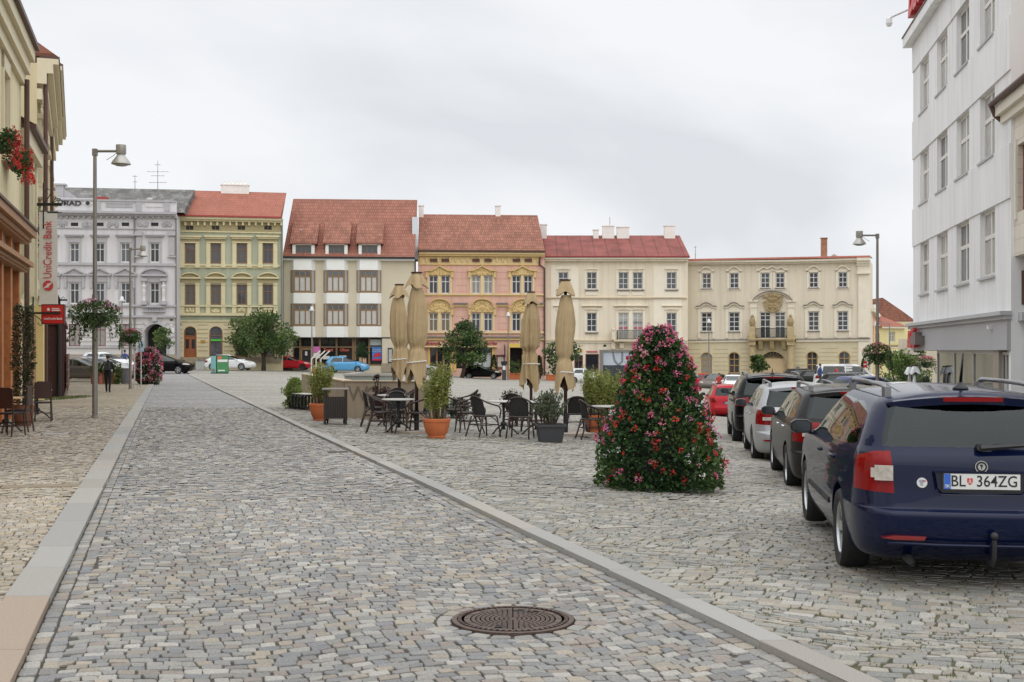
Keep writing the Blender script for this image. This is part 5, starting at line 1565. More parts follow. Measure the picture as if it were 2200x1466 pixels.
ze = 8.9; W = h.W
h.part('gutter', M_pipe).box(0, -.45, ze - .1, W, -.05, ze + .05); h.part('roof', M_tile_old).add([(0, -.4, ze + .05), (W, -.4, ze + .05), (W, 3.5, ze + 2.2), (0, 3.5, ze + 2.2)], [(0, 1, 2, 3)])
h.part('cornice', plt_).box(0, -.25, ze - .6, W, 0, ze - .1)
for t in (.2, 1.7, 3.3, 4.6): h.part('pilaster', plt_).box(t, -.1, 3.6, t + .3, 0, ze - .6)
h.hole(2.1, 5.0, 3.2, 7.2, .25); h.win_m(2.1, 5.0, 3.2, 7.2, 2, (.33,), wcr, M_glass[0], .09, .08, .16)
h.part('shop_front', oakd).box(.4, -.05, .2, W - .4, 0, 3.0); h.part('shop_front', mat('yellow shop frame', A(216, 200, 140), .6)).box(W - .35, -.3, 0, W, .0, 3.4)
h.finish([(3.4, pl), (ze, pgn)], ze - .3); h.done()
# ornate tall houses where the row bends: seen almost edge on
orn = mat('ochre cream plaster', A(196, 184, 148), 0.9, var=0.1, vscale=0.8, streak=True)
def slope_house(label, ya, yb, ze, m, nwin, out=0.38, red=True):
 xx = lambda y: -16.4 - 0.365 * (y - 41.5) - .25
 h = House('town_house', label, CXP + FPX * xx(ya) / ya, ya, CXP + FPX * xx(yb) / yb, yb, -0.05, (0, 0, 1), depth=9)
 W = h.W
 for (z0, z1, o) in ((-.15, .05, 1.0), (-.5, -.15, .75), (-.9, -.5, .45), (-1.5, -1.1, .25)): h.part('cornice', plt_).box(0, -out * 2 * o, ze + z0, W, 0, ze + z1)
 h.part('gutter', M_pipe).box(0, -out * 2.1, ze + .05, W + .1, -.1, ze + .14)
 h.part('roof', M_tile_old).add([(0, -out * 2, ze + .14), (W, -out * 2, ze + .14), (W, 5, ze + 4), (0, 5, ze + 4), (0, 5, ze)], [(0, 1, 2, 3), (0, 3, 4)])
 nf = int((ze - 4.2) / 3.7)
 for f in range(nf):
  zb = 4.6 + f * 3.7
  h.part('belt', plt_).box(0, -.22, zb - .75, W, 0, zb - .5)
  for i in range(nwin):
   c = W * (i + .5) / nwin
   h.hole(c - .55, zb, c + .55, zb + 2.1, .25); h.win_m(c - .55, zb, c + .55, zb + 2.1, 2, (.33,), wcr, M_glass[0], .09, .08, .15)
   h.part('window_trim', plt_).box(c - .85, -.3, zb + 2.3, c + .85, 0, zb + 2.5); h.part('window_trim', plt_).box(c - .78, -.15, zb - .1, c - .58, 0, zb + 2.3); h.part('window_trim', plt_).box(c + .58, -.15, zb - .1, c + .78, 0, zb + 2.3)
   relief(h.part('window_trim', plt_), c - .6, c + .6, zb + 2.5, zb + 2.9, -.12, 8, (.08, .15))
 h.part('shop_front', M_shop).box(.5, -.04, .3, W - .5, 0, 3.0)
 h.finish([(3.5, pl), (ze, m)], ze - .15); h.part('downpipe', M_pipe).cyl((.25, -.3, 0), (.25, -.3, ze - .4), .08, n=10)
 h.done(); return h
slope_house('tall ochre house with stepped cornice and red gutter seen edge on', 44.5, 55.5, 12.7, orn, 4)
slope_house('farthest ornate house of the left row with heavy cornice', 55.6, 74, 15.1, pl, 5)
# ------------------------------------------------------------------ cars
def paint(name, rgb, metal=0.25, rough=0.28, coat=.3):
 return mat('car paint ' + name, rgb, rough, metal=metal, coat=coat, spec=0.02)
M_cglass = clear_glass('car glass', (.16, .19, .19), 1.75)
M_cglass2 = clear_glass('privacy glass', (.20, .245, .235), 1.62, (.66, .72, .72))
M_trim = mat('black car trim', (.012, .012, .013), 0.35)
M_gap = mat('panel gap', (.004, .004, .004), 0.9)
M_plast = mat('dark plastic', (.022, .022, .024), 0.6, bump=0.1, bscale=400)
M_tyre = mat('tyre rubber', (.016, .016, .017), 0.75, bump=0.2, bscale=120)
M_rim = mat('alloy rim', (.52, .53, .54), 0.3, metal=0.9)
M_steel = mat('steel rim', (.03, .03, .032), 0.5)
M_rail = mat('satin rail', (.24, .24, .25), 0.4, metal=0.8)
M_railb = mat('dark roof rail', (.05, .05, .055), 0.4)
M_chrome = mat('chrome', (.75, .76, .77), 0.08, metal=1.0)
M_red = mat('red lamp lens', (.21, .004, .005), 0.15, coat=.3, spec=.1, var=0.15, vscale=14)
M_redd = mat('dark red lamp lens', (.20, .006, .008), 0.15, coat=1.0)
M_lclear = mat('clear lamp lens', (.46, .42, .37), 0.1, coat=1.0, var=0.35, vscale=16)
M_seat = mat('seat cloth', (.035, .036, .04), 0.9)
M_wellm = mat('wheel well', (.006, .006, .006), 0.95)
M_plate = mat('plate white', (.66, .66, .64), 0.45)
M_plateb = mat('plate blue', A(44, 92, 178), 0.45)
M_ink = mat('plate ink', (.012, .012, .014), 0.5)

def mono(xs, ys, t):
 """monotone cubic interpolation"""
 xs = np.asarray(xs, float); ys = np.asarray(ys, float); t = np.asarray(t, float)
 h = np.diff(xs); dl = np.diff(ys) / h
 m = np.zeros_like(ys); m[0] = dl[0]; m[-1] = dl[-1]
 for i in range(1, len(ys) - 1):
  m[i] = 0 if dl[i - 1] * dl[i] <= 0 else 2 * dl[i - 1] * dl[i] / (dl[i - 1] + dl[i])
 k = np.clip(np.searchsorted(xs, t, 'right') - 1, 0, len(h) - 1)
 s = (t - xs[k]) / h[k]
 return ((1 + 2 * s) * (1 - s) ** 2 * ys[k] + s * (1 - s) ** 2 * h[k] * m[k] + s * s * (3 - 2 * s) * ys[k + 1] + s * s * (s - 1) * h[k] * m[k + 1])

def shell(P, nr, ns):
 """closed car body: a stack of rounded outlines from sill to roof"""
 rows = np.array(P['rows'], float)  # z, rear x, front x, half width, rear corner a,b, front corner a,b, rear bow, front bow
 tt = np.arange(len(rows)); t = np.linspace(0, len(rows) - 1, nr)
 cols = [mono(tt, rows[:, i], t) for i in range(rows.shape[1])]
 L = P['L']
 vs = []; npt = None
 def ring(z, xr, xf, w, ar, br, af, bf, bowr, bowf, ysc=1.0, xsc=1.0):
  pts = []
  n1, n2, n3 = 6, 8, ns
  for i in range(n1):                      # rear edge, centre to corner
   y = (w - br) * i / n1
   pts.append((xr + bowr * (y / w) ** 2, y))
  xb = xr + bowr * ((w - br) / w) ** 2
  for i in range(n2):
   q = PI / 2 * i / n2
   pts.append((xb + ar * (1 - math.cos(q)), w - br + br * math.sin(q)))
  x0 = xb + ar; xf_ = xf - bowf * ((w - bf) / w) ** 2; x1 = xf_ - af
  for i in range(n3):
   pts.append((x0 + (x1 - x0) * i / n3, w))
  for i in range(n2):
   q = PI / 2 * i / n2
   pts.append((x1 + af * math.sin(q), w - bf + bf * math.cos(q)))
  for i in range(n1 + 1):
   y = (w - bf) * (1 - i / n1)
   pts.append((xf - bowf * (y / w) ** 2, y))
  xc = (xr + xf) / 2
  out = []
  for x, y in pts:
   u = abs(2 * x / L - 1)
   tap = 1 - P.get('tapr', .06) * (u ** 3 if x < L / 2 else 0) - P.get('tapf', .05) * (u ** 3 if x >= L / 2 else 0)
   out.append((xc + (x - xc) * xsc, y * tap * ysc))
  return out
 rings = []
 for i in range(nr):
  a = [c[i] for c in cols]
  rings.append([(x, y, a[0]) for x, y in ring(*a)])
 a = [c[-1] for c in cols]
 for s in (.94, .84, .70, .54, .36, .18, 0.0):
  z = a[0] + P['crown'] * (1 - s ** 2.2)
  rings.append([(x, y, z) for x, y in ring(*a, ysc=s, xsc=1 - .10 * (1 - s) - .03 * (1 - s) ** 2)])
 # the roof line sinks towards the tail
 zb, zt = P['belt'], a[0]
 full = []
 for rg in rings:
  r2 = []
  for x, y, z in rg:
   f = min(1, max(0, (z - zb) / (zt - zb)))
   dx = x - P['roofx']
   r2.append((x, y, z - f * (P['sink'] * (dx / 1.5) ** 2 if dx < 0 else P.get('sinkf', .05) * (dx / 1.2) ** 2)))
  full.append(r2 + [(x, -y, z) for x, y, z in r2[-2:0:-1]])
 m = len(full[0])
 for r in full: vs += r
 fs = []
 for k in range(len(full) - 1):
  for i in range(m):
   j = (i + 1) % m
   fs.append((k * m + i, (k + 1) * m + i, (k + 1) * m + j, k * m + j))
 fs.append(tuple(range(m)))
 me = bpy.data.meshes.new('shell'); me.from_pydata(vs, [], fs)
 bm = bmesh.new(); bm.from_mesh(me)
 bmesh.ops.remove_doubles(bm, verts=bm.verts, dist=0.0008)
 bmesh.ops.dissolve_degenerate(bm, edges=bm.edges, dist=0.0005)
 bmesh.ops.recalc_face_normals(bm, faces=bm.faces)
 bm.to_mesh(me); bm.free()
 return me

def inside(poly, a, b):
 c = False; n = len(poly)
 for i in range(n):
  x1, y1 = poly[i]; x2, y2 = poly[(i + 1) % n]
  if (y1 > b) != (y2 > b) and a < (x2 - x1) * (b - y1) / (y2 - y1) + x1: c = not c
 return c
def carve(bm, poly, view, cond, idx):
 """cut the outline of poly (in side view x,z or end view y,z) into the skin and give the faces inside material idx"""
 A0 = [min(p[0] for p in poly), min(p[1] for p in poly)]; A1 = [max(p[0] for p in poly), max(p[1] for p in poly)]
 def c2(f):
  c = f.calc_center_median()
  return ((c.x, c.z) if view == 'side' else (c.y, c.z)), c
 n = len(poly)
 for i in range(n):
  a, b = poly[i], poly[(i + 1) % n]
  fs = []
  for f in bm.faces:
   if f.hide: continue
   (u, v), c = c2(f)
   if A0[0] - .25 < u < A1[0] + .25 and A0[1] - .12 < v < A1[1] + .12 and cond(f, c): fs.append(f)
  es = set(); vv = set()
  for f in fs:
   es |= set(f.edges); vv |= set(f.verts)
  d = (b[0] - a[0], b[1] - a[1]); l = math.hypot(*d)
  if l < 1e-6: continue
  nn = (d[1] / l, -d[0] / l)
  if view == 'side': co, no = (a[0], 0, a[1]), (nn[0], 0, nn[1])
  else: co, no = (0, a[0], a[1]), (0, nn[0], nn[1])
  bmesh.ops.bisect_plane(bm, geom=fs + list(es) + list(vv), plane_co=co, plane_no=no, dist=1e-5)
 hit = []
 for f in bm.faces:
  (u, v), c = c2(f)
  if A0[0] - .01 < u < A1[0] + .01 and A0[1] - .01 < v < A1[1] + .01 and cond(f, c) and inside(poly, u, v):
   f.material_index = idx; hit.append(f)
 return hit

def wheel_mesh(r, w, spokes, style):
 """tyre and rim, axle along y, outer face at y = w/2"""
 t = MB()
 hw = w / 2
 prof = [(r * .66, -hw * .8), (r * .80, -hw * .98), (r * .93, -hw), (r * .985, -hw * .78), (r, -hw * .55), (r, hw * .55), (r * .985, hw * .78), (r * .93, hw), (r * .80, hw * .98), (r * .66, hw * .8)]
 n = 40
 vs = []; fs = []
 for q, y in prof:
  for i in range(n):
   a = 2 * PI * i / n; vs.append((q * math.cos(a), y, q * math.sin(a)))
 for k in range(len(prof) - 1):
  for i in range(n):
   j = (i + 1) % n; fs.append((k * n + i, k * n + j, (k + 1) * n + j, (k + 1) * n + i))
 t.add(vs, fs)
 m = MB(); vs = []; fs = []
 prof = [(r * .66, hw * .82), (r * .63, hw * .86), (r * .60, hw * .70), (r * .58, -hw * .6)]
 for q, y in prof:
  for i in range(n):
   a = 2 * PI * i / n; vs.append((q * math.cos(a), y, q * math.sin(a)))
 for k in range(len(prof) - 1):
  for i in range(n):
   j = (i + 1) % n; fs.append((k * n + i, k * n + j, (k + 1) * n + j, (k + 1) * n + i))
 m.add(vs, fs)
 m.cyl((0, hw * .3, 0), (0, hw * .62, 0), r * .17, r * .13, 14)
 for i in range(spokes):
  a = 2 * PI * i / spokes
  for da in ((-.13, .13) if style == 'twin' else (0,)):
   ww = r * (.055 if style == 'twin' else .11)
   c, s_ = math.cos(a + da), math.sin(a + da); u = (-s_, c)
   r0, r1 = r * .1, r * .62
   p = []
   for (rr, yy, wk) in ((r0, hw * .58, 1.0), (r1, hw * .74, 1.25)):
    for sg in (-1, 1): p.append((rr * c + u[0] * ww * wk * sg, yy, rr * s_ + u[1] * ww * wk * sg))
   p += [(x, y - hw * .3, z) for x, y, z in p]
   m.add(p, [(0, 1, 3, 2), (4, 6, 7, 5), (0, 2, 6, 4), (1, 5, 7, 3), (2, 3, 7, 6), (0, 4, 5, 1)])
 m.mi = 1
 m.cyl((0, -hw * .2, 0), (0, -hw * .1, 0), r * .56, n=24)
 return t, m

class CarKit:
 """one model of car: its meshes are made once and shared by every copy"""
 def __init__(s, P, nr=40, ns=44):
  s.P = P
  me = shell(P, nr, ns)
  body = bpy.data.objects.new('tmp', me); COL.objects.link(body)
  c = MB(); r = P['arch']
  for x in P['axles']:
   for sg in (-1, 1):
    c.cyl((x, sg * (P['W'] * .62), P['wr'] + .01), (x, sg * (P['W'] + .3), P['wr'] + .01), r, n=40)
  cut = c.build('cut', M_wellm)
  bmx = bmesh.new(); bmx.from_mesh(cut.data); bmesh.ops.recalc_face_normals(bmx, faces=bmx.faces); bmx.to_mesh(cut.data); bmx.free()
  body.data.materials.append(M_trim)
  for q in (M_wellm,): body.data.materials.append(q)
  cut.data.materials.clear(); cut.data.materials.append(M_trim); cut.data.materials.append(M_wellm)
  cut.data.polygons.foreach_set('material_index', [1] * len(cut.data.polygons))
  md = body.modifiers.new('b', 'BOOLEAN'); md.operation = 'DIFFERENCE'; md.object = cut; md.solver = 'EXACT'
  dg = bpy.context.evaluated_depsgraph_get()
  me2 = bpy.data.meshes.new_from_object(body.evaluated_get(dg))
  bpy.data.objects.remove(body); bpy.data.objects.remove(cut)
  bm = bmesh.new(); bm.from_mesh(me2)
  for f in bm.faces: f.material_index = 1 if f.material_index == 1 else 0
  zlow = P.get('valance', .0)
  bm.normal_update()
  # 0 paint 1 well 2 trim 3.. parts
  s.groups = {}
  k = 2
  s.names = {2: 'trim'}
  def side(sg): return lambda f, c: c.y * sg > .35 and f.normal.y * sg > .25 and f.material_index != 1
  rear = lambda f, c: f.normal.x < -.25 and c.x < 1.2 and f.material_index != 1
  rearc = lambda f, c: (f.normal.x < -.03) and c.x < P.get('lampx', .45) and f.material_index != 1
  front = lambda f, c: f.normal.x > .25 and c.x > P['L'] * .45 and f.material_index != 1
  for sg in (-1, 1):
   for poly in P.get('dlo', ()): carve(bm, poly, 'side', side(sg), 2)
  k = 3
  for sg in (1, -1):
   for poly in P['side']:
    carve(bm, poly, 'side', side(sg), k); s.names[k] = 'side_window'; k += 1
  for poly in P.get('reartrim', ()): carve(bm, poly, 'end', rear, 2)
  carve(bm, P['rear'], 'end', rear, k); s.names[k] = 'rear_window'; k += 1
  carve(bm, P['front'], 'end', front, k); s.names[k] = 'windscreen'; k += 1
  for sg in (1, -1):
   for poly in P['lamp']:
    q = [(y * sg, z) for y, z in poly]
    carve(bm, q, 'end', rearc, k)
   s.names[k] = 'tail_light'; k += 1
  for sg in (1, -1):
   for poly in P.get('hlamp', ()):
    carve(bm, [(y * sg, z) for y, z in poly], 'end', lambda f, c: f.normal.x > .05 and c.x > P['L'] - .9 and f.material_index != 1, k)
   s.names[k] = 'headlight'; k += 1
  gapi = k; s.names[k] = 'panel_gap'; k += 1
  for sg in (-1, 1):
   for poly in P.get('gaps', ()):
    carve(bm, poly, 'side', lambda f, c, sg=sg: side(sg)(f, c) and f.material_index == 0, gapi)
  for poly in P.get('rgaps', ()):
   carve(bm, poly, 'end', lambda f, c: f.normal.x < -.2 and c.x < 1.2 and f.material_index == 0, gapi)
  for poly in P.get('fgrille', ()):
   carve(bm, poly, 'end', lambda f, c: f.normal.x > .2 and c.x > P['L'] - .6 and f.material_index == 0, 2)
  if zlow:
   fs = [f for f in bm.faces if abs(f.calc_center_median().z - zlow) < .12 and f.material_index == 0]
   es = set(e for f in fs for e in f.edges); vv = set(v for f in fs for v in f.verts)
   bmesh.ops.bisect_plane(bm, geom=fs + list(es) + list(vv), plane_co=(0, 0, zlow), plane_no=(0, 0, 1), dist=1e-5)
   for f in bm.faces:
    if f.material_index == 0 and f.calc_center_median().z < zlow: f.material_index = 2
  bm.normal_update()
  byi = {}
  for f in bm.faces: byi.setdefault(f.material_index, []).append(f)
  s.meshes = []
  for i in sorted(byi):
   if i in (1, 2, gapi): continue
   nm = s.names.get(i, 'body')
   fl = byi[i] + (byi.get(1, []) + byi.get(2, []) + byi.get(gapi, []) if i == 0 else [])
   vm = {}; vs_ = []; fs_ = []; mi_ = []
   for f in fl:
    ff = []
    for v in f.verts:
     if v.index not in vm:
      vm[v.index] = len(vs_); vs_.append(tuple(v.co))
     ff.append(vm[v.index])
    fs_.append(ff); mi_.append({0: 0, 1: 1, 2: 2, gapi: 3 if i == 0 else 0}.get(f.material_index, 0))
   m3 = bpy.data.meshes.new(nm); m3.from_pydata(vs_, [], fs_)
   m3.polygons.foreach_set('use_smooth', [True] * len(fs_))
   m3.polygons.foreach_set('material_index', mi_)
   m3.update(); m3.set_sharp_from_angle(angle=math.radians(38))
   s.meshes.append((nm, m3))
  bm.free()
  s.wheels = {}

def bmverts_index(bm):
 bm.verts.index_update()

def add_car(kit, label, loc, heading, col, wheels=('five', 5, M_rim), rails=None, group='cars parked in the square', plate=None, antenna='fin', parts=True, glass=None, seats=False, cat='car', moulding=True, name='parked_car', mirror=None, handle=None):
 P = kit.P
 root = thing(name, label, cat, loc, math.atan2(heading[1], heading[0]), group)
 mset = {'body': None, 'side_window': [glass or M_cglass], 'rear_window': [glass or M_cglass2], 'windscreen': [M_cglass], 'tail_light': [M_red], 'headlight': [M_lclear], 'panel_gap': [M_gap]}
 for nm, me in kit.meshes:
  if nm == 'body':
   m2 = me.copy(); m2.materials.clear()
   for q in (col, M_wellm, M_trim, M_gap): m2.materials.append(q)
  else:
   if not len(me.materials):
    for q in mset[nm]: me.materials.append(q)
   m2 = me
  link(nm, m2, root)
 # wheels
 key = (wheels[0], wheels[1], wheels[2].name)
 if key not in kit.wheels:
  t, m = wheel_mesh(P['wr'], P.get('ww', .205), wheels[1], wheels[0])
  mt_ = t.mesh('tyre', [M_tyre]); mr_ = m.mesh('rim', [wheels[2], M_steel])
  for q in (mt_,):
   q.polygons.foreach_set('use_smooth', [True] * len(q.polygons)); q.set_sharp_from_angle(angle=math.radians(40))
  kit.wheels[key] = (mt_, mr_)
 mt_, mr_ = kit.wheels[key]
 for x in P['axles']:
  for sg in (1, -1):
   o = link('wheel', mt_, root, (x, sg * (P['W'] - P.get('ww', .205) / 2 - .012), P['wr']))
   o.rotation_euler = (0, 0, 0 if sg > 0 else PI)
   q = link('rim', mr_, o)
 if not parts: return root
 W = P['W']
 # mirrors
 mx, mz = P['mirror']
 for sg in (1, -1):
  b = MB(); y0 = sg * (W - .03)
  ctr = Vector((mx, sg * (W + .085), mz)); nv = 8
  vs = []; fs = []
  prof = ((-.005, .96), (.03, 1.0), (.09, .86), (.13, .5))
  for dx, sc in prof:
   for i in range(12):
    a = 2 * PI * i / 12
    ca, sa = math.cos(a), math.sin(a)
    sq = (abs(ca) ** 4 + abs(sa) ** 4) ** -.25
    vs.append((ctr.x + dx, ctr.y + .105 * ca * sq * sc, ctr.z + .068 * sa * sq * sc))
  for k in range(3):
   for i in range(12):
    j = (i + 1) % 12; fs.append((k * 12 + i, k * 12 + j, (k + 1) * 12 + j, (k + 1) * 12 + i))
  fs.append(tuple(range(36, 48)))
  b.add(vs, fs)
  b.mi = 1
  b.tube([(mx + .05, y0 - sg * .02, mz - .06), (mx + .05, sg * (W + .01), mz - .05)], .028, 6)
  b.mi = 1; b.add(vs[:12], [tuple(range(11, -1, -1))])
  o = b.build('mirror', [mirror or col, M_trim], root, smooth=40)
  g = MB(); gv = [(v[0] - .004, ctr.y + (v[1] - ctr.y) * .84, ctr.z + (v[2] - ctr.z) * .84) for v in vs[:12]]
  g.add(gv, [tuple(range(11, -1, -1))]); g.build('mirror_glass', mat('mirror glass', (.08, .09, .1), .04, metal=.6), o)
  # handles
  for hx, hz in P.get('handles', ()):
   b = MB(); yy = sg * (P.get('hw', W) + .012)
   b.tube([(hx - .095, yy - sg * .02, hz), (hx - .08, yy, hz), (hx + .07, yy, hz + .002), (hx + .09, yy - sg * .02, hz)], .016, 6)
   b.build('door_handle', handle or col, root, smooth=True)
  if moulding and P.get('mould'):
   b = MB()
   for (xa, xb, z) in P['mould']:
    b.box(xa, sg * (W - .012), z - .022, xb, sg * (W + .006), z + .022)
   b.build('side_moulding', M_plast, root)
 if rails:
  rm, r0, r1, yy, z0, hh = rails
  for sg in (1, -1):
   b = MB()
   y = lambda t: sg * (yy + .015 * math.sin(PI * t))
   pts = []
   for i in range(15):
    t = i / 14; x = r0 + (r1 - r0) * t
    rise = min(1, min(t, 1 - t) / .1)
    zz = z0 - P['sink'] * ((x - P['roofx']) / 1.5) ** 2 * .8 + hh * math.sin(PI / 2 * rise) - .012
    pts.append((x, y(t), zz))
   b.tube(pts, [.019 if 1 < i < 13 else .023 for i in range(15)], 8)
   for t in (.03, .97):
    x = r0 + (r1 - r0) * t; b.box(x - .07, y(t) - .024, z0 - .09, x + .07, y(t) + .024, z0 + .012)
   b.build('roof_rail', rm, root, smooth=45)
 if antenna:
  ax, az = P['ant']
  b = MB()
  if antenna == 'rod':
   b.lathe([(.062, -.012), (.055, .008), (.03, .026), (.022, .045), (.012, .05)], 12, (ax, 0, az))
   b.cyl((ax, 0, az + .04), (ax - .09, 0, az + .27), .013, .006, 7)
  else:
   b.lathe([(.06, -.012), (.05, .008), (.024, .03), (.014, .045)], 10, (ax, 0, az)); b.cyl((ax, 0, az + .03), (ax - .03, 0, az + .12), .014, .007, 6)
  b.build('antenna', M_trim, root, smooth=True)
 if P.get('spoiler'):
  x0, x1, z0, z1, hw = P['spoiler']
  b = MB(); n = 12; vs = []
  for i in range(n + 1):
   y = -hw + 2 * hw * i / n; f = (y / hw) ** 2
   dx = .10 * f; dz = -.05 * f
   e = .35 if i in (0, n) else 1.0
   zm = (z0 + z1) / 2
   vs += [(x1 + dx * .3, y * .99, z1 + dz + .004), (x0 + dx, y, z1 + dz - .022), (x0 + dx + .006, y, z1 + dz - .022 - (z1 - z0) * e), (x1 + dx * .3, y * .98, z0 + dz - .01)]
  fs = []
  for i in range(n):
   for k in range(4):
    k2 = (k + 1) % 4
    fs.append((i * 4 + k, i * 4 + k2, (i + 1) * 4 + k2, (i + 1) * 4 + k))
  fs += [(3, 2, 1, 0), (n * 4, n * 4 + 1, n * 4 + 2, n * 4 + 3)]
  b.add(vs, fs); so_ = b.build('spoiler', col, root, smooth=35)
  b = MB(); n2 = 6
  for i in range(n2):
   ya = -.21 + .42 * i / n2; yb = -.21 + .42 * (i + 1) / n2
   xa = x0 + .10 * (ya / hw) ** 2 - .006; xb = x0 + .10 * (yb / hw) ** 2 - .006
   zt_ = z1 - .022; 
   b.hexa([(xa, ya, zt_ - .036), (xb, yb, zt_ - .036), (xb + .02, yb, zt_ - .036), (xa + .02, ya, zt_ - .036), (xa, ya, zt_ - .004), (xb, yb, zt_ - .004), (xb + .02, yb, zt_ - .004), (xa + .02, ya, zt_ - .004)])
  b.build('brake_light', M_red, so_)
 if P.get('wiper'):
  wx, wy, wz, wl = P['wiper']
  b = MB(); b.cyl((wx - .005, wy, wz), (wx - .055, wy, wz + .005), .03, .024, 10)
  b.tube([(wx - .05, wy, wz), (wx - .045, wy - .16, wz + .012), (wx - .02, wy - wl, wz + .035)], [.026, .02, .012], 6)
  b.box(wx - .03, wy - wl - .02, wz + .01, wx - .015, wy - .1, wz + .03)
  b.build('wiper', M_trim, root)
 if P.get('reflector'):
  rx, ry, rz, rl = P['reflector']
  for sg in (1, -1):
   b = MB(); b.prism([(sg * ry, rz), (sg * (ry - rl * .3), rz + .018), (sg * (ry - rl), rz + .014), (sg * (ry - rl + .015), rz - .014), (sg * (ry - rl * .3), rz - .012)], rx - .012, rx + .14, 'x')
   b.build('reflector', M_redd, root)
 if plate:
  px_, pz = P['plate']
  add_plate(root, px_, pz, plate)
 if seats:
  b = MB()
  for (x, ys, zt_, wz) in ((1.55, (-.42, 0, .42), 1.22, .13), (2.55, (-.38, .38), 1.27, .14)):
   for y in ys:
    b.box(x - .05, y - wz, zt_ - .16, x + .06, y + wz, zt_)
    b.hexa([(x, y - .22, .5), (x + .14, y - .22, .5), (x + .14, y + .22, .5), (x, y + .22, .5), (x - .06, y - .2, zt_ - .2), (x + .05, y - .2, zt_ - .2), (x + .05, y + .2, zt_ - .2), (x - .06, y + .2, zt_ - .2)])
  b.box(1.5, -.66, .45, 1.62, .66, .98)
  b.box(.3, -.6, .62, 1.5, .6, .70)
  b.box(3.0, -.66, .55, 3.3, .66, .93)
  b.build('seats', M_seat, root)
 return root

def add_plate(root, x, z, txt):
 b = MB(); b.box(x - .008, -.275, z - .072, x + .012, .275, z + .062); po = b.build('number_plate', M_trim, root)
 b = MB(); b.box(x - .0115, -.26, z - .055, x - .006, .26, z + .055); b.build('plate_face', M_plate, po)
 b = MB(); b.box(x - .0135, .214, z - .054, x - .007, .259, z + .054)
 b.build('plate_band', M_plateb, po)
 a, c = txt
 rot = (PI / 2, 0, -PI / 2)
 for body, y, size, sx in ((a, .163, .112, .88), (c, -.102, .112, .88)):
  text_obj('plate_letters', body, size, M_ink, po, (x - .0125, y, z), rot, depth=.0008, bold=.0008, sx=sx)
 text_obj('plate_letters', 'SK', .030, M_plate, po, (x - .0142, .236, z - .034), rot, depth=.0006, bold=.0005)
 b = MB()
 cy = .082
 b.prism([(cy - .019, z + .024), (cy + .019, z + .024), (cy + .019, z - .004), (cy, z - .026), (cy - .019, z - .004)], x - .0128, x - .011, 'x')
 b.build('plate_crest', mat('crest red', A(190, 50, 50), .5), po)
 b = MB(); b.box(x - .0138, cy - .0025, z - .012, x - .0127, cy + .0025, z + .02); b.box(x - .0138, cy - .009, z + .004, x - .0127, cy + .009, z + .008); b.box(x - .0138, cy - .012, z - .007, x - .0127, cy + .012, z - .003); b.build('plate_crest', M_plate, po)

def side_poly_mirror(p): return p
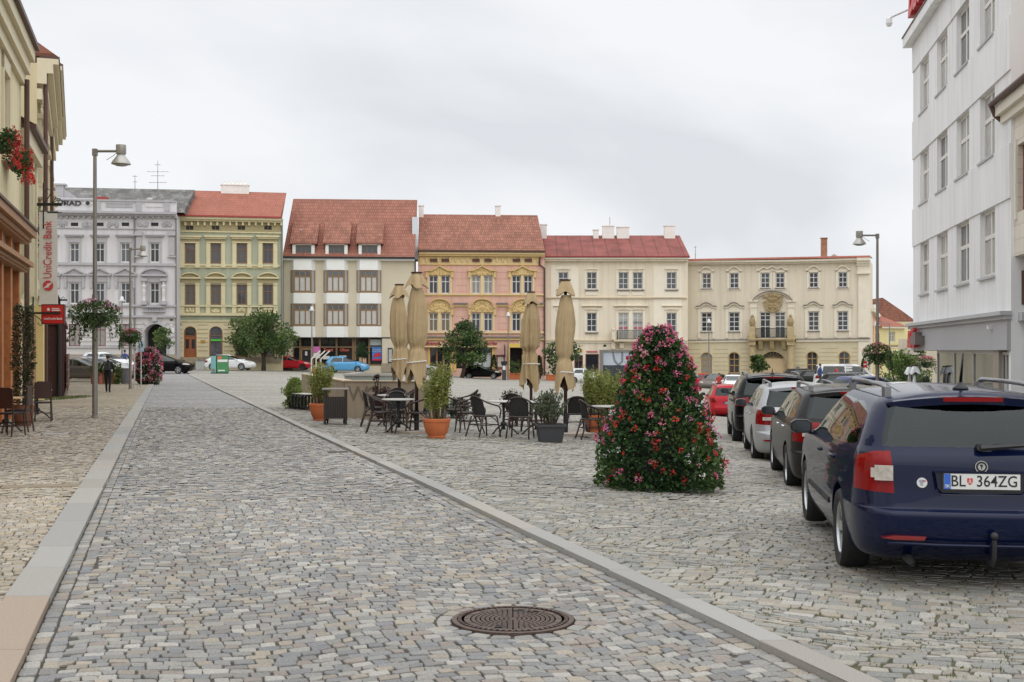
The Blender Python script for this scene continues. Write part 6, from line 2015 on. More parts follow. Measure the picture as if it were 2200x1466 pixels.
# estate ---------------------------------------------------------------
#        z     xr    xf    w     ar   br   af   bf  bowr bowf
ESTATE = dict(L=4.57, W=.885, wr=.316, ww=.215, arch=.355, axles=(1.05, 3.63), belt=1.0, crown=.060, roofx=2.1, sink=.02, tapr=.075, lampx=.40,
  rows=[(.19, .34, 4.30, .76, .30, .22, .5, .3, .05, .12), (.22, .20, 4.42, .82, .34, .22, .5, .3, .05, .12), (.27, .11, 4.50, .85, .38, .24, .5, .3, .05, .12), (.36, .035, 4.55, .872, .42, .25, .5, .3, .06, .12),
  (.46, .008, 4.57, .882, .44, .25, .5, .3, .06, .12), (.555, .0, 4.565, .885, .44, .25, .5, .3, .06, .12), (.585, .02, 4.56, .885, .43, .25, .5, .3, .06, .12), (.60, .055, 4.555, .884, .40, .25, .5, .3, .06, .12),
  (.66, .07, 4.53, .882, .38, .24, .5, .3, .06, .12), (.76, .085, 4.47, .880, .36, .23, .52, .32, .06, .12), (.85, .092, 4.28, .876, .34, .22, .55, .32, .06, .12), (.92, .10, 3.92, .868, .32, .21, .55, .32, .06, .13),
  (.975, .125, 3.50, .852, .30, .20, .55, .30, .06, .14), (1.0, .145, 3.34, .842, .29, .20, .52, .28, .06, .15), (1.03, .165, 3.25, .828, .28, .20, .5, .26, .06, .15), (1.12, .215, 3.04, .792, .26, .19, .46, .22, .06, .15),
  (1.22, .275, 2.80, .748, .25, .18, .42, .20, .06, .15), (1.31, .335, 2.56, .704, .24, .17, .38, .18, .06, .15), (1.36, .375, 2.42, .672, .23, .16, .36, .17, .06, .15), (1.395, .42, 2.28, .630, .22, .15, .34, .16, .06, .15)],
  side=[[(.52, 1.045), (.66, 1.02), (1.20, 1.00), (1.235, 1.335), (1.0, 1.335), (.80, 1.305), (.66, 1.235)], [(1.29, .998), (2.06, .985), (2.06, 1.352), (1.325, 1.338)], [(2.13, .984), (3.08, .975), (2.78, 1.16), (2.52, 1.295), (2.36, 1.350), (2.13, 1.353)]],
  dlo=[[(1.20, .998), (1.30, .998), (1.34, 1.34), (1.23, 1.338)], [(2.05, .983), (2.14, .983), (2.14, 1.355), (2.05, 1.355)]],
  rear=[(-.66, 1.035), (.66, 1.035), (.655, 1.10), (.585, 1.335), (-.585, 1.335), (-.655, 1.10)], reartrim=[[(-.69, 1.018), (.69, 1.018), (.685, 1.10), (.61, 1.35), (-.61, 1.35), (-.685, 1.10)]],
  front=[(-.70, 1.02), (.70, 1.02), (.60, 1.36), (-.60, 1.36)],
  lamp=[[(.595, .705), (.90, .715), (.90, .90), (.83, .955), (.72, 1.0), (.612, 1.005)]],
  hlamp=[[(.40, .66), (.86, .70), (.80, .80), (.46, .76)]],
  gaps=[[(1.47, .30), (1.478, .30), (1.30, .70), (1.272, .97), (1.262, .97), (1.29, .70)], [(2.118, .26), (2.126, .26), (2.116, .97), (2.107, .97)], [(3.20, .40), (3.208, .40), (3.17, .96), (3.16, .96)], [(.36, .605), (.68, .60), (.68, .606), (.36, .612)]],
  rgaps=[[(-.585, .592), (.585, .592), (.585, .604), (-.585, .604)], [(.583, .59), (.593, .59), (.606, .71), (.598, .71)], [(-.583, .59), (-.593, .59), (-.606, .71), (-.598, .71)], [(.610, 1.0), (.618, 1.0), (.69, 1.02), (.682, 1.02)]],
  fgrille=[[(-.38, .62), (.38, .62), (.40, .72), (-.40, .72)], [(-.7, .3), (.7, .3), (.7, .42), (-.7, .42)]],
  valance=.285, mirror=(2.98, 1.005), handles=((1.40, .865), (2.30, .85)), hw=.872, mould=((1.56, 2.10, .47), (2.14, 3.12, .47)), ant=(.72, 1.447), spoiler=(.315, .62, 1.362, 1.418, .60), wiper=(.165, 0.0, 1.035, .48), reflector=(.02, .70, .395, .31), plate=(.075, .80))
SUV = dict(L=4.70, W=.94, wr=.355, ww=.23, arch=.40, axles=(1.0, 3.79), belt=1.14, crown=.055, roofx=2.2, sink=.02, tapr=.06, lampx=.42,
  rows=[(.28, .30, 4.45, .82, .30, .22, .5, .3, .05, .12), (.32, .16, 4.58, .88, .34, .24, .5, .3, .05, .12), (.42, .05, 4.66, .925, .38, .25, .5, .3, .06, .12), (.55, .01, 4.70, .937, .40, .25, .5, .3, .06, .12), (.66, .0, 4.69, .94, .40, .25, .5, .3, .06, .12), (.70, .05, 4.68, .94, .38, .25, .5, .3, .06, .12),
  (.82, .07, 4.62, .936, .36, .24, .52, .32, .06, .12), (.98, .09, 4.40, .928, .33, .22, .55, .32, .06, .12), (1.06, .11, 4.0, .918, .32, .2, .55, .32, .06, .13), (1.12, .14, 3.62, .90, .30, .2, .55, .3, .06, .14), (1.16, .17, 3.48, .885, .29, .2, .52, .28, .06, .15), (1.26, .22, 3.26, .85, .26, .19, .46, .22, .06, .15), (1.38, .29, 2.98, .80, .25, .18, .42, .2, .06, .15), (1.50, .36, 2.70, .745, .24, .17, .38, .18, .06, .15), (1.57, .42, 2.52, .70, .23, .16, .36, .17, .06, .15), (1.605, .47, 2.38, .66, .22, .15, .34, .16, .06, .15)],
  side=[[(.55, 1.20), (1.22, 1.17), (1.25, 1.52), (.95, 1.515), (.72, 1.44)], [(1.32, 1.165), (2.14, 1.15), (2.14, 1.55), (1.35, 1.535)], [(2.22, 1.15), (3.24, 1.14), (2.92, 1.34), (2.62, 1.50), (2.46, 1.55), (2.22, 1.552)]],
  dlo=[[(1.22, 1.166), (1.33, 1.166), (1.36, 1.535), (1.24, 1.53)], [(2.13, 1.148), (2.23, 1.148), (2.23, 1.552), (2.13, 1.552)]],
  rear=[(-.70, 1.17), (.70, 1.17), (.62, 1.53), (-.62, 1.53)], front=[(-.74, 1.18), (.74, 1.18), (.64, 1.56), (-.64, 1.56)],
  lamp=[[(.56, .90), (.94, .93), (.92, 1.08), (.60, 1.12)]], hlamp=[[(.42, .82), (.92, .86), (.86, .96), (.46, .92)]],
  gaps=[[(1.40, .5), (1.408, .5), (1.30, .85), (1.288, 1.12), (1.278, 1.12), (1.29, .85)], [(2.18, .36), (2.188, .36), (2.18, 1.13), (2.17, 1.13)]],
  fgrille=[[(-.40, .70), (.40, .70), (.42, .86), (-.42, .86)], [(-.7, .42), (.7, .42), (.7, .54), (-.7, .54)]],
  valance=.46, mirror=(3.12, 1.17), handles=((1.42, 1.0), (2.36, .985)), hw=.925, ant=(.85, 1.655), spoiler=(.26, .66, 1.55, 1.62, .62), wiper=(.2, 0, 1.18, .42), reflector=(.01, .72, .52, .25), plate=(.08, .92))
def small(L, W, H, wr, axr, axf, belt, rear_rake, hood, nose=.70, screen=.95, tail=0.1, roofr=.62):
 """compact hatchback / MPV / saloon outline from a few measures"""
 zb = belt; zt = H - .055; x0 = tail
 rows = [(.20, .30, L - .28, W * .86, .3, .22, .5, .3, .06, .12), (.26, .12, L - .10, W * .95, .34, .24, .5, .3, .06, .12), (.38, .02, L - .02, W * .99, .38, .25, .5, .3, .06, .12), (.52, .0, L, W, .38, .25, .5, .3, .06, .12), (.60, .04, L - .01, W, .36, .25, .5, .3, .06, .12),
   (nose, .07, L - .10, W * .995, .34, .24, .52, .32, .06, .12), ((nose + zb) / 2, .09, L - .10 - (hood - .1) * .42, W * .985, .32, .22, .55, .32, .06, .13), (zb - .02, .13, L - hood, W * .955, .3, .2, .52, .28, .06, .15), (zb + .03, .16, L - hood - .08, W * .93, .28, .2, .5, .26, .06, .15)]
 for f in (.33, .66, .88, 1.0):
  z = zb + (zt - zb) * f
  rows.append((z, .16 + rear_rake * (f ** 1.2), L - hood - .08 - screen * f ** .95 * (zt - zb) / .4, W * (.93 - .20 * f - .02 * f * f), .26, .17, .42 - .08 * f, .22 - .05 * f, .06, .15))
 xs = lambda f: .16 + rear_rake * f ** 1.2
 zt2 = zb + (zt - zb) * .84
 xw0 = .16 + rear_rake * .2 + .42; xw1 = xs(.84) + .42
 fr = L - hood - .12 - screen * .10; frt = L - hood - .12 - screen * (zt - zb) / .4 * .84 - .12
 xm = (xw0 + fr) / 2 - .12
 side = [[(xw0, zb + .06), (xm - .04, zb + .035), (xm - .04, zt2), (xw1 + .05, zt2), ], [(xm + .04, zb + .035), (fr - .2, zb + .03), (frt, zt2), (xm + .04, zt2)]]
 return dict(L=L, W=W, wr=wr, ww=.19, arch=wr + .035, axles=(axr, axf), belt=zb, crown=.05, roofx=L * .45, sink=.03, tapr=.08, rows=rows, side=side,
  dlo=[[(xm - .05, zb + .035), (xm + .05, zb + .035), (xm + .05, zt2), (xm - .05, zt2)]],
  rear=[(-W * .72, zb + .05), (W * .72, zb + .05), (W * .62, zt2), (-W * .62, zt2)], front=[(-W * .78, zb + .06), (W * .78, zb + .06), (W * .66, zt2 + .02), (-W * .66, zt2 + .02)],
  lamp=[[(W * .66, nose), (W * 1.02, nose + .02), (W * .99, zb - .05), (W * .76, zb - .02)]], hlamp=[[(W * .48, nose - .06), (W * .98, nose - .02), (W * .92, nose + .09), (W * .55, nose + .05)]],
  gaps=[[(xm - .004, .30), (xm + .006, .30), (xm + .006, zb), (xm - .004, zb)]], rgaps=[[(-W * .66, .60), (W * .66, .60), (W * .66, .612), (-W * .66, .612)]],
  fgrille=[[(-W * .4, .56), (W * .4, .56), (W * .42, nose - .06), (-W * .42, nose - .06)], [(-W * .7, .3), (W * .7, .3), (W * .7, .42), (-W * .7, .42)]],
  valance=.27, mirror=(L - hood - .42, zb + .03), handles=((xm - .25, zb - .12), (xm + .65, zb - .13)), hw=W * .985, ant=(L * .24, H - .012), reflector=(.02, W * .78, .40, .22), plate=(.075, .72))
P_blue = paint('dark blue', (.003, .007, .032), 0.0, 0.3, .6)
P_dgrey = paint('graphite', (.024, .023, .022), 0.0, 0.3)
P_silver = paint('silver', (.40, .41, .42), 0.3, 0.35)
P_black = paint('black', (.005, .005, .006), 0.0, 0.2)
P_red = paint('red', A(176, 40, 50), 0.1)
P_lblue = paint('light blue', A(96, 160, 205), 0.2)
P_white = paint('white', (.72, .73, .73), 0.0)
P_dblue = paint('slate blue', A(78, 82, 118), 0.2)
P_taupe = paint('grey brown', A(104, 98, 92), 0.4)
P_beige = paint('champagne', A(150, 144, 134), 0.4)
HD = (.140, .990)
def place(x, y, hd=HD): return (x, y, gz(x + hd[0] * 2.2, y + hd[1] * 2.2))
K_est = CarKit(ESTATE, 58, 66)
car = add_car(K_est, 'dark blue estate car with grey roof rails and plate BL 364ZG, nearest in the row', place(3.337, 8.42), HD, P_blue, ('five', 5, M_rim), (M_rail, .62, 2.55, .555, 1.445, .046), plate=('BL', '364ZG'), antenna='rod', seats=True, group='cars parked in a row on the right')
# badge, sticker, reverse lamps, plate recess, tow bar and exhaust of the near car
xt = .088
b = MB(); b.cyl((xt - .012, 0, .905), (xt + .01, 0, .905), .044, n=28); bo = b.build('badge', M_chrome, car, smooth=40)
b = MB(); b.cyl((xt - .014, 0, .905), (xt - .011, 0, .905), .038, n=28); b.build('badge_ring', M_ink, bo)
b = MB(); b.cyl((xt - .0155, 0, .905), (xt - .0135, 0, .905), .025, n=24); b.build('badge_disc', M_chrome, bo)
b = MB(); b.prism([(.004, .888), (-.004, .888), (-.002, .905), (-.014, .900), (-.004, .912), (-.017, .910), (-.004, .918), (-.012, .922), (.006, .924), (.014, .912), (.006, .908)], xt - .0175, xt - .015, 'x'); b.build('badge_arrow', mat('badge green black', (.01, .03, .02), .3), bo)
for i in range(10):
 a = PI * (.15 + .7 * i / 9)
 pass
b = MB(); b.cyl((.090, .405, .784), (.104, .405, .784), .036, n=24); st_o = b.build('sticker', M_plate, car)
b = MB()
for i in range(5): b.box(.0885, .41 - .02 * (1 - i * .12), .801 - i * .009, .0895, .41 + .018 * (1 - i * .15), .805 - i * .009)
b.build('sticker_print', mat('sticker print', (.12, .16, .3), .5), st_o)
b = MB(); b.box(.0884, .38, .793, .0890, .397, .801); b.build('sticker_print', mat('crest red', (.5, .05, .05), .5), st_o)
# plate recess frame: darker shelf round the plate
b = MB()
rc = [(.335, .865), (.315, .74), (.275, .70), (-.275, .70), (-.315, .74), (-.335, .865)]
rin = [(.318, .857), (.30, .748), (.268, .716), (-.268, .716), (-.30, .748), (-.318, .857)]
for (a0, a1), (b0, b1) in zip(zip(rc, rin), zip(rc[1:], rin[1:])):
 xx = lambda p: .066 + .06 * (p[0] / .88) ** 2
 b.add([(xx(a0), *a0), (xx(b0), *b0), (xx(b1) + .012, *b1), (xx(a1) + .012, *a1)], [(0, 1, 2, 3)])
b.box(.060, -.33, .862, .085, .33, .874)
b.build('plate_recess', P_blue, car, smooth=30)
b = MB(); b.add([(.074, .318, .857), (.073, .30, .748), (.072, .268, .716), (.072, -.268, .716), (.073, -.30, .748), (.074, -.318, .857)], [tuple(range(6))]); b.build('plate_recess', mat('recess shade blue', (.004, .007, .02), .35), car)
for sg in (1, -1):
 b = MB(); n = 6
 for i in range(n):
  ya, yb = .605 + .15 * i / n, .605 + .15 * (i + 1) / n
  fx = lambda y: .082 + .06 * (y / .88) ** 2 + (0 if y < .64 else .30 * (1 - math.sqrt(max(0, 1 - ((y - .64) / .25) ** 2)))) - .012
  zt_ = .905 - .02 * max(0, i - 4); zb_ = .795 + .02 * max(0, i - 4)
  b.add([(fx(ya), sg * ya, zb_), (fx(yb), sg * yb, zb_), (fx(yb), sg * yb, zt_), (fx(ya), sg * ya, zt_)], [(0, 1, 2, 3)])
 b.build('reverse_light', M_lclear, car)
b = MB(); b.tube([(.12, -.06, .22), (.02, -.06, .22), (-.03, -.06, .27), (-.035, -.06, .40)], .017, 8); b.ball((-.035, -.06, .43), .028, nu=10, nv=8); b.build('tow_bar', M_plast, car, smooth=40)
b = MB(); b.cyl((-.005, .50, .235), (.25, .50, .235), .032, n=12, caps=False); b.cyl((.02, .50, .235), (.03, .50, .235), .03, n=12); b.build('exhaust', M_plast, car)
b = MB(); b.tube([(.012, -.66, .36), (-.004, -.3, .352), (-.004, .3, .352), (.012, .66, .36)], .012, 6); b.build('bumper_lip', P_blue, car, smooth=True)

E3 = dict(ESTATE)
E3.update(lamp=[[(.47, .83), (.60, .83), (.90, .80), (.90, .98), (.80, 1.005), (.47, .985)]], ant=(.85, 1.452), reflector=(.02, .74, .45, .2))
E3['lamp'] = [[(.50, .715), (.90, .725), (.90, .93), (.84, .985), (.50, .985)]]
E3['rgaps'] = [[(-.5, .592), (.5, .592), (.5, .604), (-.5, .604)]]
E3['mould'] = None
K_e3 = CarKit(E3, 46, 50)
def octa3(label, x, y, col, rail, hd, plate=None):
 c = add_car(K_e3, label, place(x, y, hd), hd, col, ('twin', 5, M_rim), rail, antenna='fin', seats=True, group='cars parked in a row on the right', handle=M_chrome if col is P_dgrey else None, plate=plate, mirror=M_trim if col is not P_silver else None)
 for sg in (1, -1):
  b = MB(); n = 5
  for i in range(n):
   ya, yb = .51 + .22 * i / n, .51 + .22 * (i + 1) / n
   fx = lambda q: .082 + .06 * (q / .88) ** 2 + (0 if q < .64 else .30 * (1 - math.sqrt(max(0, 1 - ((q - .64) / .25) ** 2)))) - .01
   b.add([(fx(ya), sg * ya, .80), (fx(yb), sg * yb, .80), (fx(yb), sg * yb, .86), (fx(ya), sg * ya, .86)], [(0, 1, 2, 3)])
  b.build('reverse_light', M_lclear, c)
 return c
c2 = octa3('dark grey estate car with silver roof rails, second in the row', 4.56, 15.6, P_dgrey, (M_rail, .65, 2.5, .555, 1.445, .042), HD)
text_obj('lettering', 'ŠKODA', .075, M_chrome, c2, (.098, .25, .925), (PI / 2, 0, -PI / 2), depth=.003, bold=.001)
c3 = octa3('silver estate car between the dark grey estate and the black off-road car', 5.17, 21.0, P_silver, (M_rail, .65, 2.5, .555, 1.445, .042), HD)
K_suv = CarKit(SUV, 40, 44)
add_car(K_suv, 'black off-road car with silver rails, fourth in the parked row', place(6.05, 27.4), HD, P_black, ('twin', 5, M_rim), (M_rail, .75, 2.7, .60, 1.648, .04), antenna='fin', seats=True, group='cars parked in a row on the right')
K_hatch = CarKit(small(3.96, .83, 1.45, .30, .72, 3.18, .93, .30, .92, .70, 1.0, roofr=.6), 26, 26)
K_sedan = CarKit(small(4.45, .86, 1.42, .305, 1.0, 3.55, .92, 1.25, 1.05, .70, 1.0), 26, 26)
K_mpv = CarKit(small(4.47, .91, 1.66, .325, .78, 3.50, 1.02, .42, .75, .78, 1.15), 26, 26)
K_lim = CarKit(small(4.70, .90, 1.47, .325, .90, 3.74, .96, .85, 1.02, .72, 1.15), 26, 26)
K_wag = CarKit(small(4.6, .88, 1.5, .32, .95, 3.6, .98, .38, 1.0, .74, 1.05), 26, 26)
K_van = CarKit(dict(small(5.3, .98, 1.99, .34, 1.0, 4.1, 1.15, .12, .75, .85, .55), crown=.04), 26, 26)
RG = 'cars parked across the far square'
add_car(K_wag, 'dark red estate car seen from behind, beyond the black off-road car', (*XY(1569, 51), gz(*XY(1569, 51)) - .12), (.10, .995), P_red, ('five', 5, M_steel), (M_rail, .7, 2.5, .55, 1.47, .05), group=RG, plate=('ZN', '482'), antenna=None, seats=True)
def far(kit, label, px, d, hd, col, wh=('five', 5, M_rim), mid=True, dz=0.0, **kw):
 """px is where the middle of the car shows"""
 x, y = XY(px, d); L = kit.P['L']
 l = math.hypot(*hd); hd = (hd[0] / l, hd[1] / l)
 kw.setdefault('group', RG); kw.setdefault('antenna', None)
 return add_car(kit, label, (x - hd[0] * L / 2, y - hd[1] * L / 2, gz(x, y) + dz), hd, col, wh, **kw)
far(K_hatch, 'red hatchback with black steel wheels in front of the beige modern house', 628, 121, (1, -.02), P_red, ('five', 5, M_steel), dz=.1, mirror=M_trim)
far(K_mpv, 'light blue people carrier in front of the shop windows', 746, 120, (1, -.10), P_lblue, dz=.05)
far(K_lim, 'white car with black roofline parked behind the green info box', 495, 112, (1, -.14), P_white, ('twin', 5, M_rim), dz=.05)
far(K_mpv, 'black people carrier right of the pink flower tower', 358, 99, (1, -.06), P_black)
far(K_hatch, 'black hatchback parked beside the tree before the pink house', 1036, 120, (1, -.08), P_black, ('twin', 5, M_rim))
far(K_lim, 'silver white saloon parked behind the closed parasols', 893, 116, (1, -.10), P_silver, ('twin', 5, M_rim))
far(K_hatch, 'white compact car behind the parasol and the poster board', 1262, 113, (1, -.06), P_white)
far(K_sedan, 'grey brown saloon side on, nearest of the cars on the left', 175, 72, (1, .10), P_taupe)
far(K_wag, 'champagne estate car with red lamps just behind the grey brown saloon', 188, 76.5, (1, .16), P_beige, ('five', 5, M_rim))
far(K_lim, 'silver saloon angled behind the walking person', 228, 80, (1, -.25), P_silver)
far(K_wag, 'slate blue estate car roof behind the silver saloon on the left', 205, 84, (1, -.1), P_dblue)
far(K_mpv, 'white people carrier farthest of the cars on the left', 232, 90, (1, -.3), P_white, dz=.1)
far(K_suv, 'dark grey off-road car facing the camera right of the flower tower', 1532, 113, (-.42, -1), P_taupe, dz=-.25)
far(K_hatch, 'red hatchback half hidden by the flower tower blossoms', 1494, 120, (-1, -.35), P_red, dz=-.2)
far(K_wag, 'dark estate car beyond the person in red', 1582, 108, (-.2, 1), P_black, dz=-.1)
far(K_sedan, 'white saloon front seen over the dark red estate car', 1577, 92, (-.1, -1), P_white, dz=.25)
far(K_wag, 'dark low car roof below the stone gateway', 1735, 105, (1, .1), P_black, dz=.3)
far(K_wag, 'dark green estate car behind the person in blue', 1770, 96, (1, -.2), P_dgrey, dz=.12)
far(K_van, 'white delivery van in front of the cream manor corner', 1822, 92, (1, -.15), P_white, name='parked_van', cat='van')
far(K_wag, 'grey estate car with silver rails in front of the white van', 1842, 66, (.9, -.5), P_dgrey, rails=(M_rail, .7, 2.5, .55, 1.47, .05), dz=.05)
far(K_mpv, 'slate blue people carrier beside the tall lamp on the right', 1895, 46, (1, .2), P_dblue, dz=-.05)
far(K_lim, 'white saloon roof just beyond the dark blue estate car', 1945, 34, (.6, 1), P_white)
far(K_sedan, 'silver white car reflected beside the glass shop front', 1880, 29, (.2, 1), P_silver, dz=-.2)
# ------------------------------------------------------------------ plants
M_leaf = vcol_mat('leaves', 0.55, 0, 10, 0, transl=0.25)
M_petal = vcol_mat('petals', 0.6, 0, 10, 0, transl=0.2)
M_bark = mat('bark', (.07, .055, .042), 0.9, var=0.3, vscale=12, bump=0.5, bscale=30)
M_soil = mat('soil', (.03, .022, .016), 0.95, var=0.3, vscale=20)
M_terra = mat('terracotta', A(176, 98, 58), 0.75, var=0.14, vscale=7)
M_planter = mat('anthracite planter', (.045, .047, .052), 0.6)
M_pole = mat('grey lamp pole', A(128, 124, 118), 0.45, metal=0.35, var=0.06, vscale=4)
M_lamphead = mat('aluminium lamp head', A(168, 166, 160), 0.4, metal=0.5)
def jitter(c, f=0.25):
 k = R.uniform(1 - f, 1 + f); return tuple(max(0.003, x * k * R.uniform(.92, 1.08)) for x in c)
def rdir():
 while True:
  v = Vector((R.uniform(-1, 1), R.uniform(-1, 1), R.uniform(-1, 1)))
  if .05 < v.length < 1: return v.normalized()
def clump(b, c, r, n, size, cols, asp=0.7, squash=0.8, droop=0.2):
 base = R.choice(cols)
 for _ in range(n):
  d = rdir(); q = R.random() ** .45
  p = (c[0] + d.x * r * q, c[1] + d.y * r * q, c[2] + d.z * r * q * squash)
  dd = (d * .8 + rdir() * .7); dd.z += .15 - droop * R.random()
  b.col = jitter(base, .22)
  b.leaf(p, dd, size * R.uniform(.7, 1.25), asp)
GREEN = [(.085, .14, .034), (.11, .17, .045), (.065, .115, .03), (.14, .195, .058), (.05, .09, .026)]
LIGHT = [(.16, .24, .05), (.20, .28, .07), (.13, .20, .04), (.24, .30, .09)]
DARKG = [(.026, .066, .018), (.036, .088, .022), (.02, .05, .015), (.05, .11, .028)]
def tree(label, px, d, base_dz, z0, z1, w, trunk_r, ncl, nl, size, cols, name='tree', flat=.62, spread=0.3, cat='tree', group='small trees in front of the houses', tx=0.0):
 x, y = XY(px, d); g = gz(x, y) + base_dz
 t = thing(name, label, cat, (x, y, g), 0, group)
 H0, H1 = z0 - g, z1 - g
 b = MB(); cz = H0 + (H1 - H0) * .3
 b.tube([(0, 0, -.1), (tx * .3 + .03, 0, H0 * .5), (tx * .7, .02, H0), (tx, 0, cz + .3)], [trunk_r * 1.25, trunk_r, trunk_r * .85, trunk_r * .4], 8)
 for i in range(7):
  a = 2 * PI * i / 7 + R.uniform(-.3, .3); e = w * R.uniform(.25, .42)
  b.tube([(tx * .7, 0, H0 * R.uniform(.85, 1.05)), (tx + e * .5 * math.cos(a), e * .5 * math.sin(a), cz + .1), (tx + e * math.cos(a), e * math.sin(a), cz + R.uniform(.2, .5) * (H1 - H0))], [trunk_r * .5, trunk_r * .3, trunk_r * .1], 5)
 b.build('trunk', M_bark, t, smooth=True)
 b = colMB()
 for _ in range(ncl):
  a = R.uniform(0, 2 * PI); q = math.sqrt(R.random()) ; f = R.random()
  prof = math.sin(PI * min(1, f * .9 + .12)) ** .6
  rr = w / 2 * prof * (q * .9)
  c = (tx + rr * math.cos(a), rr * math.sin(a), H0 + (H1 - H0) * (f * .86 + .06) + R.uniform(-.1, .1))
  clump(b, c, w * R.uniform(.09, .17), nl, size, cols, .6, flat)
 b.build('crown', M_leaf, t)
 return t
tree('broad round green tree before the gap between green and beige houses', 566, 116, 0, 1.35, 5.6, 7.2, .2, 70, 60, .30, GREEN)
tree('dense round tree in front of the salmon pink house', 992, 117, 0, .2, 4.7, 5.3, .18, 60, 60, .28, DARKG + GREEN, tx=.35)
tree('small round tree behind the tall closed parasol on the right', 1205, 119, 0, .4, 2.9, 4.2, .14, 40, 50, .26, GREEN + DARKG)
tree('loose young tree before the arched gateway of the grey house', 352, 103, 0, 2.0, 3.7, 2.7, .07, 26, 34, .2, GREEN + LIGHT[:1])
tree('little feathery tree before the stone gateway of the manor', 1629, 112, 0, -.1, 1.3, 1.9, .06, 16, 40, .34, GREEN, flat=.5)
tree('small clipped round tree at the shop windows of the beige house', 778, 120, 0, 1.0, 2.6, 1.4, .05, 20, 40, .18, DARKG)
def bush(name, label, px, d, w, h, cols, ncl, nl, size, asp=.6, z=None, cat='shrub', group=None, stems=True, top=0.0, lean=0.0):
 x, y = XY(px, d); g = gz(x, y) if z is None else z
 t = thing(name, label, cat, (x, y, g), 0, group)
 if stems:
  b = MB()
  for i in range(6):
   a = R.uniform(0, 6.3); e = w * .22
   b.tube([(0, 0, -.02), (e * .4 * math.cos(a), e * .4 * math.sin(a), h * .35), (e * math.cos(a), e * math.sin(a), h * .8)], [.03, .02, .008], 5)
  b.build('stem', M_bark, t)
 b = colMB()
 for _ in range(ncl):
  f = R.random(); a = R.uniform(0, 6.3); q = math.sqrt(R.random())
  rr = w / 2 * q * (math.sin(PI * min(1, f * .75 + .2)) ** .7) * .82
  clump(b, (rr * math.cos(a) + lean * f, rr * math.sin(a), h * (.1 + .82 * f)), min(w, h) * R.uniform(.1, .18), nl, size, cols, asp)
 b.build('foliage', M_leaf, t)
 return t
bush('shrub', 'big bright green shrub right of the tall lamp near the store corner', 1935, 62, 2.9, 2.7, GREEN + LIGHT[:2], 60, 50, .16)
bush('shrub', 'taller light green shrub at the corner of the white store', 1972, 66, 1.5, 3.2, LIGHT + GREEN, 34, 40, .14)
bush('shrub', 'dark grey green shrub beside the two white folded parasols', 1984, 58, 1.1, 1.5, [(.05, .07, .04), (.04, .06, .035)], 26, 40, .1)
bush('shrub', 'round bright yellow green shrub left of the concrete wall', 633, 37, .85, .95, LIGHT, 50, 60, .07)
bush('shrub', 'second small yellow green shrub behind the concrete wall end', 655, 44, .8, .75, LIGHT, 26, 40, .07)
bush('shrub', 'dark red leaved shrub in front of the WC lettering', 828, 31.0, .95, .85, [(.045, .012, .016), (.03, .008, .012), (.065, .018, .02)], 46, 50, .05)
bush('shrub', 'upper spray of the dark red shrub leaning left of the parasols', 812, 31.6, .42, 1.25, [(.045, .012, .016), (.06, .016, .02)], 16, 30, .06)
bush('shrub', 'thin dark red leaved shrub left of the middle parasol', 1110, 29.5, .62, 1.05, [(.05, .014, .018), (.03, .008, .012)], 26, 22, .05, lean=-.25)
bush('dwarf_pine', 'low dark green dwarf pine mound behind the terracotta pot', 985, 33, .72, .62, [(.02, .045, .02), (.03, .06, .024)], 40, 60, .06, .3, stems=False)
bush('shrub', 'round green bush in a brown box left of the street', 253, 66, .55, .95, LIGHT[:1] + GREEN, 30, 40, .08)
def conifer(label, px, d, h, r, z=None):
 x, y = XY(px, d); g = gz(x, y) + .1 if z is None else z
 t = thing('conifer', label, 'plant', (x, y, g), 0, 'clipped conifers before the pink house')
 b = MB(); b.lathe([(.2, 0), (.26, .35), (.24, .35)], 12); b.build('pot', M_planter, t)
 b = colMB()
 for _ in range(420):
  f = R.random(); a = R.uniform(0, 6.3); rr = r * (1 - f) ** .8 * R.uniform(.7, 1.05) * (1 if f > .08 else .8)
  b.col = jitter(R.choice(DARKG), .2); b.leaf((rr * math.cos(a), rr * math.sin(a), .3 + h * f), (math.cos(a), math.sin(a), 1.0), .2, .6)
 b.build('foliage', M_leaf, t)
conifer('slim cone conifer left of the notice case on the pink house', 1061, 122, 2.0, .42)
conifer('slim cone conifer right of the middle parasol', 1158, 122, 2.0, .42)
def flowerbox(label, px, d, w=1.4, h=.65, m=None, plant=GREEN, ph=.9):
 x, y = XY(px, d); g = gz(x, y)
 t = thing('planter_box', label, 'planter', (x, y, g), 0, 'planter boxes along the houses')
 b = MB(); b.box(-w / 2, -.3, 0, w / 2, .3, h); b.box(-w / 2 - .04, -.34, h, w / 2 + .04, .34, h + .06); b.build('box', m or M_terra, t)
 b = colMB()
 for _ in range(14): clump(b, (R.uniform(-w / 2, w / 2) * .9, R.uniform(-.25, .25), h + R.uniform(.05, ph)), .22, 26, .16, plant)
 b.build('foliage', M_leaf, t)
flowerbox('orange planter box with tall plants before the pink house gateway', 1110, 121, 1.5, .6, plant=GREEN + LIGHT[:1], ph=1.3)
flowerbox('orange planter box with a ball shrub before the cream house', 1187, 119, 1.3, .55, plant=DARKG, ph=.9)
flowerbox('brown planter box left of the street beside the walking person', 226, 67, 1.4, .6, mat('brown box wood', A(120, 82, 58), .8, var=.2), GREEN, .35)

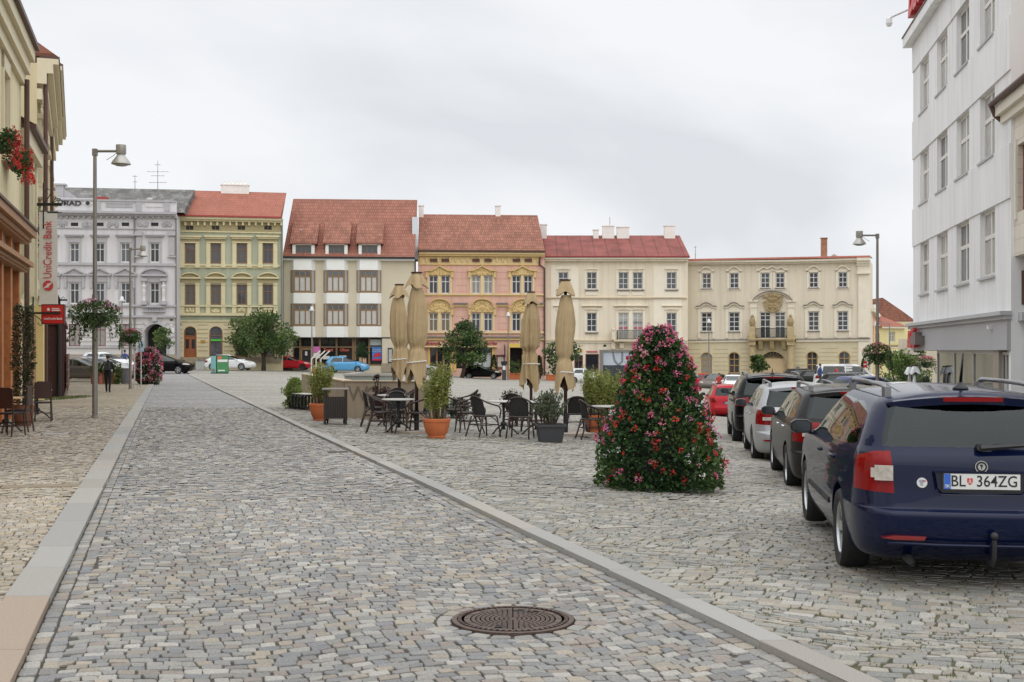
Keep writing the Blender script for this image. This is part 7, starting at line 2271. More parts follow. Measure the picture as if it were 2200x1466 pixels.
# geranium work: leaves and flower heads over a given outline
PINK = [(.68, .17, .30), (.74, .27, .38), (.62, .11, .24), (.78, .38, .46)]
REDC = [(.60, .02, .025), (.50, .012, .02), (.66, .06, .04)]
WHITE = [(.75, .72, .70)]
MAG = [(.58, .10, .32), (.66, .20, .42)]
def head(b, p, n, r, n_pet, cols):
 base = R.choice(cols)
 for _ in range(n_pet):
  d = (rdir() + Vector(n) * .9).normalized()
  q = Vector(p) + d * r * R.uniform(.45, 1.0)
  b.col = jitter(base, .18); b.leaf(q, (d + rdir() * .8), r * R.uniform(.45, .75), .9)
def flower_tower(label, loc, prof, nleaf, lsize, heads, group=None, core=True, hr=.05, npet=16):
 t = thing('flower_tower', label, 'flower tower', loc, 0, group)
 zs = [p[1] for p in prof]; rs = [p[0] for p in prof]; H = zs[-1]
 rad = lambda z: float(np.interp(z, zs, rs))
 if core:
  b = MB()
  k = 5
  for i in range(k):
   za, zb = H * i / k, H * (i + 1) / k
   r0 = rad((za + zb) / 2) * .62
   b.lathe([(r0 * .92, za), (r0, zb - .06), (r0 * 1.04, zb - .04), (r0 * 1.04, zb - .005), (r0 * .8, zb - .02)], 20)
  b.build('planter_core', mat('black planter rings', (.008, .009, .009), .5), t)
 lump = [(R.uniform(0, 6.3), R.uniform(0, H), R.uniform(.16, .36), R.uniform(-.10, .085)) for _ in range(44)]
 def surf(a, z):
  r = rad(z)
  for la, lz, ls, lh in lump:
   da = (a - la + PI) % (2 * PI) - PI
   r += lh * math.exp(-((da * r) ** 2 + (z - lz) ** 2) / (ls * ls * .5))
  return max(r, .04)
 b = colMB()
 for _ in range(nleaf):
  z = H * R.random() ** 1.15; a = R.uniform(0, 2 * PI)
  r = surf(a, z) * (R.uniform(.68, 1.0) if R.random() < .8 else R.uniform(.95, 1.09))
  n = Vector((math.cos(a), math.sin(a), .35))
  q = (z / H * 7 + a * 2.3)
  pal = DARKG if math.sin(q) + R.uniform(-.8, .8) < .45 else GREEN[:3] + [(.05, .11, .022)]
  b.col = jitter(R.choice(pal), .3)
  b.leaf((r * n.x, r * n.y, max(.01, z)), n + rdir() * .9, lsize * R.uniform(.6, 1.2), 1.0)
 b.build('foliage', M_leaf, t)
 for nm, cols, cnt, zlo, zhi, pw in heads:
  b = colMB()
  for _ in range(cnt):
   z = zlo + (zhi - zlo) * R.random() ** pw; a = R.uniform(0, 2 * PI)
   r = surf(a, min(z, H * .99)) * R.uniform(.98, 1.12) + .01
   n = (math.cos(a), math.sin(a), .3)
   head(b, (r * n[0], r * n[1], z + .01), n, hr * R.uniform(.6, 1.2), npet, cols)
  b.build(nm, M_petal, t)
 return t
x, y = XY(1416, 15.35)
flower_tower('tall cone of geraniums in pink, red and white standing on the square', (x, y, gz(x, y)),
 [(.74, 0), (.77, .15), (.76, .35), (.70, .63), (.615, .93), (.495, 1.23), (.42, 1.5), (.31, 1.73), (.20, 1.92), (.08, 2.03)], 12500, .058,
 [('pink_blossom', PINK, 110, .02, 1.95, .9), ('pink_blossom', PINK, 95, 1.45, 2.06, .65), ('red_blossom', REDC, 105, .05, 1.7, .9), ('white_blossom', WHITE, 16, .1, 1.5, 1.0), ('magenta_blossom', MAG, 22, .05, 1.8, 1.0)], hr=.040, npet=15)
x, y = XY(318, 66)
flower_tower('distant tower of pink geraniums at the street edge on the left', (x, y, gz(x, y)),
 [(.45, 0), (.62, .3), (.66, .8), (.62, 1.3), (.5, 1.7), (.3, 1.95)], 2600, .11,
 [('pink_blossom', PINK + MAG, 330, .1, 2.0, .8), ('red_blossom', REDC, 90, .1, 1.7, 1), ('white_blossom', WHITE, 40, .1, 1.2, 1)], hr=.09, npet=9)

def basket(label, x, y, z, w, h, heads, n=2400, ls=.07, hr=.05, parent=None):
 t = thing('flower_basket', label, 'flower basket', (x, y, z), 0, 'flower baskets on the lamp poles')
 b = MB(); b.lathe([(.10, -.22), (.2, -.16), (.27, 0), (.29, .1), (.25, .1)], 16); b.build('bowl', mat('dark basket bowl', (.012, .016, .012), .7), t)
 b = colMB()
 tr = [(R.uniform(0, 6.283), R.uniform(.35, .85)) for _ in range(16)]
 for _ in range(n):
  if R.random() < .72:
   d = rdir(); q = R.uniform(.55, 1.03)
   p = (w * .5 * d.x * q, w * .5 * d.y * q, .10 + h * (.36 if d.z > 0 else .42) * d.z * q)
  else:
   a, l = R.choice(tr); f = R.random(); rr = w * .5 * (.75 + .3 * f ** .5)
   p = (rr * math.cos(a + R.uniform(-.12, .12)), rr * math.sin(a + R.uniform(-.12, .12)), .05 - h * l * f); d = Vector((math.cos(a), math.sin(a), -.8))
  b.col = jitter(R.choice(GREEN[:4] + DARKG[:2]), .3); b.leaf(p, d + rdir() * .7, ls * R.uniform(.7, 1.3), .55)
 b.build('foliage', M_leaf, t)
 for nm, cols, cnt in heads:
  b = colMB()
  for _ in range(cnt):
   a = R.uniform(0, 6.283); f = R.random() ** .8; rr = w / 2 * f * .98
   zz = .12 + h * .37 * math.sqrt(max(0, 1 - f * f)) - h * .3 * max(0, f - .6) * R.random()
   head(b, (rr * math.cos(a), rr * math.sin(a), zz), (math.cos(a) * f, math.sin(a) * f, .8), hr * R.uniform(.7, 1.2), 10, cols)
  b.build(nm, M_petal, t)
# ------------------------------------------------------------------ street lamps
def lamp(label, px, d, H, arm, basket_z=None, blab='', bw=1.1, bh=.8, heads=None, r=.072):
 x, y = XY(px, d); g = gz(x, y)
 t = thing('street_lamp', label, 'street lamp', (x, y, g), 0, 'street lamps with one arm')
 b = MB(); b.cyl((0, 0, -.05), (0, 0, 3.2), r, r, 14); b.cyl((0, 0, 3.2), (0, 0, H), r * .78, r * .62, 14); b.lathe([(r * 1.35, 0), (r * 1.35, .03), (r, .05)], 14); b.build('pole', M_pole, t, smooth=40)
 b = MB(); s = 1 if arm > 0 else -1
 b.box(-.06, -.05, H - .12, .06, .05, H + .06); b.cyl((0, 0, H), (arm, 0, H), .035, n=8); b.tube([(s * .28, .06, H - .22), (s * .45, .05, H - .12), (s * .6, .03, H)], .008, 5); b.build('arm', M_pole, t)
 b = MB(); c = (arm + s * .06, 0, H); b.lathe([(.13, .16), (.13, -.06), (.10, -.10), (.14, -.16), (.23, -.28), (.25, -.34), (.22, -.34)][::-1], 16, c); o = b.build('lamp_head', M_lamphead, t, smooth=40)
 b = MB(); b.lathe([(.0, -.40), (.12, -.385), (.22, -.342)], 16, c); b.build('lamp_glass', mat('lamp glass', (.4, .4, .38), .15), o, smooth=True)
 if basket_z is not None:
  b = MB(); b.cyl((0, 0, basket_z - .25), (0, 0, basket_z - .15), r * 1.5, n=12)
  for i in range(4):
   a = PI / 4 + i * PI / 2; b.tube([(r * math.cos(a), r * math.sin(a), basket_z - .3), (.25 * math.cos(a), .25 * math.sin(a), basket_z - .02)], .012, 4)
  b.build('basket_bracket', M_black, t)
  basket(blab, x, y, g + basket_z, bw, bh, heads)
 return t
H3 = [('pink_blossom', PINK, 26), ('white_blossom', WHITE, 14), ('magenta_blossom', MAG, 12)]
H3b = [('pink_blossom', PINK + REDC[:1], 60), ('red_blossom', REDC, 14)]
H3c = [('pink_blossom', PINK, 24), ('red_blossom', REDC, 22), ('white_blossom', WHITE, 12)]
lamp('nearest tall grey lamp on the left pavement with a flower basket', 204, 31.0, 6.93, .62, 2.62, 'bushy basket of pink and white flowers on the nearest lamp', 1.25, .85, H3)
lamp('second grey lamp farther up the left pavement near the walking person', 280, 57.5, 6.75, .55, 2.45, 'small pink flower basket on the second left lamp', 1.0, .8, H3b)
lamp('tall grey lamp on the right before the corner of the white store', 1885, 45.0, 6.9, -.62, 2.35, 'red, white and pink flower basket on the right lamp', 1.05, .95, H3c)
x, y = XY(1990, 64); 
basket('faded pink flower basket near the store corner above the shrubs', x, y, ZP(782, 64), 1.0, .7, H3b, 900)
def thin_lamp(label, px, d, ytop, arm=0.0):
 x, y = XY(px, d); g = gz(x, y); H = ZP(ytop, d) - g
 t = thing('lantern_post', label, 'lamp', (x, y, g), 0, 'thin lantern posts before the houses')
 b = MB(); b.cyl((0, 0, -.05), (0, 0, H), .075, .045, 8); 
 if arm: b.cyl((0, 0, H), (arm, 0, H), .03, n=6)
 b.build('pole', M_pole, t)
 b = MB(); b.lathe([(.02, .42), (.12, .36), (.14, .2), (.28, .02), (.26, .0), (.1, -.03)][::-1], 12, (arm, 0, H - (.25 if arm else 0))); b.build('lamp_head', mat('pale lantern head', A(205, 205, 205), .4), t, smooth=True)
thin_lamp('thin lantern post in front of the beige bay house', 670, 113, 668); thin_lamp('thin lantern post beside the middle parasol and pink house', 1092, 119, 680)
thin_lamp('thin lantern post before the cream manor, left of its gateway', 1523, 118, 694); thin_lamp('thin lantern post with side arm in the far side street', 1911, 100, 694, -1.1)
thin_lamp('thin lantern post before the grey house behind the second lamp', 262, 96, 648)

def sign_post(label, px, d, H, kind):
 x, y = XY(px, d); g = gz(x, y)
 t = thing('sign_post', label, 'sign', (x, y, g), 0)
 b = MB(); b.cyl((0, 0, 0), (0, 0, H), .032, n=8); b.cyl((0, 0, 0), (0, 0, .04), .1, n=10); b.build('post', mat('pale post', A(180, 180, 178), .5, metal=.3), t)
 if kind == 'round':
  b = MB(); b.cyl((0, -.04, H - .3), (0, -.055, H - .3), .3, n=20); b.build('sign_panel', wsg, t)
 elif kind == 'noentry':
  b = MB(); b.box(-.15, -.06, H - .34, .15, -.04, H); o = b.build('sign_panel', rsg, t)
  b = MB(); b.box(-.1, -.066, H - .2, .1, -.06, H - .14); b.build('sign_bar', wsg, o)
 elif kind == 'arrows':
  for i, (z, s) in enumerate(((H - .1, 1), (H - .26, 1), (H - .42, -1))):
   b = MB(); b.prism([(-.25 * s, z - .05), (.2 * s, z - .05), (.28 * s, z), (.2 * s, z + .05), (-.25 * s, z + .05)], -.05, -.03); b.build('sign_panel', wsg, t)
 elif kind == 'panel':
  b = MB(); b.box(-.16, -.05, H - .5, .16, -.035, H); b.build('sign_panel', mat('pale blue sign', A(170, 190, 205), .5), t)
sign_post('thin pale post with narrow sign right of the second lamp', 289, 60, 2.9, 'panel')
sign_post('thin pale post between the second lamp and the pink tower', 303, 61, 2.3, 'panel')
sign_post('red no entry sign at the corner of the cream manor', 1856, 62, .55 + ZP(776, 62) - gz(*XY(1856, 62)) - .55, 'noentry')
sign_post('white direction arrows on a post before the right manor windows', 1822, 75, ZP(781, 75) - gz(*XY(1822, 75)), 'arrows')

# ------------------------------------------------------------------ closed parasols
M_canvas = mat('beige canvas', A(168, 147, 112), 0.9, var=0.10, vscale=3, bump=0.25, bscale=90)
M_cloth2 = mat('white canvas', A(222, 224, 226), 0.9, var=.05)
M_dwood = mat('dark parasol pole', (.045, .018, .012), 0.5, var=.2, vscale=6)
def parasol(label, px, d, ytop, yhem, w, seed, cloth=M_canvas, base=True, ytie=None, name='parasol'):
 rr = random.Random(seed)
 x, y = XY(px, d); g = gz(x, y)
 H = ZP(ytop, d) - g; zh = ZP(yhem, d) - g
 t = thing(name, label, 'parasol', (x, y, g), rr.uniform(0, .7), 'closed beige parasols of the cafe' if cloth is M_canvas else 'white folded parasols by the store')
 b = MB(); b.cyl((0, 0, .06), (0, 0, H - .04), .042, .036, 12); b.build('pole', M_dwood, t, smooth=True)
 b = MB(); b.lathe([(.03, H - .06), (.12, H - .035), (.125, H - .01), (.02, H)], 14); b.build('finial', M_dwood, t)
 nf = 8; na = 64
 # small vent cap
 b = MB(); vs = []; fs = []; rows = 7
 for k in range(rows):
  f = k / (rows - 1)
  for i in range(na):
   a = 2 * PI * i / na
   fold = math.cos(nf / 2 * a + seed)
   r = .09 + .13 * f ** .8 + .05 * f * fold
   z = H - .03 - .30 * f - .05 * f * fold * (1 if k == rows - 1 else .4)
   vs.append((r * math.cos(a), r * math.sin(a), z))
 for k in range(rows - 1):
  for i in range(na):
   j = (i + 1) % na; fs.append((k * na + i, (k + 1) * na + i, (k + 1) * na + j, k * na + j))
 b.add(vs, fs); b.build('vent_cap', cloth, t, smooth=True)
 # folded canopy
 zt = H - .36; L = zt - zh; tie = .66 if ytie is None else ytie
 b = MB(); vs = []; fs = []; rows = 46
 ph = [rr.uniform(0, 6.3) for _ in range(6)]
 amp8 = [rr.uniform(.5, 1.3) for _ in range(nf)]
 for k in range(rows):
  f = k / (rows - 1)
  w0 = float(np.interp(f, [0, .05, .18, .40, .54, tie - .05, tie, tie + .05, .82, 1.0], [.13, .17, .22, .25, .235, .20, .135, .19, .225, .25])) * w / .48
  for i in range(na):
   a = 2 * PI * i / na
   lobe = amp8[int(i / na * nf) % nf]
   fold = 1 - 2.0 * abs(math.sin(nf / 2 * a + ph[0] + .9 * math.sin(1.7 * f + ph[1]) + .5 * math.sin(2 * a + ph[3]))) ** .7
   fine = .35 * math.cos(2 * nf * a + ph[2] + 5 * f) + .25 * math.cos(13 * a + ph[3] + 9 * f)
   near = math.exp(-((f - tie) / .07) ** 2)
   deep = (.20 * min(1, f * 4) + .24 * near + .25 * max(0, f - tie)) * (.7 + .5 * math.sin(a + ph[2]))
   ruf = near * .45 * math.sin(40 * f + 3 * a + ph[4]) * .18
   r = w0 * (1 + deep * fold * lobe + .10 * fine * min(1, 4 * f) + ruf)
   hem = .24 * (max(0, f - .72) / .28) ** 1.3 * (abs(math.sin(1.5 * a + ph[5])) * 1.6 - .9 + .3 * math.sin(5 * a + ph[4]))
   sx = .03 * math.sin(3 * f + ph[1]); 
   vs.append((r * math.cos(a) + sx, r * math.sin(a) * .95, zt - L * f - hem))
 for k in range(rows - 1):
  for i in range(na):
   j = (i + 1) % na; fs.append((k * na + i, (k + 1) * na + i, (k + 1) * na + j, k * na + j))
 b.add(vs, fs); o = b.build('canopy', cloth, t, smooth=True)
 b = MB(); zc = zt - L * (tie + .16); rc = .235 * w / .48
 b.tube([(rc * math.cos(q), rc * .97 * math.sin(q), zc + .02 * math.sin(q + seed)) for q in np.linspace(0, 2 * PI, 25)[:-1]], .014, 5, closed=True); b.build('cord', mat('white cord', (.7, .68, .64), .8), o)
 b = MB()
 for i in range(8):
  a = 2 * PI * i / 8; b.cyl((.05 * math.cos(a), .05 * math.sin(a), zh + .9), (.11 * math.cos(a), .11 * math.sin(a), zh - .05), .012, n=4)
 b.lathe([(.06, zh + .02), (.075, zh + .03), (.075, zh + .12), (.06, zh + .13)], 10); b.build('ribs', M_dwood, t)
 if base:
  b = MB(); b.box(-.5, -.5, 0, .5, .5, .06); b.build('base', mat('concrete base', A(150, 140, 128), .9, var=.1), t)
  b = MB(); b.cyl((0, 0, .06), (0, 0, .5), .055, .05, 12); b.build('pole_socket', M_black, t)
 return t
parasol('leftmost closed beige parasol, a little shorter than its neighbour', 858, 30.4, 610, 800, .46, 1)
parasol('tallest closed beige parasol beside the terracotta pot', 895, 25.9, 584, 812, .43, 2)
parasol('closed beige parasol before the right edge of the pink house', 1141, 33.0, 626, 824, .50, 3, ytie=.60)
parasol('closed beige parasol behind the anthracite planter', 1215, 26.6, 600, 828, .40, 4, ytie=.70)
parasol('left white folded parasol by the store corner', 1955, 50, 786, 842, .15, 5, M_cloth2, False); parasol('right white folded parasol by the store corner', 1966, 49, 785, 848, .16, 6, M_cloth2, False)

# ------------------------------------------------------------------ cafe chairs and tables
M_rattan = mat('dark rattan frame', (.040, .022, .016), 0.45, var=.3, vscale=20)
M_weave = tile_mat('black woven seat', (.030, .029, .029), .025, .025, .3, .35, .5, axis='yz', ms=.16)
M_weaveh = tile_mat('black woven seat flat', (.030, .029, .029), .025, .025, .3, .35, .5, axis='xy', ms=.16)
M_tabletop = mat('pale grey table top', A(172, 170, 164), 0.4, var=.05)
M_iron = mat('cast iron', (.014, .014, .015), 0.5)
def make_chair():
 t = thing('rattan_chair', '', 'chair')
 b = MB(); pts = [(.24 * math.cos(a) * (1.0 if math.cos(a) > 0 else .92), .235 * math.sin(a)) for a in np.linspace(0, 2 * PI, 21)[:-1]]
 b.prism(pts, .432, .458, 'z'); b.build('seat', [M_weaveh], t)
 b = MB(); b.tube([(p[0], p[1], .447) for p in pts], .018, 6, closed=True); b.build('seat_frame', M_rattan, t, smooth=True)
 half = [(.21, .265, .40), (.235, .275, .56), (.17, .285, .655), (.02, .285, .69), (-.12, .262, .735), (-.22, .19, .80), (-.262, .09, .85), (-.27, 0, .862)]
 arc = half + [(x, -y, z) for x, y, z in half[-2::-1]]
 b = MB(); b.tube(arc, .0165, 7); b.build('arm_hoop', M_rattan, t, smooth=True)
 b = MB(); n = 10; vs = []
 for k in range(4):
  z0 = .46 + (0) ; f = k / 3
  for i in range(n + 1):
   a = -1.0 + 2.0 * i / n
   ztop = .845 - .10 * abs(a) ** 2.2
   z = .47 + (ztop - .47) * f
   vs.append((-.205 * math.cos(a) - .055 * f - .01, .235 * math.sin(a) * (1 + .05 * f), z))
 fs = [(k * (n + 1) + i, k * (n + 1) + i + 1, (k + 1) * (n + 1) + i + 1, (k + 1) * (n + 1) + i) for k in range(3) for i in range(n)]
 b.add(vs, fs); b.build('backrest', M_weave, t, smooth=True)
 for sx, sy in ((1, 1), (1, -1), (-1, 1), (-1, -1)):
  b = MB(); b.tube([(.19 * sx, .19 * sy, .44), (.225 * sx + (.0 if sx > 0 else -.02), .225 * sy, .2), (.25 * sx + (0 if sx > 0 else -.06), .24 * sy, 0)], [.019, .018, .016], 7); b.build('leg', M_rattan, t, smooth=True)
 b = MB(); b.tube([(.215, .215, .26), (-.22, .215, .26), (-.22, -.215, .26), (.215, -.215, .26)], .011, 5, closed=True)
 for sx, sy in ((1, 1), (1, -1), (-1, 1), (-1, -1)): b.tube([(.21 * sx, .21 * sy, .29), (.15 * sx, .17 * sy, .38), (.06 * sx, .15 * sy, .43)], .009, 5)
 b.build('stretcher', M_rattan, t, smooth=True)
 return t
ch0 = make_chair()
CH = [(818, 25.8, 4, 'rattan chair left of the nearest left table, facing right'), (803, 28.4, 8, 'rattan chair behind the left one, before the WC wall'), (852, 27.0, -84, 'rattan chair behind the nearest left table facing the camera'), (900, 25.7, 174, 'rattan chair right of the nearest left table beside the tall parasol'),
      (851, 30.0, -95, 'far rattan chair under the leftmost parasol'), (868, 29.6, 190, 'far rattan chair between the two left parasols'), (972, 27.8, 15, 'rattan chair just right of the bamboo pot showing its square back'), (1004, 30.4, 170, 'far rattan chair before the open square'), (1040, 25.0, 38, 'rattan chair turned half away in the middle of the cafe'),
      (1006, 26.4, 195, 'rattan chair whose curved arm faces the bamboo pot'), (1118, 24.7, 78, 'rattan chair seen from behind left of the anthracite planter'), (1108, 27.4, 70, 'rattan chair beyond the one left of the planter'), (1150, 27.0, 200, 'rattan chair behind the anthracite planter'), (1236, 27.6, 96, 'rattan chair right of the anthracite planter'),
      (1272, 25.4, 12, 'rattan chair at the right table beside the flower tower'), (1284, 28.6, 185, 'far right rattan chair near the third terracotta pot')]
for i, (px, d, a, lab) in enumerate(CH):
 if i == 0: o = ch0; o['label'] = lab; o.location = G(px, d); o.rotation_euler = (0, 0, math.radians(a)); o['group'] = 'rattan cafe chairs'
 else: dup(ch0, G(px, d), math.radians(a), lab, 'rattan cafe chairs')
def make_table(round_=True, top=M_tabletop, r=.36):
 t = thing('bistro_table', '', 'table')
 b = MB()
 if round_: b.lathe([(r - .01, .715), (r, .72), (r, .735), (r - .01, .74)], 28)
 else: b.box(-r, -r, .715, r, r, .74)
 b.build('table_top', top, t)
 b = MB(); b.lathe([(.05, .12), (.03, .2), (.026, .5), (.04, .66), (.09, .70), (.16, .714)], 12); b.lathe([(.06, .20), (.075, .24), (.06, .28)], 12); b.build('column', M_iron, t, smooth=True)
 for i in range(3):
  a = 2 * PI * i / 3 + .4; c, s = math.cos(a), math.sin(a)
  b = MB(); b.tube([(.03 * c, .03 * s, .22), (.12 * c, .12 * s, .19), (.24 * c, .24 * s, .10), (.30 * c, .30 * s, .03), (.34 * c, .34 * s, .018)], [.02, .02, .017, .017, .02], 6); b.build('leg', M_iron, t, smooth=True)
 return t
tb0 = make_table()
TB = [(856, 25.7, 'pale round table nearest on the left of the cafe'), (842, 28.7, 'pale round table behind the nearest left one'), (1082, 25.8, 'pale round table in the middle of the cafe'), (1152, 25.9, 'round table behind the anthracite planter'), (1306, 25.6, 'round table at the left edge of the flower tower')]
for i, (px, d, lab) in enumerate(TB):
 if i == 0: tb0['label'] = lab; tb0.location = G(px, d); tb0['group'] = 'round cafe tables'
 else: dup(tb0, G(px, d), R.uniform(0, 2), lab, 'round cafe tables')
def pot_plant(label, px, d, r, h, kind, grp=None):
 x, y, g = G(px, d)
 t = thing('potted_plant', label, 'potted plant', (x, y, g), R.uniform(0, 1) if kind != 'square' else .12, grp)
 b = MB()
 if kind == 'square':
  w0, w1 = r * .78, r
  b.hexa([(-w0, -w0, 0), (w0, -w0, 0), (w0, w0, 0), (-w0, w0, 0), (-w1, -w1, h), (w1, -w1, h), (w1, w1, h), (-w1, w1, h)]); b.box(-w1 - .02, -w1 - .02, h - .045, w1 + .02, w1 + .02, h); b.build('pot', M_planter, t)
  b = MB(); b.box(-w1 + .02, -w1 + .02, h, w1 - .02, w1 - .02, h + .01); b.build('soil', M_soil, t)
  b = colMB()
  for _ in range(60):
   a = R.uniform(0, 6.3); e = R.uniform(.05, 1); p0 = Vector((R.uniform(-.14, .14), R.uniform(-.14, .14), h)); p1 = p0 + Vector((math.cos(a) * .38 * e, math.sin(a) * .3 * e, R.uniform(.3, .68)))
   b.col = (.10, .085, .06); b.tube([tuple(p0), tuple(p0.lerp(p1, .5) + Vector((0, 0, .08))), tuple(p1)], .005, 4)
   for k in range(20):
    f = R.uniform(.3, 1); q = p0.lerp(p1, f); b.col = jitter(R.choice([(.13, .16, .10), (.16, .19, .12), (.09, .12, .07), (.20, .22, .13)]), .2)
    b.leaf(q, Vector((R.uniform(-1, 1), R.uniform(-1, 1), R.uniform(.2, 1.4))), R.uniform(.05, .11), .22)
  b.build('foliage', M_leaf, t)
 else:
  b.lathe([(r * .66, 0), (r * .70, .03), (r * .66, .05), (r * .82, h * .3), (r * .97, h * .62), (r * 1.0, h * .78), (r * .97, h * .80), (r * 1.03, h * .83), (r * 1.05, h * .97), (r * 1.0, h), (r * .9, h), (r * .88, h * .9)], 32); b.build('pot', M_terra, t, smooth=35)
  b = MB(); b.lathe([(0.0, h * .93), (r * .9, h * .92)], 24); b.build('soil', M_soil, t)
  ph = kind
  b = colMB()
  canes = []
  for _ in range(46):
   a = R.uniform(0, 6.3); e = math.sqrt(R.random()); p0 = Vector((r * .55 * e * math.cos(a), r * .55 * e * math.sin(a), h * .9)); p1 = Vector((r * 1.15 * e * math.cos(a), r * 1.15 * e * math.sin(a), h + ph * R.uniform(.55, 1.0)))
   b.col = R.choice([(.16, .12, .06), (.2, .2, .07), (.13, .06, .04)]); b.tube([tuple(p0), tuple(p0.lerp(p1, .55)), tuple(p1)], [.007, .006, .003], 4); canes.append((p0, p1))
  b.build('canes', M_leaf, t)
  b = colMB()
  for _ in range(3600):
   p0, p1 = R.choice(canes); f = R.uniform(.22, 1.0) ** .8; q = p0.lerp(p1, f) + rdir() * .10 * R.random()
   b.col = jitter(R.choice([(.27, .32, .075), (.33, .36, .09), (.20, .25, .06), (.36, .37, .12)]), .22)
   b.leaf(q, Vector((R.uniform(-1, 1), R.uniform(-1, 1), R.uniform(-.3, 1.0))), R.uniform(.05, .095), .2)
  b.build('foliage', M_leaf, t)
 return t
pot_plant('terracotta pot with light green bamboo in front of the cafe chairs', 938, 24.3, .27, .40, 1.12, 'bamboo pots')
pot_plant('terracotta pot with bamboo behind the dark litter bin', 690, 30.6, .30, .44, 1.05, 'bamboo pots')
pot_plant('terracotta pot with bamboo left of the flower tower', 1277, 28.6, .27, .42, 1.15, 'bamboo pots')
pot_plant('bamboo in a pot close behind the flower tower', 1306, 26.8, .27, .40, 1.1, 'bamboo pots')
pot_plant('square anthracite planter with sparse grey green shrub', 1182, 23.9, .27, .36, 'square')

# ------------------------------------------------------------------ litter bin, bench, WC entrance, info boxes
M_bin = mat('dark brown slats', (.022, .015, .012), .55, var=.2, vscale=10)
x, y, g = G(721, 29.0)
t = thing('litter_bin', 'dark brown slatted bin with open top and flat lid before the WC wall', 'bin', (x, y, g), .12)
b = MB()
for i in range(9): b.box(-.24 + i * .054, -.235, .14, -.24 + i * .054 + .048, -.21, .66); b.box(-.24 + i * .054, .21, .14, -.24 + i * .054 + .048, .235, .66)
for i in range(8): b.box(-.27, -.2 + i * .05, .14, -.245, -.2 + i * .05 + .045, .66); b.box(.245, -.2 + i * .05, .14, .27, -.2 + i * .05 + .045, .66)
b.build('body', M_bin, t)
b = MB()
for sx in (-1, 1):
 for sy in (-1, 1): b.box(sx * .25 - .03, sy * .22 - .03, 0 if sy < 0 else .08, sx * .25 + .03, sy * .22 + .03, .84)
b.build('frame', M_bin, t)
b = MB(); b.box(-.32, -.28, .84, .32, .28, .875); b.build('lid', mat('grey bin lid', A(126, 118, 112), .5), t)
b = MB(); b.box(-.2, -.17, .2, .2, .17, .62); b.build('liner', M_zinc, t)
for sx in (-1, 1): b = MB(); b.cyl((sx * .2 - .02, .2, .06), (sx * .2 + .02, .2, .06), .06, n=12); b.build('wheel', M_tyre, t)
x, y, g = G(652, 36.5)
t = thing('bench', 'bench of black steel loops with pale slats left of the bamboo pot', 'bench', (x, y, g), -.95)
for i in range(6):
 b = MB(); xx = -.55 + i * .22
 b.tube([(xx, -.2, .06), (xx, .2, .06), (xx, .24, .1), (xx, .24, .42), (xx, .2, .46), (xx, -.2, .46), (xx, -.24, .42), (xx, -.24, .1)], .032, 6, closed=True); b.build('loop', M_black, t)
b = MB()
for i in range(4): b.box(-.6, -.2 + i * .105, .475, .6, -.2 + i * .105 + .09, .5)
b.build('seat', mat('pale bench slats', A(190, 186, 182), .6), t)
M_conc = mat('sand coloured concrete', A(152, 138, 120), 0.9, var=.08, vscale=1.6, bump=.12, bscale=40, streak=True)
M_conc2 = mat('concrete coping', A(176, 160, 136), .85, var=.08)
xa, ya = XY(741, 32.2); xb, yb = XY(926, 31.6); xc, yc = XY(648, 42)
t = thing('stair_enclosure', 'low sand coloured concrete parapet round the WC stairs with WC lettering', 'parapet', (xa, ya, gz(xa, ya)), 0)
zt = ZP(820, 32.2) - gz(xa, ya)
def lw(b, p, q, th, z0, z1):
 p = Vector((p[0] - xa, p[1] - ya, 0)); q = Vector((q[0] - xa, q[1] - ya, 0)); n = Vector((-(q - p).y, (q - p).x, 0)).normalized() * th
 b.hexa([tuple(v) for v in (p + Vector((0, 0, z0)), q + Vector((0, 0, z0)), q + n + Vector((0, 0, z0)), p + n + Vector((0, 0, z0)), p + Vector((0, 0, z1)), q + Vector((0, 0, z1)), q + n + Vector((0, 0, z1)), p + n + Vector((0, 0, z1)))])
b = MB(); lw(b, (xa, ya), (xb, yb), .28, -.4, zt); lw(b, (xc, yc), (xa - .05, ya + .1), .28, -.4, zt - .01); b.build('wall', M_conc, t)
b = MB(); lw(b, (xa - .02, ya - .03), (xb, yb - .03), .34, zt + .002, zt + .03); lw(b, (xc, yc - .03), (xa - .06, ya + .08), .34, zt - .008, zt + .022); b.build('coping', M_conc2, t)
M_wc = mat('WC lettering', A(112, 100, 86), .7)
ang = math.atan2(yb - ya, xb - xa)
for tx, px in (('W', 770), ('C', 803)):
 xx = XY(px, 32.1)[0] - xa
 text_obj('letter', tx, .56, M_wc, t, (xx * math.cos(ang), xx * math.sin(ang) - .012, ZP(847, 32.1) - gz(xa, ya)), (PI / 2, 0, ang), depth=.01)
b = MB(); gx = xb - .38 - xa; b.box(gx, -.25, -.1, gx + .3, -.22, .75); b.build('glass_door', M_glass[3], t)
gb = MB(); x0, x1 = XY(742, 37)[0] - xa, XY(850, 35)[0] - xa
gb.box(x0, 4.6, .0, x1, 4.64, zt + .05); gb.box(x0, 4.64, .0, x0 + .04, 8.5, zt + .05); gb.build('glass_balustrade', mat('green grey glass', A(150, 160, 154), .2), t)
gb = MB(); gb.box(x0 - .03, 4.55, zt + .05, x1, 4.72, zt + .11); gb.box(x0 - .03, 4.72, zt + .05, x0 + .14, 8.5, zt + .11)
for i in range(7): gb.box(x0 + (x1 - x0) * i / 7, 4.57, 0, x0 + (x1 - x0) * i / 7 + .03, 4.6, zt + .05)
gb.build('glass_frame', M_lamphead, t)
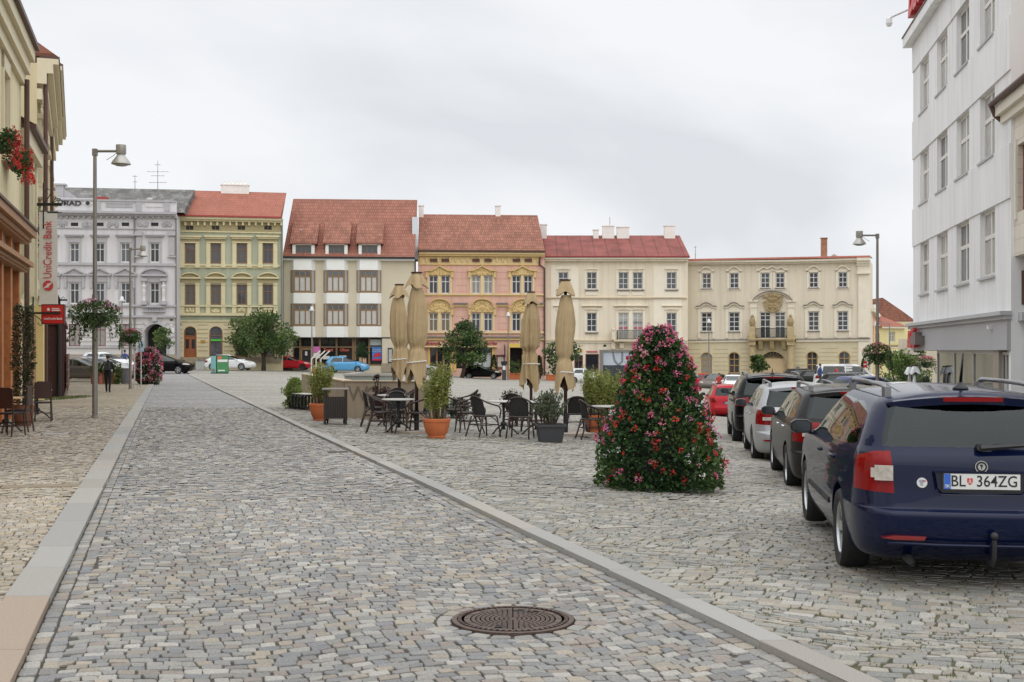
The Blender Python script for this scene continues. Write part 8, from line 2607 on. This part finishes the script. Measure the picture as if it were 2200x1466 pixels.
# slanted steel bars
x, y = XY(680, 88); g = gz(x, y)
t = thing('bar_sculpture', 'three slanted white steel bars on posts before the beige shop', 'sculpture', (x, y, g), 0)
zp = ZP(771, 88) - g
for i in range(3):
 xx = -.38 + i * .35
 b = MB(); b.cyl((xx, 0, 0), (xx, 0, zp), .04, n=8); b.tube([(xx, 0, zp - .04), (xx + .66, 0, zp + .58)], .05, 8); b.build('bar', mat('white steel', A(206, 204, 196), .4), t)
b = MB(); b.box(-.25, -.1, .2, -.08, .1, .75); b.build('orange_box', mat('orange plastic', A(214, 120, 50), .5), t)
x, y = XY(472, 98); g = gz(x, y)
t = thing('info_box', 'upright teal and green advertising box standing at the street bend', 'info box', (x, y, g), .7)
b = MB(); b.box(-.55, -.5, .0, .55, .5, 1.5); b.build('frame', M_dark, t)
M_teal = mat('teal poster', A(124, 176, 174), .5, var=.06); M_grn = mat('green poster', A(66, 128, 80), .5, var=.1)
b = MB(); b.box(-.57, -.46, .08, -.555, .46, 1.44); b.build('poster', M_teal, t)
b = MB(); b.box(-.51, -.52, .08, .51, -.505, 1.44); o = b.build('poster', M_grn, t)
b = MB(); b.box(-.44, -.53, .95, .44, -.522, 1.15); b.build('poster_print', wsg, o)
b = MB(); b.box(-.44, -.53, 1.2, -.1, -.522, 1.4); b.build('poster_print', mor, o)
b = MB(); b.box(-.4, -.53, .2, .2, -.522, .3); b.build('poster_print', wsg, o)
b = MB(); b.box(-.585, -.3, .15, -.572, .3, .4); b.build('poster_print', M_curtain[0], t)
x0, d = XY(1288, 58)[0], 58; y = 58; g = gz(x0 + .8, y)
t = thing('poster_stand', 'big grey framed poster stand behind the bamboo and flower tower', 'poster stand', (x0, y, g), 0)
zt = ZP(752, d) - g; W = XY(1392, 58)[0] - x0
b = MB(); b.box(0, -.12, 0, .17, .12, zt); b.box(W - .17, -.12, 0, W, .12, zt); b.box(.17, -.12, zt - .1, W - .17, .12, zt); b.box(.17, -.12, .35, W - .17, .12, .55); b.build('frame', mat('grey frame metal', A(126, 124, 118), .5), t)
b = MB(); b.box(.17, -.05, .55, W - .17, .05, zt - .1); b.build('poster', mat('sky poster', A(190, 200, 212), .2, var=.1, vscale=2), t)
b = MB(); b.box(.17, -.06, .55, W - .17, -.052, ZP(785, d) - g); b.build('poster_print', mat('dark sea poster', A(62, 66, 74), .2, var=.2, vscale=3), t)
b = MB(); b.tube([(.65, -.055, zt - .12), (.72, -.055, zt - .5), (.9, -.055, zt - .72), (1.1, -.055, zt - .55), (1.1, -.055, zt - .12)], .05, 6); b.build('poster_print', mat('grey print', A(130, 134, 140), .4), t)
x, y = XY(1083, 117); g = gz(x, y)
t = thing('parking_meter', 'dark slim parking meter beside the black hatchback', 'parking meter', (x, y, g)); b = MB(); b.box(-.2, -.15, 0, .2, .15, 1.5); b.build('body', M_planter, t); b = MB(); b.box(-.3, -.2, 1.5, .3, .2, 1.85); b.build('hood', M_dark, t); b = MB(); b.box(-.14, -.17, 1.0, .14, -.15, 1.4); b.build('panel', wsg, t)
x, y = XY(431, 114); g = gz(x, y) + .05
t = thing('utility_box', 'grey utility cabinet left of the green house door steps', 'cabinet', (x, y, g)); b = MB(); b.box(-.42, -.2, 0, .42, .2, .85); b.build('body', mat('grey cabinet', A(160, 162, 158), .6), t); b = MB(); b.box(-.46, -.24, .85, .46, .24, .9); b.build('top', M_zinc, t)
x, y = XY(269, 67); g = gz(x, y)
t = thing('litter_bin', 'grey cylindrical litter bin near the second lamp', 'bin', (x, y, g)); b = MB(); b.lathe([(.22, 0), (.23, .05), (.23, .85), (.2, .86)], 18); b.build('body', mat('grey bin', A(112, 112, 116), .5), t); b = MB(); b.lathe([(.0, .9), (.2, .89), (.24, .86), (.24, .82)][::-1], 18); b.build('lid', M_zinc, t)

# ------------------------------------------------------------------ covers in the paving
M_castr = mat('rusty cast iron', (.10, .066, .052), .55, metal=.5, var=.35, vscale=9, bump=.3, bscale=60)
M_castd = mat('dark cast iron', (.03, .02, .017), .8)
t = thing('manhole_cover', 'round rusty cast iron manhole cover with radial pattern', 'manhole cover', (.006, 7.74, float(terr(.006, 7.74)) - .002))
b = MB(); b.lathe([(.0, .004), (.345, .004)], 48); b.build('plate', M_castd, t)
b = MB(); b.lathe([(.395, -.02), (.395, .012), (.365, .014), (.362, .0)], 64)
for i in range(56):
 a = 2 * PI * i / 56
 b.hexa([(r * math.cos(a + s), r * math.sin(a + s), z) for z in (.012, .018) for r, s in ((.335, -.03), (.358, -.03), (.358, .03), (.335, .03))])
b.build('frame', M_castr, t)
b = MB()
for k, (r0, r1) in enumerate(((.035, .058), (.066, .088), (.096, .118), (.126, .148), (.156, .178), (.186, .208), (.216, .238), (.246, .27), (.28, .318))):
 n = max(8, int((r0 + r1) / 2 * 2 * PI / (.034 if k < 8 else .11))); n -= n % 4
 for i in range(n):
  a0 = 2 * PI * i / n + .003 / r0 + .005; a1 = 2 * PI * (i + 1) / n - .003 / r0
  if k in (6, 7, 8) and (i * 8 // n) % 4 == 1 and k < 8 and i % 3 == 0: continue
  m_ = 1 if k < 7 else 2
  ring = [(r, a0 + (a1 - a0) * j / m_) for r in (r0, r1) for j in range(m_ + 1)]
  lo = [(r * math.cos(a), r * math.sin(a)) for r, a in ring]
  q = [lo[j] for j in range(m_ + 1)] + [lo[j] for j in range(2 * m_ + 1, m_, -1)]
  b.prism(q, .004, .013, 'z')
b.lathe([(.0, .013), (.026, .013), (.026, .004)][::-1], 12)
b.build('ribs', M_castr, t)
b = MB(); b.box(.03, .20, .013, .10, .225, .0145); b.box(-.11, -.24, .013, -.04, -.215, .0145); b.build('lift_slots', M_dark, t)
def slab(label, px, d, w, l, m, rot=0.28, z=.006):
 x, y, g = G(px, d)
 t = thing('access_cover', label, 'cover', (x, y, g + z - .02), rot, None)
 b = MB(); b.box(-w / 2, -l / 2, 0, w / 2, l / 2, .022); b.build('cover_plate', m, t)
 b = MB(); 
 for sx in (-1, 1): b.box(sx * (w / 2 + .012) - .012, -l / 2 - .02, 0, sx * (w / 2 + .012) + .012, l / 2 + .02, .02)
 b.build('cover_frame', M_castd, t)
slab('pale square cover in the left pavement beside the lamp', 120, 24.6, .5, .4, M_granite); slab('long drain slab across the left pavement', 95, 15.1, 1.0, .32, mat('pavement cover', AG(150, 136, 112), .8, var=.2, vscale=12))
slab('small dark cover in the road near the left kerb', 308, 20.6, .17, .14, M_castd, z=-.012); slab('small dark cover beside the right kerb strip', 725, 20.8, .3, .16, M_castd); slab('pale flat slab among the plaza stones', 1322, 11.6, .36, .09, M_granite2)

# ------------------------------------------------------------------ people
M_skin = mat('skin', (.42, .25, .18), .6); M_hairm = mat('dark hair', (.018, .013, .011), .6); M_shoe = mat('dark shoes', (.02, .02, .022), .6)
def person(label, loc, rotz, H, top, legs, hair=M_hairm, step=.14, arm=(.05, .05), parts=True, hat=None):
 """walking figure, facing +y; one skinned surface"""
 k = H / 1.72
 J = {}
 def p(n, x, y, z, r): J[n] = (Vector((x, y, z)) * k, r * k)
 p('pel', 0, 0, .95, .15); p('wai', 0, 0, 1.08, .135); p('che', 0, .01, 1.28, .155); p('sho', 0, 0, 1.42, .10); p('nec', 0, .01, 1.50, .052); p('hd0', 0, .02, 1.57, .082); p('hd1', 0, .015, 1.67, .075)
 for s, n in ((-1, 'l'), (1, 'r')):
  st = step * (1 if n == 'l' else -1)
  p(n + 'hip', .09 * s, 0, .88, .105); p(n + 'kne', .095 * s, st * .45 + .03, .49, .068); p(n + 'ank', .095 * s, st * 1.1 - .02, .09, .045); p(n + 'toe', .105 * s, st * 1.1 + .13, .035, .036)
  p(n + 'shl', .165 * s, 0, 1.39, .062); p(n + 'elb', (.235 + arm[0 if n == 'l' else 1]) * s, -st * .5 - .03, 1.13, .047); p(n + 'wri', (.25 + arm[0 if n == 'l' else 1] * 1.3) * s, -st * .8 + .05, .90, .033); p(n + 'pal', (.25 + arm[0 if n == 'l' else 1] * 1.3) * s, -st * .85 + .07, .83, .034)
  for i in range(4): p(n + 'f%d' % i, (.245 + arm[0 if n == 'l' else 1] * 1.3) * s, -st * .85 + .055 + .017 * i, .745 + .008 * abs(i - 1.5), .010)
  p(n + 'thu', (.22 + arm[0 if n == 'l' else 1] * 1.3) * s, -st * .85 + .115, .80, .011)
 E = [('pel', 'wai'), ('wai', 'che'), ('che', 'sho'), ('sho', 'nec'), ('nec', 'hd0'), ('hd0', 'hd1')]
 for n in 'lr':
  E += [('pel', n + 'hip'), (n + 'hip', n + 'kne'), (n + 'kne', n + 'ank'), (n + 'ank', n + 'toe'), ('che', n + 'shl'), (n + 'shl', n + 'elb'), (n + 'elb', n + 'wri'), (n + 'wri', n + 'pal'), (n + 'pal', n + 'thu')] + [(n + 'pal', n + 'f%d' % i) for i in range(4)]
 names = list(J); ix = {n: i for i, n in enumerate(names)}
 me = bpy.data.meshes.new('fig'); me.from_pydata([tuple(J[n][0]) for n in names], [(ix[a], ix[b_]) for a, b_ in E], [])
 ob = bpy.data.objects.new('fig', me); COL.objects.link(ob)
 md = ob.modifiers.new('s', 'SKIN'); sv = me.skin_vertices[0].data
 for n in names: sv[ix[n]].radius = (J[n][1],) * 2; sv[ix[n]].use_root = (n == 'pel')
 ob.modifiers.new('u', 'SUBSURF').levels = 2
 dg = bpy.context.evaluated_depsgraph_get(); m2 = bpy.data.meshes.new_from_object(ob.evaluated_get(dg)); bpy.data.objects.remove(ob)
 m2.materials.clear()
 for q in (top, legs, M_skin, M_shoe): m2.materials.append(q)
 for f in m2.polygons:
  c = f.center / k; f.use_smooth = True
  if c.z > 1.49: i = 2
  elif abs(c.x) > .19 and c.z < .90: i = 2
  elif c.z > .90 or (abs(c.x) > .19 and c.z > .85): i = 0
  elif c.z < .085: i = 3
  else: i = 1
  f.material_index = i
 t = thing('person', label, 'person', loc, rotz)
 link('body', m2, t)
 b = MB(); c = J['hd1'][0]; b.ball((c.x, c.y - .012 * k, c.z - .005 * k), .092 * k, .105 * k, .098 * k, 14, 10)
 b.v = [(x, y, z if y < c.y + .03 * k else max(z, c.z + .01 * k)) for x, y, z in b.v]; b.build('hair', hair, t, smooth=True)
 b = MB(); fy = J['hd0'][0].y + .082 * k; fz = J['hd0'][0].z
 b.ball((0, fy + .008 * k, fz + .012 * k), .012 * k, .018 * k, .02 * k, 6, 5); b.ball((-.085 * k, .02 * k, fz + .02 * k), .012 * k, .022 * k, .03 * k, 6, 5); b.ball((.085 * k, .02 * k, fz + .02 * k), .012 * k, .022 * k, .03 * k, 6, 5); b.build('face', M_skin, t, smooth=True)
 b = MB()
 for s in (-1, 1): b.ball((s * .03 * k, fy - .002, fz + .04 * k), .01 * k, .008 * k, .007 * k, 6, 4)
 b.build('eyes', M_hairm, t)
 if hat:
  b = MB(); b.lathe([(.17 * k, 0), (.17 * k, .01), (.1 * k, .02), (.09 * k, .1 * k), (.0, .11 * k)], 16, (c.x, c.y, c.z + .02 * k)); b.build('hat', hat, t)
 return t, J, k
M_blackc = mat('black cloth', (.012, .012, .013), .85); M_redc = mat('red jacket', A(170, 50, 50), .8); M_bluec = mat('blue jacket', A(58, 74, 120), .8); M_jean = mat('dark jeans', (.03, .035, .05), .85)
x, y, g = G(232, 52)
t, J, k = person('person in black clothes with backpack walking away up the left pavement', (x, y, g), .12, 1.62, M_blackc, M_blackc, arm=(.05, .01))
b = MB(); b.hexa([(-.13 * k, -.27, 1.05 * k), (.13 * k, -.27, 1.05 * k), (.14 * k, -.13, 1.03 * k), (-.14 * k, -.13, 1.03 * k), (-.11 * k, -.23, 1.38 * k), (.11 * k, -.23, 1.38 * k), (.13 * k, -.12, 1.40 * k), (-.13 * k, -.12, 1.40 * k)]); b.build('backpack', mat('black nylon', (.02, .02, .024), .5), t)
b = MB(); b.tube([(-.10 * k, -.15, 1.05 * k), (-.14 * k, -.10, 1.30 * k), (-.13 * k, .02, 1.45 * k), (-.11 * k, .1, 1.3 * k)], .02, 6); b.build('strap', mat('pale strap', A(190, 180, 160), .7), t)
wl = J['lpal'][0]; cz, sz = math.cos(.12), math.sin(.12)
bx_, by_ = x + wl.x * cz - wl.y * sz, y + wl.x * sz + wl.y * cz
t = thing('shopping_bag', 'red and cream bag carried in the left hand of the walking person', 'bag', (bx_, by_, g + wl.z - .42), .3)
b = MB(); b.hexa([(-.07, -.14, 0), (.07, -.14, 0), (.07, .14, 0), (-.07, .14, 0), (-.05, -.16, .36), (.05, -.16, .36), (.05, .16, .36), (-.05, .16, .36)]); b.build('bag_body', mat('red cream bag', A(160, 90, 78), .7, var=.5, vscale=7), t)
b = MB(); b.tube([(0, -.08, .35), (0, -.05, .44), (0, .05, .44), (0, .08, .35)], .01, 5); b.build('handle', M_redc, t)
for (px, d, dz, rz, H, tp, lab, hat) in ((1545, 100, -.1, 2.6, 1.7, M_redc, 'person in a red jacket standing between the far cars on the right', None), (1762, 88, .45, -1.5, 1.72, M_bluec, 'person in blue among the cars before the manor', None), (1797, 84, .35, 1.2, 1.6, M_redc, 'person in a pale hat beside the white van', M_cloth2), (268, 92, .15, .3, 1.75, M_bluec, 'person in blue behind the cars before the grey house', None)):
 x, y = XY(px, d); person(lab, (x, y, gz(x, y) + dz), rz, H, tp, M_jean, hat=hat)

# ------------------------------------------------------------------ left pavement: signs, geraniums, cafe furniture, porch
M_redsign = mat('bank red', A(184, 36, 40), .4); M_banner = mat('pale grey banner cloth', A(206, 202, 198), .7, var=.03); M_logo = mat('logo red print', A(190, 60, 68), .6)
Yb = 41.6; x0, x1 = XY(84, Yb)[0], XY(123.5, Yb)[0]
zt, zb = ZP(455, Yb), ZP(657, Yb)
wx = xw(Yb) + .1
t = thing('sign_bracket', 'black wrought iron bracket with scrolls holding the pale bank banner', 'bracket', (wx, Yb, zt + .25))
b = MB(); L = x1 - wx + .15; b.box(0, -.03, -.05, L, .03, .05); b.box(.2, -.02, -.85, .24, .02, .75)
b.tube([(.25, 0, .05), (.4, 0, .25), (.5, 0, .45), (.38, 0, .55), (.28, 0, .45), (.36, 0, .36)], .018, 5)
b.tube([(.55, 0, .05), (.75, 0, .2), (.9, 0, .12), (1.0, 0, .06)], .016, 5); b.tube([(L - .35, 0, .05), (L - .2, 0, .22), (L - .05, 0, .2), (L - .1, 0, .1)], .016, 5); b.box(.35, -.015, -.3, L, .015, -.27); b.build('arm', M_black, t)
t = thing('bank_banner', 'tall pale banner reading UniCredit Bank hung from the iron bracket', 'banner', (x0, Yb, zb))
w_ = x1 - x0; h_ = zt - zb
b = MB(); n = 12; vs = []
for i in range(n + 1):
 for xx in (0, w_ / 3, 2 * w_ / 3, w_): vs.append((xx, .012 * math.sin(i * .9 + xx * 3), h_ * i / n))
b.add(vs, [(i * 4 + j, i * 4 + j + 1, (i + 1) * 4 + j + 1, (i + 1) * 4 + j) for i in range(n) for j in range(3)]); b.build('cloth', M_banner, t, smooth=True)
b = MB(); b.cyl((-.02, 0, h_), (w_ + .02, 0, h_), .02, n=6); b.build('rod', M_zinc, t); b = MB(); b.cyl((-.02, 0, 0), (w_ + .02, 0, 0), .02, n=6); b.build('rod', M_zinc, t)
zc = h_ * (1 - (540 - 455) / 202.0)
text_obj('lettering', 'UniCredit Bank', .42, M_logo, t, (w_ * .5, -.03, zc + .04), (PI / 2, -PI / 2, 0), depth=.004, sx=.76)
b = MB(); zl = h_ * (1 - (614 - 455) / 202.0); b.cyl((w_ * .5, -.028, zl), (w_ * .5, -.022, zl), .18, n=24); lo = b.build('logo', M_logo, t)
b = MB(); b.prism([(w_ * .5 - .17, zl - .1), (w_ * .5 - .02, zl + .03), (w_ * .5 - .05, zl + .05), (w_ * .5 + .17, zl + .12), (w_ * .5 + .02, zl - .03), (w_ * .5 + .05, zl - .05)], -.033, -.029); b.build('logo_slash', M_banner, lo)
Yr = 40.0; x0, x1 = XY(92, Yr)[0], XY(138, Yr)[0]; zt, zb = ZP(656, Yr), ZP(695, Yr)
t = thing('bank_sign', 'red box sign with white UniCredit Bank lettering below the banner', 'sign', (x0, Yr, zb))
w_ = x1 - x0; h_ = zt - zb
b = MB(); b.box(0, -.07, 0, w_, .07, h_); b.build('box', M_redsign, t)
b = MB(); b.box(-.02, -.08, -.02, 0, .08, h_ + .02); b.box(w_, -.08, -.02, w_ + .02, .08, h_ + .02); b.box(0, -.08, -.03, w_, .08, -.001); b.box(0, -.08, h_ + .001, w_, .08, h_ + .03); b.build('frame', mat('dark red frame', A(84, 26, 26), .5), t)
text_obj('lettering', 'UniCredit Bank', .098, wsg, t, (w_ * .52, -.075, h_ * .25), depth=.003, bold=.002)
b = MB(); b.box(w_ * .46, -.075, h_ * .78, w_ * .8, -.0705, h_ * .83); b.box(w_ * .46, -.075, h_ * .68, w_ * .86, -.0705, h_ * .74); b.cyl((w_ * .3, -.075, h_ * .76), (w_ * .3, -.0705, h_ * .76), .05, n=12); b.build('logo', wsg, t)
t = thing('sign_bracket', 'lower black iron bracket across the red bank sign', 'bracket', (xw(Yr) + .1, Yr - .1, zb + h_ * .56)); b = MB(); b.box(0, -.02, -.035, x1 - xw(Yr) - .2, .02, .035); b.tube([(.1, 0, -.05), (.3, 0, -.2), (.42, 0, -.35), (.3, 0, -.42), (.22, 0, -.32)], .016, 5); b.box(.05, -.02, -1.0, .09, .02, .55); b.build('arm', M_black, t)
t = thing('sign_bracket', 'small iron bracket at the upper right of the red sign', 'bracket', (XY(125, 43)[0], 43.0, ZP(645, 43))); b = MB(); b.box(0, -.02, -.03, .32, .02, .03); b.prism([(0, .2), (.08, .02), (.08, -.2), (0, -.25)], -.02, .02); b.tube([(.1, 0, .04), (.18, 0, .12), (.24, 0, .06)], .012, 4); b.build('arm', M_black, t)
def geranium_box(label, loc, w, h, ang, n=1100, heads=120):
 t = thing('flower_box', label, 'flower box', loc, ang, 'red geranium boxes on the yellow house')
 b = MB(); b.box(-w / 2, -.22, -.2, w / 2, 0, 0); b.build('box', mat('dark green box', (.02, .03, .02), .7), t)
 b = colMB()
 for _ in range(n):
  f = R.random(); xx = R.uniform(-w / 2, w / 2) * 1.1; zz = .35 * h * R.random() - h * .62 * f * R.random(); yy = -.12 - .42 * R.random() * (1 - .3 * f)
  b.col = jitter(R.choice(DARKG + GREEN[:3]), .25); b.leaf((xx, yy, zz), (R.uniform(-.6, .6), -1, R.uniform(-.6, .6)), R.uniform(.05, .09), .95)
 b.build('foliage', M_leaf, t)
 b = colMB()
 for _ in range(heads):
  xx = R.uniform(-w / 2, w / 2) * 1.1; q = R.random(); zz = .38 * h - h * q; yy = -.2 - .40 * R.random() ** .6
  head(b, (xx, yy, zz), (0, -1, .2), R.uniform(.05, .075), 13, REDC + [(.62, .06, .07)])
 b.build('red_blossom', M_petal, t)
HA = math.atan2(H1.dy, H1.dx)
for i, tt in enumerate(win_t[:2]):
 p = wall_pt(H1, tt, .12, 7.12)
 geranium_box(('red geraniums spilling from the last window box of the yellow house', 'red geraniums in the second window box from the far corner', 'red geraniums in the third window box of the yellow house')[i], p, 1.1, .95, HA, 900, 85)
t_ = XY(79, 43)
geranium_box('red geranium box half hidden behind the bank banner', (t_[0], 43, ZP(490, 43)), .5, 2.6, 0, 800, 80)
# dark timber porch with a plank gate beyond the red sign
ya, yb_ = 46.0, 56.0
xx = lambda y: -16.4 - 0.365 * (y - 41.5) + .35
t = thing('porch', 'dark red brown timber porch with a weathered plank gate on the left', 'porch', (xx(ya), ya, 0), math.atan2(yb_ - ya, xx(yb_) - xx(ya)))
Lp = math.hypot(yb_ - ya, xx(yb_) - xx(ya)); M_por = mat('dark red brown timber', (.075, .026, .020), .7, var=.3, vscale=5); M_pl = mat('weathered plank', (.16, .085, .06), .8, var=.3, vscale=4)
b = MB(); b.box(0, -.3, 0, Lp, .3, 2.75); b.build('boarding', M_por, t)
b = MB(); 
for i in range(6): b.box(Lp * i / 5 - .08, -.38, 0, Lp * i / 5 + .08, -.301, 2.7)
b.box(-.1, -.45, 2.75, Lp + .1, .35, 2.9); b.build('frame', M_por, t)
b = MB(); 
for i in range(5): b.box(.3, -.52, .2 + i * .3, Lp - .5, -.46, .2 + i * .3 + .22)
b.build('plank_gate', M_pl, t)
b = MB(); b.cyl((-.3, -.2, 0), (-.3, -.2, 2.9), .09, n=10); b.build('drain_pipe', M_iron, t)
# pavement cafe: two tables, three chairs, tall climbing plant in a pot
M_pine = mat('pale wood table top', A(206, 170, 128), .5, var=.12, vscale=5)
tb1 = make_table(False, M_pine, .33); tb1['label'] = 'wood topped table nearest on the left pavement'; tb1.location = G(12, 25.0); tb1.rotation_euler = (0, 0, .3); tb1['group'] = 'wood topped pavement tables'
dup(tb1, G(80, 30.0), .3, 'wood topped table farther up the left pavement', 'wood topped pavement tables')
def make_wchair():
 t = thing('wooden_chair', '', 'chair')
 b = MB(); b.prism([(.21, .2), (-.19, .19), (-.21, 0), (-.19, -.19), (.21, -.2), (.23, 0)], .44, .475, 'z'); b.build('seat', M_black, t)
 for sx, sy in ((1, 1), (1, -1)):
  b = MB(); b.tube([(.18 * sx, .18 * sy, .44), (.21 * sx, .20 * sy, 0)], [.02, .016], 6); b.build('leg', M_rattan, t)
 for sy in (1, -1):
  b = MB(); b.tube([(-.24, .18 * sy, 0), (-.18, .18 * sy, .44), (-.22, .18 * sy, .95)], [.017, .02, .018], 6); b.build('leg', M_rattan, t)
 b = MB(); b.prism([(-.18, .56), (.18, .56), (.185, .95), (.12, .98), (-.12, .98), (-.185, .95)], -.22, -.195, 'x'); b.build('backrest', M_dwood, t)
 b = MB(); b.tube([(.2, .19, .2), (-.2, .18, .2), (-.2, -.18, .2), (.2, -.19, .2)], .01, 5, closed=True); b.build('stretcher', M_rattan, t)
 return t
wc = make_wchair(); wc['label'] = 'dark wooden chair with solid back nearest on the left pavement'; wc.location = G(42, 25.2); wc.rotation_euler = (0, 0, math.radians(185)); wc['group'] = 'dark wooden pavement chairs'
dup(wc, G(22, 24.0), math.radians(80), 'dark wooden chair at the left picture edge', 'dark wooden pavement chairs'); dup(wc, G(93, 29.2), math.radians(110), 'dark wooden chair at the farther wood topped table', 'dark wooden pavement chairs')
x, y, g = G(50, 27.2)
t = thing('potted_plant', 'tall slender evergreen in a brown pot at the oak shopfront', 'potted plant', (x, y, g)); b = MB(); b.lathe([(.17, 0), (.22, .25), (.24, .48), (.21, .48), (.2, .42)], 18); b.build('pot', mat('brown pot', A(104, 66, 48), .7), t, smooth=40); b = MB(); b.tube([(0, 0, .4), (.02, 0, 1.3), (0, 0, 2.6)], [.025, .02, .008], 6); b.build('stem', M_bark, t)
b = colMB()
for _ in range(2300):
 f = R.random(); a = R.uniform(0, 6.3); rr = (.25 if f > .35 else .17) * R.random() ** .5 * (1.15 - .5 * f)
 b.col = jitter(R.choice([(.06, .08, .03), (.09, .10, .04), (.045, .06, .025), (.10, .085, .05)]), .25); b.leaf((rr * math.cos(a), rr * math.sin(a), .5 + 2.25 * f), (math.cos(a), math.sin(a), R.uniform(-.4, 1.2)), .09, .25)
b.build('foliage', M_leaf, t)
